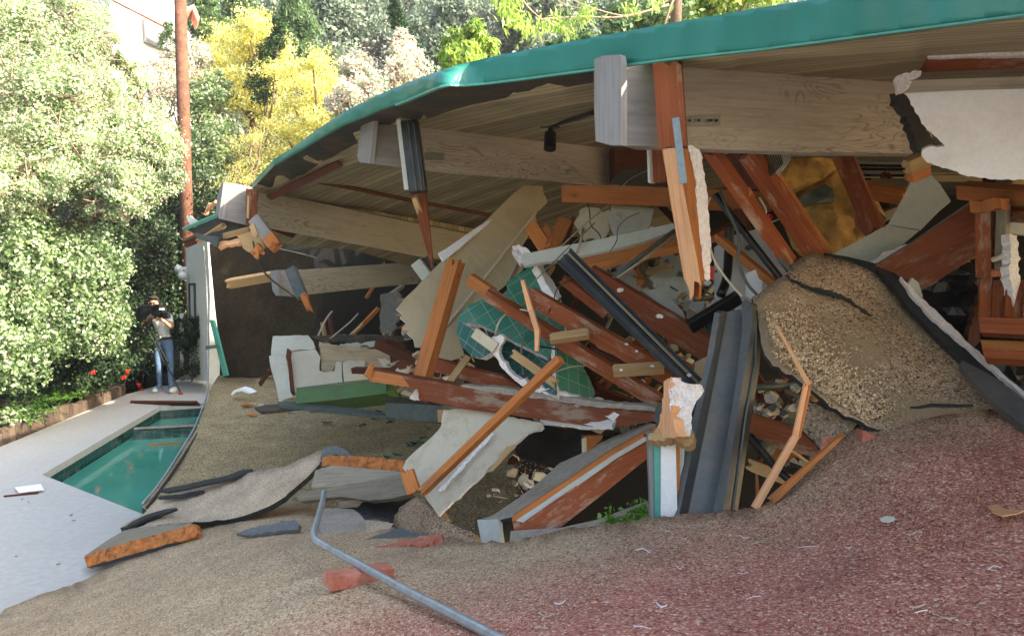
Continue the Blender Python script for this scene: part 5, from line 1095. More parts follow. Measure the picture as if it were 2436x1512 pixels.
# ---------------------------------------------------------------- steel columns
Hs = .052
chan = [(-.085, 0), (-.085, .012), (-.075, .012), (-.075, .05), (.045, .05), (.045, .012), (.06, .012), (.06, -.004), (.035, -.004), (.035, .04), (-.065, .04), (-.065, 0)]
gc_ = thing('steel_column', P(1680, 1217, 3.6), 'tall blue grey steel channel column leaning in the centre right', 'column')
panel('web', [(1726, 742), (1763, 735), (1763, 800), (1745, 1000), (1693, 1250), (1627, 1250), (1668, 1040), (1711, 800)], [(1726, 742, 3.92), (1766, 742, 3.92), (1650, 1217, 3.62)], .02, M['steellight'], parent=gc_, axis=((1745, 742), (1660, 1217)))
panel('left_flange', [(1713, 744), (1722, 739), (1730, 745), (1714, 830), (1680, 1010), (1631, 1250), (1610, 1250), (1662, 1000), (1697, 840)], [(1713, 744, 3.84), (1730, 744, 3.9), (1615, 1217, 3.55)], .03, M['steel'], parent=gc_, axis=((1720, 742), (1620, 1217)))
panel('right_flange', [(1764, 722), (1773, 710), (1786, 722), (1790, 760), (1775, 860), (1758, 960), (1714, 1250), (1690, 1250), (1730, 1040), (1752, 900), (1764, 790)], [(1764, 722, 3.88), (1790, 740, 3.82), (1700, 1217, 3.52)], .05, M['steel'], parent=gc_, axis=((1775, 722), (1700, 1217)))
dc = thing('steel_column', P(1740, 1217, 3.7), 'black steel column pressed against the right side of the blue grey column', 'column')
panel('face', [(1788, 722), (1800, 724), (1812, 800), (1806, 880), (1790, 980), (1750, 1250), (1712, 1250), (1755, 970), (1775, 860), (1790, 760)], [(1788, 722, 3.87), (1812, 800, 3.88), (1730, 1217, 3.58)], .1, M['blacksteel'], parent=dc, axis=((1795, 722), (1735, 1217)), ext=(.03, .12, 0))
panel('rib', [(1797, 750), (1801, 750), (1800, 860), (1778, 980), (1741, 1250), (1735, 1250), (1773, 980), (1795, 860)], [(1797, 750, 3.84), (1801, 750, 3.84), (1738, 1217, 3.54)], .02, M['greensteel'], parent=dc)
# white, green and orange striped jamb
jb = thing('door_jamb', P(1580, 1220, 3.6), 'upright striped door jamb, white between teal and orange edges, left of the steel columns', 'door jamb')
for nm, x0, x1, x2, x3, mt, dd in (('grey_edge', 1541, 1556, 1549, 1558, 'greypaint', 3.66), ('teal_stripe', 1556, 1573, 1558, 1573, 'tealpaint', 3.64), ('white_stripe', 1573, 1607, 1573, 1612, 'white', 3.62), ('wood_stripe', 1607, 1618, 1612, 1616, 'fresh', 3.64), ('pale_stripe', 1618, 1630, 1616, 1620, 'offwhite', 3.66), ('teal_stripe', 1630, 1643, 1620, 1624, 'tealpaint', 3.68)):
    panel(nm, [(x0, 1030), (x1, 1028), (x3, 1250), (x2, 1250)], [(x0, 1030, dd), (x1, 1030, dd), (x2, 1240, dd - .06)], .03, M[mt], parent=jb, axis=((x0, 1030), (x2, 1240)), ext=(0, .05, 0))
pc = thing('plaster_chunk', P(1620, 970, 3.5), 'torn white plaster lump on top of the striped door jamb', 'plaster chunk')
panel('white_lump', [(1597, 897), (1612, 900), (1629, 910), (1650, 914), (1669, 915), (1675, 928), (1668, 942), (1657, 953), (1645, 986), (1646, 1016), (1641, 1038), (1610, 1030), (1600, 1000), (1593, 960), (1592, 920)], [(1597, 897, 3.52), (1675, 928, 3.5), (1610, 1030, 3.48)], .07, M['crumb'], parent=pc, jag=2.5, seg=8, step=14, bump=.03, bscale=12)
panel('brown_side', [(1579, 907), (1597, 897), (1594, 960), (1603, 1005), (1612, 1038), (1575, 1040), (1558, 1036), (1569, 1004), (1575, 959)], [(1579, 907, 3.58), (1597, 897, 3.52), (1575, 1035, 3.55)], .05, M['pale'], parent=pc, jag=2.5, seg=8)
PN('green_tube', 'short green tube end left of the torn white plaster lump', 'tube', [(1562, 975), (1574, 958), (1576, 990), (1568, 1008), (1560, 1004)], [(1562, 975, 3.75)], .04, M['greensteel'])
PN('splintered_sole', 'splintered wood collar where the plaster lump meets the striped jamb', 'wood', [(1545, 1030), (1575, 1015), (1612, 1035), (1648, 1022), (1650, 1050), (1635, 1060), (1600, 1042), (1560, 1050), (1542, 1046)], [(1545, 1030, 3.58), (1650, 1030, 3.5), (1600, 1042, 3.52)], .05, M['tan'], jag=4, seg=7)
S('cross_beam', 'red brown beam running right from the steel columns under the upturned slab', 'beam', (1770, 1003, 4.1), (1970, 1068, 3.75), .11, .05, M['red'], roll=12)
PN('red_brick_scrap', 'dusty red brick wedged where the slab meets the foreground sheet', 'brick', [(2052, 1083 - 60), (2080, 1034), (2078, 1060), (2050, 1075)], [(2060, 1040, 3.4)], .06, M['brick'])
PN('brick', 'red brick corner poking out at the right of the dark hole', 'brick', [(1955, 1042), (1975, 1033), (1982, 1042), (1992, 1060), (1964, 1084), (1950, 1072)], [(1955, 1042, 3.55), (1992, 1060, 3.5), (1964, 1084, 3.5)], .06, M['brick'])
tube('dark_pipe', [(1783, 1035, 4.0), (1815, 1075, 4.0), (1850, 1118, 3.9), (1890, 1150, 3.8)], .02, M['blacksteel'], label='black pipe going down into the hole right of the columns', cat='pipe', curve=False)
tube('dark_pipe', [(1788, 922, 4.2), (1850, 917, 4.3), (1920, 914, 4.4)], .02, M['greensteel'], label='grey green pipe behind the black column, under the left edge of the slab', cat='pipe', curve=False)
S('branch_splinter', 'bent pinkish splinter standing in front of the dark hole', 'splinter', (1795, 1208, 3.32), (1893, 1035, 3.4), .03, .02, M['pale'], roll=20, w1=.03, broken=(0, .02))
S('branch_splinter', 'middle length of the bent pinkish splinter', 'splinter', (1890, 1042, 3.4), (1918, 910, 3.42), .022, .018, M['pale'], roll=20, w1=.018)
S('branch_splinter', 'thin twin of the middle pinkish splinter just right of it', 'splinter', (1900, 1040, 3.4), (1928, 915, 3.42), .012, .012, M['fresh'], roll=20)
S('branch_splinter', 'upper length of the bent pinkish splinter on the face of the upturned slab', 'splinter', (1924, 916, 3.42), (1846, 772, 3.6), .022, .015, M['pale'], roll=10, w1=.01, broken=(0, .05))
S('branch_splinter', 'long orange splinter lying along the edge of the hole on the right', 'splinter', (1832, 1192, 3.28), (2010, 1028, 3.36), .032, .02, M['fresh'], roll=20, w1=.014, broken=(.03, .08))
S('branch_splinter', 'small orange splinter standing in the dark hole', 'splinter', (1803, 1190, 3.5), (1800, 1125, 3.5), .015, .01, M['fresh'], broken=(0, .03), w1=.006)

# ---------------------------------------------------------------- centre debris
PN('wallboard', 'huge tan wallboard leaning diagonally up to the ceiling, its lower edge ragged', 'wallboard', [(1223, 459), (1245, 442), (1291, 442), (1293, 460), (1298, 469), (1302, 479), (1290, 492), (1278, 503), (1274, 515), (1277, 528), (1262, 550), (1240, 590), (1245, 640), (1205, 675), (1160, 710), (1120, 725), (1098, 748), (1090, 790), (1105, 844), (1088, 852), (1071, 857), (1040, 848), (1020, 832), (1009, 826), (987, 824), (984, 806), (968, 792), (972, 784), (957, 778), (966, 768), (951, 755), (958, 748), (943, 735), (956, 719), (1002, 670), (1054, 617), (1152, 528)],
   [(1270, 445, 6.9), (1290, 480, 6.9), (1000, 700, 6.3), (1060, 850, 6.0)], .015, M['drywall'], edge=M['crumb'], jag=.8, seg=16, axis=((1000, 740), (1260, 480)))
PN('wallboard_joint', 'pale taped seam running up the huge tan wallboard', 'seam', [(1054, 778), (1058, 782), (1276, 508), (1274, 503)], [(1270, 445, 6.885), (1290, 480, 6.885), (1000, 700, 6.285), (1060, 850, 5.985)], .006, M['cream'])
PN('wallboard', 'white strip of board lying along the upper left edge of the huge tan wallboard', 'wallboard', [(1042, 602), (1060, 592), (1128, 545), (1180, 512), (1160, 532), (1054, 622)], [(1042, 602, 6.45), (1180, 512, 6.75), (1054, 622, 6.4)], .02, M['white'])
S('white_post', 'short white painted post left of the huge tan wallboard', 'post', (990, 622, 6.9), (1018, 660, 6.9), .1, .08, M['offwhite'], roll=15)
S('dark_block', 'dark painted block beside the short white post', 'post', (1012, 612, 6.95), (1038, 650, 6.95), .08, .08, M['blacksteel'], roll=15)
S('stud', 'upright split stud leaning in front of the huge tan wallboard', 'stud', (1086, 618, 5.9), (1000, 915, 5.62), .11, .085, M['fresh'], roll=38, broken=(.07, 0))
S('stud', 'lower end of the upright split stud below the long red beam', 'stud', (1008, 915, 5.75), (996, 952, 5.75), .1, .08, M['fresh'], roll=38)
PN('plaster_tuft', 'torn white plaster tuft at the foot of the upright split stud', 'plaster', [(984, 930), (991, 924), (996, 940), (998, 953), (986, 952), (974, 948)], [(984, 940, 5.6)], .03, M['crumb'], jag=2, seg=6)
K = [(880, 880), (987, 900), (1094, 918), (1200, 930), (1300, 945), (1418, 962), (1566, 975), (1562, 1000), (1456, 1018), (1418, 1016), (1209, 986), (1098, 972), (1009, 951), (1000, 926), (940, 916), (880, 906)]
PN('beam', 'long red brown beam running level across the centre, its left end cut square', 'beam', K, [(880, 880, 5.7), (1566, 975, 4.5), (880, 906, 5.65)], .1, M['red'], ext=(.02, .1, .005), axis=((880, 893), (1560, 990)))
PN('beam', 'lighter orange timber forming the left arm of the long red beam', 'beam', [(878, 880), (987, 899), (1094, 918), (1180, 930), (1100, 938), (1000, 924), (880, 907)], [(880, 880, 5.66), (1180, 925, 5.2), (880, 906, 5.6)], .04, M['fresh'], ext=(.0, .05, .0), axis=((880, 893), (1090, 925)))
S('block', 'small orange wedge standing on the left tip of the orange timber', 'wedge', (873, 898, 5.6), (886, 864, 5.65), .05, .03, M['fresh'], w1=.02, broken=(.02, .03))
PN('plaster_line', 'dusty grey plaster crust along the top of the long red beam', 'plaster', [(1094, 916), (1200, 922), (1300, 938), (1418, 955), (1540, 965), (1566, 970), (1566, 978), (1418, 968), (1300, 950), (1200, 938), (1120, 926)], [(1094, 916, 5.25), (1566, 970, 4.45), (1120, 926, 5.2)], .06, M['patio'], jag=1.5, seg=12)
PN('plaster_line', 'white plaster edge hanging under the long red beam', 'plaster', [(1283, 1000), (1300, 988), (1314, 998), (1360, 1006), (1456, 1010), (1458, 1022), (1400, 1022), (1340, 1015), (1290, 1010)], [(1283, 1000, 4.9), (1458, 1015, 4.55), (1290, 1010, 4.9)], .05, M['crumb'], jag=1.5, seg=10)
PN('plaster_line', 'small white plaster crumbs on the right half of the long red beam', 'plaster', [(1440, 990), (1462, 980), (1490, 988), (1486, 1002), (1460, 1004)], [(1440, 990, 4.6)], .04, M['crumb'], jag=3, seg=6)
PN('beam', 'shorter red beam behind the upright split stud, sloping down right', 'beam', [(1029, 851), (1115, 877), (1200, 897), (1240, 921), (1228, 936), (1140, 915), (1030, 883)], [(1029, 851, 6.0), (1240, 925, 5.5), (1030, 883, 5.95)], .06, M['red'], ext=(0, .08, .01), axis=((1029, 866), (1240, 928)))
S('stud', 'small yellowish stud between the two red beams', 'stud', (1113, 848, 5.7), (1064, 917, 5.55), .05, .03, M['tan'], roll=15)
S('stud', 'diagonal light stud lying on the cream wallboard', 'stud', (1334, 852, 4.45), (1002, 1172, 4.75), .045, .05, M['fresh'], roll=30)
PN('wallboard', 'cream wallboard with a brown stain below the long red beam', 'wallboard', [(1055, 974), (1121, 971), (1172, 980), (1205, 990), (1287, 1004), (1292, 1015), (1285, 1022), (1268, 1024), (1254, 1030), (1225, 1055), (1194, 1084), (1164, 1110), (1130, 1145), (1092, 1182), (1065, 1204), (1043, 1227), (1025, 1200), (1006, 1172), (985, 1150), (970, 1130), (958, 1112), (965, 1095), (990, 1070), (1020, 1045), (1050, 1012)],
   [(1055, 974, 5.3), (1290, 1010, 4.85), (1043, 1227, 4.75), (960, 1110, 5.2)], .02, M['cream'], edge=M['crumb'], jag=1.5, seg=12)
PN('stain', 'brown peeled patch on the cream wallboard', 'stain', [(1205, 1062), (1224, 1056), (1228, 1062), (1212, 1076), (1188, 1104), (1172, 1120), (1158, 1122), (1166, 1112), (1180, 1100), (1190, 1080)], [(1205, 1062, 4.83), (1228, 1062, 4.8), (1158, 1122, 4.77)], .004, M['tan'])
PN('plaster_ridge', 'raised white ridge of plaster on the cream wallboard right of the diagonal stud', 'plaster', [(1040, 1168), (1075, 1130), (1130, 1070), (1170, 1028), (1176, 1030), (1140, 1070), (1090, 1125), (1050, 1168)], [(1040, 1168, 4.83), (1170, 1028, 4.92), (1050, 1168, 4.82)], .01, M['crumb'], jag=1.5, seg=8)
S('block', 'thick orange sawn block at the lower left corner of the cream wallboard', 'block', (968, 1118, 4.9), (986, 1172, 4.85), .08, .07, M['fresh'], roll=10)
# shower corner of teal tiles
tw = thing('tiled_wall', P(1250, 800, 5.2), 'broken shower corner of teal wall tiles among the red planks', 'tile wall')
panel('upper_tiles', [(1274, 630), (1240, 648), (1203, 670), (1206, 690), (1195, 700), (1160, 706), (1116, 724), (1096, 746), (1089, 766), (1140, 770), (1200, 800), (1300, 850), (1345, 820), (1340, 760), (1332, 708), (1316, 681), (1290, 645)], [(1274, 630, 5.6), (1089, 766, 5.5), (1345, 820, 5.1), (1200, 800, 5.3)], .05, M['tile'], edge=M['crumb'], jag=1.5, seg=10, parent=tw, axis=((1120, 725), (1274, 632)))
panel('left_tiles', [(1089, 762), (1110, 775), (1140, 795), (1163, 812), (1168, 838), (1156, 846), (1143, 853), (1120, 846), (1098, 824), (1087, 795)], [(1089, 762, 5.42), (1163, 812, 5.1), (1120, 846, 5.2)], .05, M['tileshaded'], edge=M['crumb'], jag=1.5, seg=8, parent=tw, axis=((1089, 765), (1165, 820)))
panel('middle_tiles', [(1150, 775), (1200, 798), (1300, 848), (1318, 860), (1322, 905), (1325, 940), (1290, 930), (1232, 906), (1205, 882), (1185, 850), (1168, 838), (1163, 810)], [(1150, 775, 5.25), (1318, 860, 5.05), (1232, 906, 5.1), (1205, 840, 5.6)], .04, M['tileshaded'], edge=M['crumb'], jag=1.5, seg=8, parent=tw, step=20, axis=((1160, 800), (1320, 890)))
panel('right_tiles', [(1320, 822), (1343, 822), (1365, 840), (1387, 871), (1405, 905), (1416, 935), (1412, 944), (1368, 952), (1350, 940), (1325, 925), (1322, 880)], [(1320, 822, 5.0), (1387, 871, 5.15), (1368, 952, 4.95)], .03, M['tile'], edge=M['crumb'], jag=1, seg=10, parent=tw, axis=((1320, 825), (1325, 925)))
panel('plaster_rim', [(1165, 812), (1172, 800), (1190, 795), (1200, 803), (1196, 815), (1188, 830), (1190, 850), (1205, 870), (1230, 896), (1265, 912), (1330, 932), (1400, 948), (1420, 960), (1365, 954), (1265, 930), (1235, 912), (1200, 880), (1172, 842), (1174, 825)], [(1165, 812, 4.98), (1420, 960, 4.75), (1200, 880, 4.95)], .05, M['crumb'], parent=tw, jag=3.5, seg=8)
panel('top_grout_edge', [(1276, 628), (1292, 628), (1300, 650), (1318, 672), (1336, 705), (1326, 712), (1310, 690), (1295, 665)], [(1276, 628, 5.5), (1300, 650, 5.48), (1326, 712, 5.3)], .06, M['white'], parent=tw, jag=1.5, seg=8)
S('lath', 'dusty pink board lying inside the tiled corner', 'board', (1128, 790, 5.0), (1180, 828, 4.95), .07, .03, M['cream'], roll=10)
S('lath', 'brown board sliding down inside the tiled corner', 'board', (1218, 838, 4.98), (1326, 915, 4.85), .05, .04, M['tan'], roll=10)
PN('plaster_patch', 'white patch of mortar on the upper teal tiles', 'plaster', [(1276, 776), (1290, 776), (1308, 786), (1306, 797), (1290, 790)], [(1276, 776, 5.1)], .02, M['crumb'], jag=2, seg=6)
# crossing red planks
S('plank', 'short stubby orange plank end above the left of the tiled corner', 'plank', (1118, 664, 5.35), (1172, 700, 5.2), .085, .05, M['fresh'], roll=25)
S('plank', 'lower long orange plank crossing the teal tiles down to the right', 'plank', (1158, 697, 5.0), (1362, 826, 4.85), .07, .07, M['red'], roll=30)
S('plank', 'continuation of the lower orange plank running to the plaster lump', 'plank', (1338, 812, 4.85), (1574, 958, 4.6), .085, .06, M['red'], roll=25)
S('plank', 'upper long orange plank crossing above the teal tiles', 'plank', (1256, 700, 4.9), (1600, 898, 4.6), .105, .06, M['red'], roll=20)
S('plank', 'wide red plank resting behind the black rail, right of centre', 'plank', (1400, 655, 4.8), (1690, 832, 4.4), .14, .06, M['red'], roll=22)
S('plank', 'narrow red plank with a pale broken end left of the black rail', 'plank', (1338, 660, 4.75), (1445, 745, 4.7), .06, .05, M['red'], roll=30, broken=(.06, 0))
S('plank', 'dark narrow stick in the shade below the upper orange plank', 'stick', (1405, 828, 4.8), (1505, 872, 4.75), .025, .03, M['darkred'])
S('short_board', 'short tan board bridging the two long orange planks', 'board', (1308, 806, 4.7), (1402, 793, 4.65), .05, .05, M['tan'], roll=55)
S('short_board', 'small tan board under the black rail near the plaster lump', 'board', (1458, 882, 4.55), (1580, 874, 4.5), .055, .05, M['tan'], roll=45)
rail_p = [(-.055, 0), (-.055, .03), (.055, .03), (.055, 0), (.042, 0), (.042, .02), (.006, .02), (.006, .004), (-.006, .004), (-.006, .02), (-.042, .02), (-.042, 0)]
profile('metal_rail', rail_p, (1340, 605, 4.45), (1656, 915, 4.1), M['blacksteel'], roll=-8, sc1=.8, label='long black metal rail leaning diagonally over the red planks', cat='rail')
S('rail_edge', 'brownish upper flange of the long black rail', 'rail', (1352, 602, 4.42), (1662, 912, 4.07), .012, .03, M['greywood'], roll=0)
S('splinter', 'upper half of a pinkish splinter standing in front of the teal tiles', 'splinter', (1243, 664, 4.85), (1263, 738, 4.8), .022, .02, M['pale'], w1=.032, broken=(.03, 0))
S('splinter', 'middle of the pinkish splinter in front of the teal tiles', 'splinter', (1262, 732, 4.8), (1280, 790, 4.75), .032, .02, M['pale'])
S('splinter', 'lower tip of the pinkish splinter in front of the teal tiles', 'splinter', (1279, 784, 4.75), (1277, 835, 4.72), .032, .02, M['pale'], w1=.02, broken=(0, .01))
for k, (x, y, d, s) in enumerate(((1475, 690, 4.5, 9), (1570, 752, 4.35, 8), (1515, 835, 4.4, 4), (1490, 818, 4.5, 4), (1640, 892, 4.05, 5), (1478, 880, 4.4, 4), (1552, 870, 4.3, 4))):
    o_ = [(x + s * math.cos(a) * random.uniform(.6, 1.2), y + s * .8 * math.sin(a) * random.uniform(.6, 1.2)) for a in np.linspace(0, 5.6, 8)]
    panel('plaster_crumb', o_, [(x, y, d)], .02, M['crumb'], label='small white plaster crumb lying on a plank in the centre', cat='plaster', group='plaster crumbs on the centre planks')
PN('tan_panel', 'olive tan board piece behind the foot of the black rail', 'board', [(1655, 862), (1700, 840), (1690, 900), (1672, 930), (1652, 905)], [(1655, 862, 4.3)], .03, M['drywall'])
# dark void cabinet below
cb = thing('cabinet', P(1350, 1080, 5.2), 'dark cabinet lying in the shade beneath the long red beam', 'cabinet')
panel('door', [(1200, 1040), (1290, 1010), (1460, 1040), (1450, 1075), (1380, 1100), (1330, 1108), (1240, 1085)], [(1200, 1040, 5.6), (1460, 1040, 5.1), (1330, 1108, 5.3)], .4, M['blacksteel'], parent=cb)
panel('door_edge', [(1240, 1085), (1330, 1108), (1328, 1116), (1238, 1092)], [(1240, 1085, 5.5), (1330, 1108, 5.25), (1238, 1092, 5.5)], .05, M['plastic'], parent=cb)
PN('block', 'orange block end behind the brown sloping box beam', 'block', [(1386, 1036), (1435, 1034), (1430, 1046), (1400, 1075), (1386, 1076)], [(1386, 1036, 4.95)], .06, M['fresh'])
S('white_edge', 'narrow white board edge left of the orange block', 'board', (1389, 1040, 4.9), (1390, 1076, 4.9), .014, .05, M['offwhite'])
# sloping box beam at the lower centre
bx_ = thing('box_beam', P(1350, 1180, 4.2), 'brown sloping box beam with a grey felt top at the lower centre', 'beam')
topf = [(1133, 1231), (1164, 1229), (1200, 1207), (1236, 1182), (1282, 1146), (1332, 1100), (1390, 1075), (1456, 1039), (1511, 1017), (1545, 1005), (1563, 1009), (1541, 1026), (1456, 1072), (1346, 1146), (1219, 1229), (1200, 1233), (1186, 1236)]
bc3 = [(1133, 1231, 4.5), (1219, 1230, 4.2), (1555, 1010, 4.45), (1390, 1075, 4.75)]
panel('felt_top', topf, bc3, .02, M['patio'], parent=bx_, edge=M['rubber'], jag=1, seg=12)
panel('upper_lath', [(1219, 1228), (1346, 1144), (1456, 1070), (1560, 1012), (1566, 1020), (1460, 1080), (1350, 1154), (1226, 1241), (1217, 1238)], [(1219, 1228, 4.16), (1560, 1012, 4.42), (1226, 1241, 4.15)], .03, M['fresh'], parent=bx_, axis=((1219, 1228), (1560, 1012)), ext=(.01, .05, 0))
panel('white_lath', [(1224, 1240), (1350, 1153), (1460, 1080), (1556, 1024), (1558, 1036), (1466, 1090), (1350, 1172), (1240, 1246)], [(1224, 1240, 4.15), (1556, 1030, 4.4), (1240, 1246, 4.14)], .03, M['offwhite'], parent=bx_, axis=((1224, 1240), (1556, 1030)), ext=(.01, .05, 0))
panel('red_side', [(1219, 1240), (1240, 1246), (1350, 1168), (1466, 1090), (1545, 1044), (1540, 1090), (1440, 1170), (1335, 1252), (1280, 1262), (1224, 1264)], [(1219, 1240, 4.13), (1545, 1050, 4.4), (1335, 1252, 4.1)], .03, M['red'], parent=bx_, axis=((1219, 1250), (1540, 1070)), ext=(.02, .06, 0))
panel('end_board', [(1135, 1235), (1186, 1235), (1188, 1262), (1192, 1292), (1146, 1292), (1140, 1262)], [(1135, 1235, 4.35), (1186, 1235, 4.25), (1146, 1292, 4.3)], .03, M['offwhite'], parent=bx_)
panel('inside_shade', [(1188, 1236), (1222, 1236), (1222, 1292), (1194, 1292)], [(1188, 1236, 4.4)], .03, M['soffit'], parent=bx_)  # dark panel stands in for the shade inside the box
PN('slab_patch', 'dusty concrete patch behind the foreground rim below the box beam', 'slab', [(1215, 1262), (1335, 1254), (1420, 1235), (1540, 1190), (1560, 1240), (1500, 1290), (1300, 1320), (1210, 1310)], [(1215, 1262, 4.05), (1540, 1190, 4.2), (1300, 1320, 3.8)], .1, M['patio'])
c_ = P(1490, 1235, 3.75); E = [px_ell(1475, 1238, 3.8, 34, 14), px_ell(1525, 1222, 3.8, 34, 20)]
gpnt = thing('weed', c_, 'small bright green weed growing left of the striped door jamb', 'plant')
pts_, o_ = clump_points(E, 260, .3, 18, .2); leaves('leaves', pts_, .026, LG['fern'], parent=gpnt, aspect=.6)
MB().tube([P(1500, 1262, 3.8), P(1500, 1225, 3.8)], .004, 5).build('stem', M['trunk'], parent=gpnt)
# rear white masonry
wh = thing('broken_counter', P(720, 950, 10), 'cracked white masonry counter standing on the tan roof sheet beyond the pool', 'counter')
panel('top_block', [(649, 799), (700, 797), (733, 797), (745, 812), (750, 826), (742, 832), (712, 830), (690, 835), (682, 850), (660, 848), (645, 846)], [(649, 799, 10.1), (750, 826, 10.1), (645, 846, 9.95)], .35, M['offwhite'], parent=wh, jag=.8, seg=10)
panel('left_block', [(640, 846), (664, 845), (680, 850), (686, 880), (690, 930), (697, 944), (680, 948), (664, 957), (655, 910), (645, 880)], [(640, 846, 9.9), (690, 850, 9.9), (664, 957, 9.75)], .3, M['offwhite'], parent=wh, jag=.8, seg=10)
panel('front_block', [(692, 838), (750, 830), (762, 850), (760, 880), (770, 885), (795, 882), (800, 860), (812, 860), (815, 915), (760, 925), (702, 935), (695, 900)], [(692, 838, 10), (812, 860, 10.1), (702, 935, 9.85)], .3, M['offwhite'], parent=wh, jag=1.2, seg=9)
panel('right_block', [(815, 862), (830, 856), (868, 858), (868, 885), (905, 895), (905, 915), (820, 918)], [(815, 862, 10.1), (905, 900, 10.2), (820, 918, 10)], .3, M['offwhite'], parent=wh, jag=1.2, seg=9)
panel('brown_core', [(760, 812), (800, 820), (860, 828), (950, 830), (955, 860), (950, 885), (870, 880), (830, 862), (800, 862), (790, 885), (765, 885)], [(760, 812, 10.15), (955, 840, 10.4), (790, 885, 10.1)], .25, M['greywood'], parent=wh, jag=2, seg=9)
panel('crack', [(683, 828), (692, 836), (690, 850), (695, 900), (699, 940), (694, 938), (688, 890), (684, 860), (680, 848)], [(683, 828, 9.85)], .05, M['darkred'], parent=wh)
S('stud', 'upright brown stud between the white counter and the huge tan wallboard', 'stud', (940, 830, 9.8), (944, 885, 9.8), .12, .08, M['darkred'])
PN('wallboard', 'cream painted wall scraps behind the orange timber tip', 'wallboard', [(885, 852), (950, 855), (955, 872), (920, 880), (890, 878)], [(885, 852, 10.3)], .05, M['offwhite'], jag=2, seg=8)
PN('tile_strip', 'row of small white squares on the broken wall behind the counter', 'tiles', [(808, 818), (880, 812), (925, 810), (925, 822), (880, 826), (810, 830)], [(808, 818, 10.6)], .06, M['offwhite'], jag=1.5, seg=8)
S('timber', 'dark timber sloping down behind the counter toward the red beam', 'timber', (900, 816, 9.2), (1000, 862, 8.6), .12, .1, M['darkred'], roll=20)
S('timber', 'level dark brown stick in front of the cream wall scraps', 'timber', (840, 880, 8.6), (960, 884, 8.0), .06, .06, M['darkred'])
PN('counter_top', 'dark slab resting on the broken wall behind the counter', 'slab', [(740, 800), (800, 795), (960, 800), (965, 812), (860, 815), (770, 812)], [(740, 800, 10.8)], .3, M['soffit'], jag=1.5, seg=10)
gpn = thing('painted_cabinet', P(800, 940, 9.3), 'long green painted cabinet lying in front of the white counter', 'cabinet')
panel('front_face', [(705, 930), (834, 914), (920, 904), (918, 935), (800, 950), (704, 960)], [(705, 930, 9.4), (920, 904, 8.9), (704, 960, 9.3)], .3, M['green'], parent=gpn)
panel('top_strip', [(705, 922), (834, 906), (905, 898), (920, 903), (834, 913), (705, 929)], [(705, 922, 9.6), (920, 903, 9.0), (705, 929, 9.4)], .1, M['green'], parent=gpn)
PN('metal_trim', 'dark grey green metal trim lying flat before the green cabinet', 'trim', [(660, 955), (700, 954), (860, 972), (940, 985), (935, 990), (840, 980), (665, 963)], [(660, 955, 9.5), (940, 985, 8.4), (665, 963, 9.3)], .04, M['greensteel'])
PN('metal_trim', 'blackened board lying left of the green cabinet', 'board', [(605, 968), (630, 962), (668, 960), (730, 966), (660, 975), (620, 978)], [(605, 968, 9.6), (730, 966, 9.2), (620, 978, 9.4)], .04, M['soffit'])
dr = thing('drawer_front', P(985, 980, 6.5), 'dark grey green cabinet box below the left end of the long red beam', 'cabinet')
panel('front', [(917, 958), (985, 960), (1052, 965), (1052, 1005), (985, 1000), (918, 990)], [(917, 958, 7.0), (1052, 965, 6.4), (918, 990, 6.95)], .3, M['greensteel'], parent=dr)
panel('top', [(920, 942), (1000, 946), (1040, 955), (1052, 964), (985, 959), (917, 957)], [(920, 942, 7.4), (1052, 964, 6.45), (917, 957, 7.02)], .04, M['soffit'], parent=dr)
panel('edge_strip', [(1040, 975), (1052, 974), (1053, 1004), (1042, 1003)], [(1040, 975, 6.35)], .03, M['tan'], parent=dr)
PN('clay_tile', 'curved white tile shard lying on the tan roof sheet near the counter', 'tile', [(549, 937), (556, 928), (570, 923), (585, 927), (598, 935), (592, 936), (576, 930), (562, 932), (553, 939)], [(549, 937, 12.4), (598, 935, 12.2), (570, 923, 12.3)], .12, M['sheet'])
for k in range(34):
    g_ = k < 22
    x = random.gauss(*((880, 60) if k % 2 else (985, 35))) if g_ else random.gauss(620, 40); y = random.gauss(*((985, 14) if k % 2 else (1035, 28))) if g_ else random.gauss(962, 14)
    if x > 1040 or y < 945: continue
    d = float(1 / Depth(BC).inv(np.array([[x / 500, y / 500]]))[0]) * ray(x, y).y - .12; s = random.uniform(8, 24)
    mt = 'glass' if g_ else ('fresh' if k % 3 else 'offwhite')
    stick('glass_shard' if g_ else 'timber_scrap', (x, y, d), (x + s, y + random.uniform(-4, 3), d - random.uniform(-.1, .15)), random.uniform(.05, .14) if g_ else .06, .008 if g_ else .03, M[mt], roll=70, w1=.02,
          label='thin teal glass shard lying on the tan roof sheet' if g_ else 'small broken scrap lying near the dark upright roof section', cat='shard' if g_ else 'scrap', group='teal glass shards on the tan roof sheet' if g_ else 'scraps near the upright roof section')
tube('rod', [(757, 798, 10.0), (775, 760, 10.1), (790, 740, 10.2)], .012, M['greyboard'], label='thin bent rod rising behind the white counter', cat='rod')
tube('rod', [(785, 805, 10.0), (830, 768, 10.1), (852, 745, 10.2)], .008, M['greyboard'], label='second thinner rod right of the bent rod', cat='rod')
S('brace', 'thin stick leaning against the left of the white counter', 'stick', (640, 880, 9.8), (618, 915, 10.2), .05, .03, M['darkred'])
PN('wall_debris', 'grey debris wall with pipes in the dark left of the huge tan wallboard', 'wall', [(905, 700), (945, 690), (960, 720), (950, 760), (930, 800), (905, 790)], [(905, 700, 9.0)], .1, M['felt'], jag=4, seg=10)

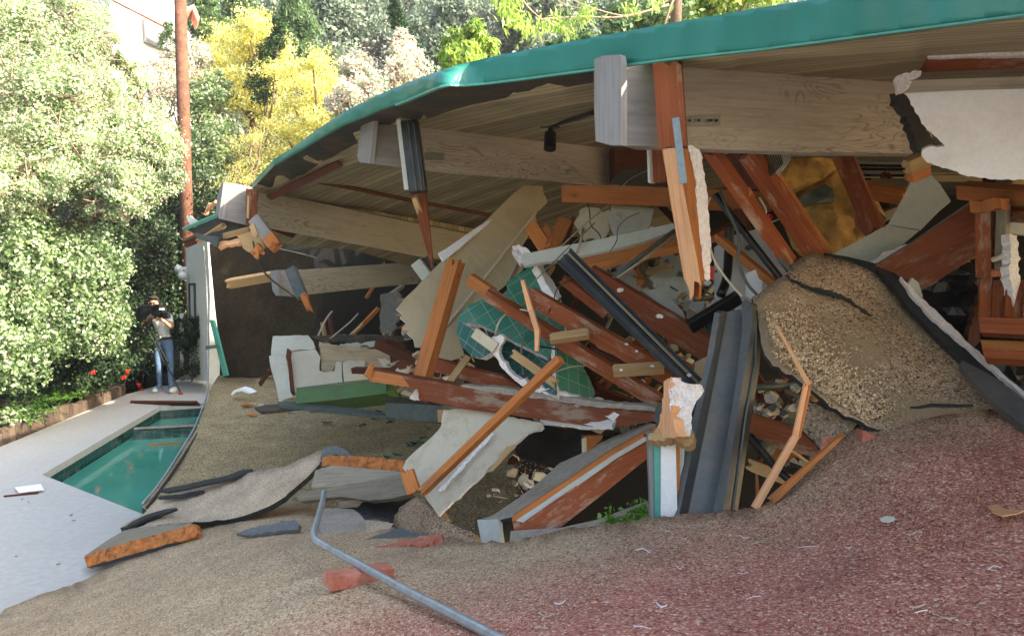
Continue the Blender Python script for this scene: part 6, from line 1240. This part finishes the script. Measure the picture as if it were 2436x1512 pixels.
# ---------------------------------------------------------------- torn strip and timbers at the left
CC = [(377, 1181, 7.4), (768, 1070, 6.6), (678, 1181, 6.15), (339, 1253, 6.9), (546, 1236, 6.4), (286, 1255, 7.2), (603, 1121, 6.9)]
PN('roofing_strip', 'curled pinkish strip of torn roofing lifting toward the centre', 'roofing', [(286, 1255), (300, 1244), (339, 1223), (377, 1184), (433, 1168), (520, 1147), (603, 1121), (678, 1108), (720, 1088), (768, 1068), (772, 1080), (761, 1102), (740, 1125), (716, 1147), (678, 1181), (650, 1198), (621, 1211), (580, 1226), (546, 1234), (500, 1240), (452, 1243), (400, 1246), (339, 1254), (345, 1246), (420, 1215), (350, 1235)], CC, .03, M['pinkgravel'], edge=M['rubber'], step=22, bump=.02, bscale=3, smooth=True, ext=(.0, .03, -.05), jag=1, seg=12)
for k, (pth, dd) in enumerate((([(380, 1165), (440, 1158), (520, 1140), (600, 1116)], 7.3), ([(295, 1254), (350, 1228), (420, 1208)], 7.0), ([(376, 1182), (430, 1178), (485, 1166)], 7.2))):
    band('torn_edge', ['black torn felt edge behind the curled pinkish strip', 'dark split along the lower left of the curled pinkish strip', 'short dark split at the left of the curled pinkish strip'][k], 'felt', densify(pth, 3), [3] + [10 - 2 * k] * (len(densify(pth, 3)) - 2) + [3], [(pth[0][0], pth[0][1], dd), (pth[-1][0], pth[-1][1], dd - .35 + .1 * k), (pth[0][0], pth[0][1] + 40, dd - .4)], .02, M['rubber'])
PN('felt_curl', 'black felt curl at the raised end of the pinkish strip', 'felt', [(766, 1072), (775, 1062), (795, 1059), (815, 1065), (834, 1082), (832, 1092), (800, 1080), (780, 1086), (768, 1105), (760, 1108)], [(766, 1072, 6.5), (834, 1085, 6.2), (765, 1105, 6.4)], .08, M['felt'], step=9, bump=.04, jag=1.5, seg=7)
lt = thing('broken_timber', P(330, 1300, 6.3), 'chewed orange timber lying on the deck edge with a grey top face', 'timber')
panel('broken_face', [(201, 1321), (230, 1310), (328, 1282), (400, 1262), (463, 1245), (470, 1262), (466, 1276), (400, 1292), (328, 1314), (270, 1330), (240, 1338), (207, 1348)], [(201, 1321, 6.55), (463, 1245, 6.15), (207, 1348, 6.45)], .05, M['split'], parent=lt, jag=1.8, seg=9, step=14, bump=.04, bscale=9, axis=((201, 1335), (463, 1260)))
panel('grey_top', [(203, 1320), (255, 1284), (300, 1258), (345, 1252), (450, 1243), (463, 1246), (400, 1262), (328, 1283)], [(203, 1320, 6.55), (300, 1258, 7.0), (463, 1246, 6.2)], .05, M['greywood'], parent=lt, ext=(0, 0, -.06))
PN('felt_scrap', 'thin dark felt lying between the timber and the foreground sheet', 'felt', [(205, 1350), (300, 1322), (400, 1294), (440, 1290), (330, 1320), (250, 1345)], [(205, 1350, 6.35), (440, 1290, 6.1), (250, 1345, 6.3)], .02, M['rubber'])
PN('chewed_beam', 'split orange beam edge right of the black felt curl', 'beam', [(768, 1088), (785, 1082), (834, 1083), (900, 1088), (960, 1096), (962, 1122), (900, 1118), (840, 1112), (790, 1108), (766, 1108)], [(768, 1088, 6.35), (962, 1100, 5.7), (766, 1108, 6.3)], .1, M['split'], jag=1.5, seg=10, axis=((768, 1095), (960, 1108)), ext=(0, .08, -.02))
PN('grey_board', 'upper grey weathered board under the split orange beam edge', 'board', [(750, 1118), (790, 1106), (880, 1114), (962, 1122), (900, 1140), (840, 1152), (740, 1160)], [(750, 1118, 6.2), (962, 1122, 5.65), (740, 1160, 6.0)], .05, M['greywood'], axis=((750, 1135), (960, 1125)))
PN('grey_board', 'wide lower grey board with a rounded left end above the dark hole', 'board', [(705, 1182), (712, 1170), (760, 1160), (850, 1148), (955, 1126), (978, 1174), (930, 1185), (880, 1190), (810, 1180), (770, 1185), (712, 1192)], [(705, 1182, 6.1), (955, 1126, 5.5), (712, 1192, 6.05)], .06, M['greywood'], axis=((705, 1180), (960, 1150)), jag=.6, seg=10)
PN('grey_board', 'small grey board scrap right of the pipe top', 'board', [(806, 1192), (850, 1186), (880, 1190), (866, 1204), (808, 1208)], [(806, 1192, 5.8)], .04, M['greywood'])
PN('hole_shade', 'black sheet standing in for the shade in the hole left of the cream wallboard', 'felt', [(848, 1232), (852, 1205), (868, 1190), (900, 1192), (960, 1182), (980, 1180), (950, 1205), (935, 1240), (900, 1240), (868, 1236)], [(848, 1232, 5.62), (960, 1182, 5.6), (900, 1240, 5.5)], .02, M['plastic'], jag=1.5, seg=10)  # opening drawn as a black sheet, its shade put into the colour
PN('gravel_hump', 'rounded tan pebble hump at the foot of the cream wallboard', 'roofing', [(935, 1265), (938, 1225), (960, 1200), (985, 1182), (1010, 1180), (1035, 1200), (1050, 1232), (1085, 1250), (1120, 1262), (1140, 1292), (1050, 1290), (960, 1285)], [(935, 1250, 5.2), (1000, 1185, 5.1), (1140, 1290, 4.45), (1000, 1250, 4.8)], .1, M['slabgravel'], step=16, bump=.05, jag=2, seg=10, smooth=True)
PN('felt_patch', 'large pale grey torn felt patch under the top of the bent pipe', 'felt', [(752, 1228), (770, 1210), (800, 1206), (840, 1210), (858, 1224), (872, 1245), (870, 1268), (850, 1280), (830, 1294), (800, 1290), (775, 1278), (760, 1262)], [(752, 1228, 5.55), (872, 1245, 5.2), (800, 1290, 4.7)], .025, M['pinkgrey'], edge=M['rubber'], step=20, bump=.02, jag=1.5, seg=9)
PN('felt_patch', 'smaller pinkish felt patch overlapping the grey patch on its right', 'felt', [(868, 1236), (900, 1238), (936, 1244), (930, 1256), (905, 1268), (890, 1280), (868, 1284), (870, 1262)], [(868, 1236, 5.15), (936, 1244, 5.05), (868, 1284, 4.7)], .03, M['pinkgravel'], edge=M['rubber'], jag=1.5, seg=9)
PN('felt_patch', 'dark blue grey felt tongue lying left of the bent pipe', 'felt', [(560, 1268), (600, 1254), (650, 1244), (700, 1234), (712, 1246), (708, 1258), (640, 1264), (590, 1272)], [(560, 1268, 5.45), (712, 1246, 5.15), (590, 1272, 5.35)], .03, M['felt'], jag=1.5, seg=9)
PN('felt_patch', 'black felt rubble between the foreground sheet and the pebble hump', 'felt', [(860, 1290), (905, 1270), (940, 1258), (990, 1266), (1040, 1276), (1060, 1292), (1000, 1300), (930, 1306), (880, 1304)], [(860, 1290, 4.45), (1060, 1280, 4.35), (930, 1306, 4.2)], .03, M['felt'], jag=3, seg=8, step=14, bump=.04)
PN('clay_rubble', 'crushed salmon coloured clay rubble beside the black felt rubble', 'rubble', [(890, 1300), (930, 1292), (960, 1282), (1000, 1274), (1040, 1272), (1052, 1264), (1050, 1276), (1020, 1290), (1000, 1306), (985, 1294), (950, 1300), (910, 1306)], [(890, 1300, 4.2), (1050, 1270, 4.2), (985, 1300, 4.1)], .04, M['brick'], jag=2.5, seg=7, step=10, bump=.03)
# bent pipe, brick
tube('bent_pipe', [(771, 1170, 4.6), (768, 1190, 4.45), (753, 1245, 3.95), (747, 1266, 3.82), (752, 1283, 3.72), (775, 1298, 3.62), (860, 1345, 3.22), (960, 1400, 2.85), (1080, 1462, 2.46), (1220, 1535, 2.12), (1400, 1625, 1.8)], .0165, M['pipe'], label='bent galvanized pipe lying across the foreground over the red brick', cat='pipe', n=20)
bk = thing('brick', P(865, 1370, 3.2), 'dusty red brick under the bent pipe in the foreground', 'brick')
o_ = MB(); v8 = [P(788, 1372, 3.12), P(800, 1411, 3.02), P(938, 1345, 3.2), P(940, 1360, 3.14), P(790, 1365, 3.2), P(925, 1322, 3.42)]
A, B_, C_ = P(788, 1373, 3.1), P(800, 1412, 3.1), P(938, 1350, 3.26)
Lx = (C_ - A); hz = Vector((0, 0, -.058)); dp = Vector((Lx.y, -Lx.x, 0)).normalized() * -.085 if True else 0
q = [A, C_, C_ + dp, A + dp]; q += [p + hz for p in q]
mb = MB(); mb.add(q, [(0, 1, 2, 3), (4, 7, 6, 5), (0, 4, 5, 1), (1, 5, 6, 2), (2, 6, 7, 3), (3, 7, 4, 0)]); mb.build('brick_body', M['brick'], parent=bk, bevel=.003)
# leaves and chips on the foreground
FD = Depth(FC)
for k in range(30):
    x = random.uniform(500, 2420); y = random.uniform(1200, 1500) if x < 1900 else random.uniform(1010, 1500)
    if not inside(x, y + 6, FO) or edge_dist(x, y, FO) < 12: continue
    p_ = FD.pts([(x, y)])[0]; r_ = (p_ - O).normalized(); p_ = p_ - r_ * .03; s = random.uniform(.004, .01)
    mt = M['pale'] if k % 9 == 0 else (M['twig'] if k % 3 else M['cream'])
    MB().box(p_ + Vector((0, 0, .002)), (s * 2.2, s, .003), Matrix.Rotation(random.uniform(-.5, .5), 3, 'Z') @ Matrix.Rotation(.25, 3, 'X')).build('leaf_litter', mt, label='tiny pale leaf or chip lying on the foreground roofing', cat='litter', group='leaf litter on the foreground roofing')
PN('fallen_leaf', 'pale curved dry leaf lying at the right edge of the maroon roofing', 'leaf', [(2350, 1202), (2370, 1198), (2395, 1210), (2436, 1212), (2420, 1220), (2385, 1226), (2362, 1218)], [(2350, 1202, 2.58), (2436, 1212, 2.5), (2385, 1226, 2.48)], .004, M['paper'] if False else M['pale'])
for k in range(22):
    x = random.uniform(1250, 2400); y = random.uniform(1240, 1495); 
    if not inside(x, y, FO): continue
    a_ = random.uniform(-.5, .6); L_ = random.uniform(14, 46); bow = random.uniform(-7, 9); q_ = [(x, y), (x + L_ * .5 * math.cos(a_), y + L_ * .5 * math.sin(a_) * .5 + bow), (x + L_ * math.cos(a_), y + L_ * math.sin(a_) * .5)]
    w3 = [p - (p - O).normalized() * .012 for p in FD.pts(q_)]
    MB().tube(smooth_path(w3), random.uniform(.001, .0024), 5).build('curled_leaf', M[random.choice(['pale', 'cream', 'crumb', 'white'])], label='pale curled leaf sliver lying on the maroon roofing', cat='leaf', group='pale curled leaves on the maroon roofing')
PN('fallen_leaf', 'green grey oval leaf lying on the maroon roofing', 'leaf', [(2092, 1232), (2108, 1226), (2128, 1228), (2130, 1236), (2115, 1243), (2098, 1241)], [(2110, 1234, 2.62)], .004, M['greyboard'])
# interior clutter: small splinters in the dark gaps
for k in range(240):
    z_ = random.choice([((1180, 1560), (640, 960), 5.7), ((1420, 1760), (560, 900), 5.2), ((900, 1100), (700, 940), 8.6), ((1800, 2000), (900, 1100), 4.3), ((2180, 2330), (640, 800), 4.3), ((1560, 1660), (700, 900), 5.0)])
    x, y = random.uniform(*z_[0]), random.uniform(*z_[1]); a_ = random.uniform(-1.2, 1.2); L_ = random.uniform(20, 90); d = z_[2] + random.uniform(0, .9)
    stick('splinter', (x, y, d), (x + L_ * math.cos(a_), y + L_ * math.sin(a_), d + random.uniform(-.25, .25)), random.uniform(.012, .05), random.uniform(.01, .04), M[random.choice(['darkred', 'greywood', 'red', 'greyboard', 'felt', 'tan'])], roll=random.uniform(0, 80), broken=(.03, .03),
          label='small splintered wood scrap in the shaded gaps of the wreck', cat='splinter', group='splinters in the shaded gaps of the wreck')
for k in range(16):
    x, y, d = random.uniform(1200, 1780), random.uniform(560, 940), random.uniform(4.7, 5.6)
    pts_ = [(x, y, d)]; a_ = random.uniform(0, 6.28)
    for q in range(4): a_ += random.uniform(-.7, .7); pts_.append((pts_[-1][0] + 34 * math.cos(a_), pts_[-1][1] + 30 * math.sin(a_), d + random.uniform(-.1, .1)))
    tube('loose_wire', pts_, random.choice([.003, .004, .006]), M[random.choice(['greywood', 'greensteel', 'cream', 'blacksteel'])], n=5, label='thin loose wire curling among the broken planks', cat='wire', group='loose wires among the broken planks')
for k in range(190):
    x, y, d = random.choice([(random.gauss(1600, 90), random.gauss(640, 60), 5.3), (random.gauss(1720, 60), random.gauss(700, 50), 4.9), (random.gauss(870, 60), random.gauss(850, 20), 10.6), (random.gauss(1450, 120), random.gauss(840, 80), 5.2), (random.gauss(1850, 40), random.gauss(960, 50), 4.3), (random.gauss(1500, 60), random.gauss(985, 20), 4.75), (random.gauss(1250, 60), random.gauss(1150, 40), 6.0), (random.gauss(1480, 90), random.gauss(650, 60), 5.5), (random.gauss(1630, 40), random.gauss(770, 40), 5.0), (random.gauss(2240, 50), random.gauss(720, 50), 4.2), (random.gauss(1000, 50), random.gauss(870, 40), 7.8)])
    s = random.uniform(5, 20); o_ = [(x + s * math.cos(a) * random.uniform(.5, 1.3), y + s * .7 * math.sin(a) * random.uniform(.5, 1.3)) for a in np.linspace(0, 5.5, random.randint(5, 8))]
    panel('board_scrap', o_, [(x, y, d), (x + 60, y, d + random.uniform(-.15, .15)), (x, y + 60, d + random.uniform(-.2, .2))], random.uniform(.01, .04), M[random.choice(['cream', 'offwhite', 'greyboard', 'greywood', 'felt', 'darkred', 'crumb', 'greensteel'] if d < 9 else ['felt', 'darkred', 'soffit', 'greensteel'])], edge=M['cream' if d < 9 else 'felt'], label='small broken scrap of board lodged in the shaded wreck', cat='scrap', group='board scraps lodged in the shaded wreck')
for k in range(46):
    x, y, d = random.choice([(random.uniform(1380, 1720), random.uniform(520, 720), 5.9), (random.uniform(1200, 1560), random.uniform(780, 980), 5.5), (random.uniform(1700, 1960), random.uniform(480, 680), 5.1), (random.uniform(760, 940), random.uniform(690, 800), 12.2), (random.uniform(2080, 2400), random.uniform(430, 640), 4.9), (random.uniform(1780, 1920), random.uniform(900, 1150), 4.5)])
    a_ = random.choice([random.uniform(.3, 1.0), random.uniform(-1, -.3), random.uniform(1.2, 1.8)]); L_ = random.uniform(60, 200) * 5 / d
    stick('broken_stud', (x - L_ / 2 * math.cos(a_), y - L_ / 2 * math.sin(a_), d + random.uniform(-.1, .3)), (x + L_ / 2 * math.cos(a_), y + L_ / 2 * math.sin(a_), d + random.uniform(-.1, .3)), random.uniform(.04, .09), .04, M[random.choice(['red', 'darkred', 'darkred', 'tan', 'greywood', 'fresh'])], roll=random.uniform(0, 60), broken=(.05, .08),
          label='broken length of stud half hidden deep in the wreck', cat='stud', group='broken studs deep in the wreck')
pebbles('rubble', [(1080, 1120), (1250, 1090), (1330, 1110), (1300, 1260), (1150, 1290), (1080, 1200)], BC, 2200, .004, .012, M['rubblestones'])
# rear walls of the house keep the inside dark
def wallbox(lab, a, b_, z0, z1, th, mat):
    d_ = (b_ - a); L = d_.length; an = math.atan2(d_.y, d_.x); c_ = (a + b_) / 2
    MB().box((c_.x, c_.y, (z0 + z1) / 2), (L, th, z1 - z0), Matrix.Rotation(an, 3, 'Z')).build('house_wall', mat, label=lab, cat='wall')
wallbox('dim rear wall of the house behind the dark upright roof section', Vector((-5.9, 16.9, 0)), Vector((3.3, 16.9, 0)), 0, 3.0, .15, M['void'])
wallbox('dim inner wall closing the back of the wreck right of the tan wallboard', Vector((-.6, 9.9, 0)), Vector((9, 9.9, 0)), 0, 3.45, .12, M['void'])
wallbox('rear boundary wall of the right hand room', Vector((3.3, 16.9, 0)), Vector((14, 16.9, 0)), 0, 3.5, .15, M['stucco'])

# ================================================================ cameraman, video camera, tripod
PD = 15.75
def pp(x, y, dd=0): return P(x, y, PD + dd)
pr = thing('person', PZ(390, 931, 0), 'person in grey shirt and blue jeans bending to a video camera by the pool', 'person')
bm = bmesh.new(); J = {}
def jn(k, p, r): J[k] = (bm.verts.new(p), r)
jn('pel', pp(388, 808), .16); jn('waist', pp(387, 793), .15); jn('chest', pp(384, 768, -.02), .175); jn('upch', pp(381, 752, -.05), .17); jn('neck', pp(372, 740, -.12), .065); jn('head0', pp(368, 731, -.18), .085); jn('head1', pp(366, 719, -.2), .1); jn('head2', pp(366, 713, -.2), .075)
jn('rs', pp(361, 748, -.08), .085); jn('re', pp(333, 779, -.25), .05); jn('rw', pp(352, 757, -.48), .035); jn('rh', pp(359, 750, -.52), .04)
jn('ls', pp(402, 753, -.05), .09); jn('le', pp(408, 779, -.2), .055); jn('lw', pp(388, 762, -.48), .036); jn('lh', pp(381, 757, -.52), .04)
jn('rhip', pp(376, 816), .125); jn('rk', pp(377, 862, -.05), .082); jn('ra', pp(380, 918, 0), .05); jn('lhip', pp(400, 816), .125); jn('lk', pp(405, 860, -.06), .082); jn('la', pp(406, 920, -.02), .05)
jn('rf', pp(372, 927, -.2), .045); jn('lf', pp(404, 929, -.24), .045)
for a_, b_ in (('pel', 'waist'), ('waist', 'chest'), ('chest', 'upch'), ('upch', 'neck'), ('neck', 'head0'), ('head0', 'head1'), ('head1', 'head2'), ('upch', 'rs'), ('rs', 're'), ('re', 'rw'), ('rw', 'rh'), ('upch', 'ls'), ('ls', 'le'), ('le', 'lw'), ('lw', 'lh'), ('pel', 'rhip'), ('rhip', 'rk'), ('rk', 'ra'), ('ra', 'rf'), ('pel', 'lhip'), ('lhip', 'lk'), ('lk', 'la'), ('la', 'lf')): bm.edges.new((J[a_][0], J[b_][0]))
for hk, sg in (('rh', 1), ('lh', -1)):
    hv = J[hk][0]; base = Vector(hv.co)
    for f_ in range(5):
        L_ = (.05, .06, .065, .06, .05)[f_]; o1 = base + Vector((sg * (.02 + .006 * f_), -.03, .035 - .02 * f_)); o2 = o1 + Vector((sg * L_ * .7, -.01, -.01 if f_ else .03))
        k1, k2 = f'{hk}{f_}a', f'{hk}{f_}b'; jn(k1, o1, .011); jn(k2, o2, .009); bm.edges.new((hv, J[k1][0])); bm.edges.new((J[k1][0], J[k2][0]))
bm.verts.index_update(); order = {v: r for v, r in J.values()}; rads = [order[v] for v in bm.verts]; proot = J['pel'][0].index
me = bpy.data.meshes.new('body_skin'); bm.to_mesh(me); bm.free()
tmp = bpy.data.objects.new('body_tmp', me); col.objects.link(tmp)
sk = tmp.modifiers.new('s', 'SKIN'); sk.use_smooth_shade = True; sb = tmp.modifiers.new('b', 'SUBSURF'); sb.levels = 2; sb.render_levels = 2
for i, r_ in enumerate(rads): me.skin_vertices[0].data[i].radius = (r_, r_ * .85); me.skin_vertices[0].data[i].use_root = (i == proot)
dg = bpy.context.evaluated_depsgraph_get(); me2 = bpy.data.meshes.new_from_object(tmp.evaluated_get(dg)); bpy.data.objects.remove(tmp); bpy.data.meshes.remove(me)
me2.materials.clear(); mats(me2, M['skin'], M['shirt'], M['denim'])
wz = pp(388, 802).z; rs_, re_, ls_, le_, nk = (Vector(pp(361, 748, -.08)), Vector(pp(333, 779, -.25)), Vector(pp(402, 753, -.05)), Vector(pp(408, 779, -.2)), pp(372, 740, -.12))
def along_t(p, a, b_): return (p - a).dot(b_ - a) / (b_ - a).length_squared
rw_, lw_ = pp(352, 757, -.48), pp(388, 762, -.48)
def dseg(p, a, b_): t = max(0, min(1, along_t(p, a, b_))); return (p - a.lerp(b_, t)).length
for f_ in me2.polygons:
    c = f_.center; m_ = 1
    if c.z < wz: m_ = 2
    elif c.z > nk.z + .03 and (c - nk).xy.length < .3 and (c - pp(366, 722, -.2)).length < .22: m_ = 0
    else:
        for a_, b_, w_ in ((rs_, re_, rw_), (ls_, le_, lw_)):
            if dseg(c, a_, b_) < .1 and along_t(c, a_, b_) > .55: m_ = 0
            if dseg(c, b_, w_) < .085 and along_t(c, b_, w_) > .1: m_ = 0
            if (c - w_).length < .2: m_ = 0
    f_.material_index = m_; f_.use_smooth = True
body = link('body', me2, pr)
def blob(name, c, r, mat, parent, n=2, jit=0, cut=None):
    bm = bmesh.new(); bmesh.ops.create_icosphere(bm, subdivisions=n + 1, radius=1)
    for v in bm.verts:
        k = 1 + jit * noise.noise(v.co * 3); v.co = Vector((v.co.x * r[0] * k, v.co.y * r[1] * k, v.co.z * r[2] * k)) + Vector(c)
    if cut: bmesh.ops.delete(bm, geom=[v for v in bm.verts if cut(v.co)], context='VERTS')
    me = bpy.data.meshes.new(name); bm.to_mesh(me); bm.free(); mats(me, mat); me.polygons.foreach_set('use_smooth', [True] * len(me.polygons)); return link(name, me, parent)
hc = pp(366, 719, -.2)
blob('hair', hc + Vector((-.015, .03, .03)), (.105, .115, .11), M['hair'], pr, 2, .08, lambda p: p.z < hc.z - .06 or (p.y < hc.y - .03 and p.z < hc.z + .07))
blob('ear', hc + Vector((-.1, .0, -.02)), (.014, .025, .03), M['skin'], pr, 1)
blob('nose', hc + Vector((.02, -.11, -.03)), (.014, .02, .022), M['skin'], pr, 1)
for s_ in (-1, 1): blob('eye', hc + Vector((.01 + s_ * .032, -.088, .005)), (.012, .01, .008), M['camblack'], pr, 1)
wc = pp(389, 803, -.0)
MB().tube([wc + Vector((0, 0, -.02)), wc + Vector((0, 0, .025))], .168, 24).build('belt', M['camblack'], parent=pr)
MB().box(wc + Vector((-.03, -.17, 0)), (.05, .01, .04)).build('belt_buckle', M['strap'], parent=pr)
for x, y, dd in ((368, 928, -.12), (404, 930, -.14)):
    c_ = PZ(x, y, .055); c_.y = PD + dd; blob('shoe', c_, (.06, .15, .055), M['shoe'], pr, 2, .05, lambda p: p.z < .003)
# camera
vc = thing('video_camera', P(350, 745, 15.3), 'black shoulder video camera on the tripod in front of the person', 'video camera')
def boxpx(name, x0, y0, x1, y1, d, dep, mat, parent, bevel=.01):
    a_ = P(x0, y0, d); b_ = P(x1, y1, d); c_ = (a_ + b_) / 2 + Vector((0, dep / 2, 0)); return MB().box(c_, (abs(b_.x - a_.x), dep, abs(a_.z - b_.z))).build(name, mat, parent=parent, bevel=bevel)
boxpx('body', 334, 726, 362, 760, 15.25, .22, M['camblack'], vc, .02); boxpx('front_body', 358, 728, 388, 750, 15.15, .2, M['camblack'], vc, .02)
boxpx('viewfinder', 362, 724, 380, 732, 15.1, .12, M['camblack'], vc); boxpx('battery', 326, 730, 335, 756, 15.3, .18, M['camblack'], vc)
MB().tube([P(372, 747, 15.15), P(386, 749, 15.08)], .055, 18).build('lens', M['camblack'], parent=vc)
boxpx('lens_hood', 385, 742, 399, 758, 15.02, .14, M['camblack'], vc, .008)
boxpx('carry_handle', 345, 720, 368, 723, 15.2, .04, M['camblack'], vc)
boxpx('name_plate', 378, 733, 390, 737, 15.1, .02, M['sheet'], vc, .002)
tp = thing('camera_tripod', PZ(350, 930, 0), 'tall black tripod with red feet under the video camera', 'tripod')
ap_ = P(352, 776, 15.35); MB().tube([P(350, 760, 15.35), ap_], [.06, .05], 14).build('fluid_head', M['camblack'], parent=tp)
MB().tube([P(340, 764, 15.35), P(318, 800, 15.6)], .012, 8).build('pan_handle', M['camblack'], parent=tp)
MB().tube([ap_, P(352, 830, 15.4)], .02, 8).build('centre_column', M['camblack'], parent=tp)
for x, y in ((286, 936), (430, 934), (337, 925)):
    ft = PZ(x, y, .03); mid = ap_.lerp(ft, .55); sd_ = (ft - ap_).cross(Vector((0, 1, 0))).normalized() * .03; mb = MB()
    mb.tube([ap_ + sd_, mid + sd_], .013, 8).tube([ap_ - sd_, mid - sd_], .013, 8).tube([mid, ft], .014, 8); mb.box(mid, (.09, .05, .06))
    lg = mb.build('leg', M['greensteel'] if x < 300 else M['camblack'], parent=tp)
    MB().tube([ft + Vector((0, 0, -.028)), ft + Vector((0, 0, .01))], [.05, .035], 12).build('foot', M['redplastic'], parent=lg)
# equipment
c_ = PZ(292, 924, 0); MB().box(c_ + Vector((0, .2, .17)), (.55, .35, .33)).build('equipment_case', M['camblack'], label='black open equipment case on the deck left of the tripod', cat='case', bevel=.02)
c_ = PZ(350, 925, 0); MB().box(c_ + Vector((0, .55, .14)), (.5, .3, .27)).build('equipment_bag', M['camblack'], label='black bag on the ground behind the tripod legs', cat='bag', bevel=.05)
c_ = PZ(312, 921, 0); MB().box(c_ + Vector((0, 0, .09)), (.34, .06, .03), Matrix.Rotation(.5, 3, 'Y')).build('white_box', M['sheet'], label='narrow white box leaning beside the black case', cat='box')
c_ = PZ(322, 915, 0); MB().tube([c_ + Vector((0, .3, 0)), c_ + Vector((0, .3, .25))], [.07, .06], 14).build('plastic_bag', M['sheet'], label='crumpled white bag behind the tripod', cat='bag')

# air between the camera and the far hillside
hz = MB().box((0, 38, 18), (150, 120, 44)).build('haze', None or M['dirt'], kind='stuff'); hz.data.materials.clear()
m = bpy.data.materials.new('pale_air'); m.use_nodes = True; n = m.node_tree.nodes; n.remove(n['Principled BSDF']); pv = n.new('ShaderNodeVolumePrincipled')
pv.inputs['Color'].default_value = (.86, .93, 1, 1); pv.inputs['Density'].default_value = .0009; pv.inputs['Anisotropy'].default_value = .3
m.node_tree.links.new(pv.outputs[0], n['Material Output'].inputs['Volume']); hz.data.materials.append(m)
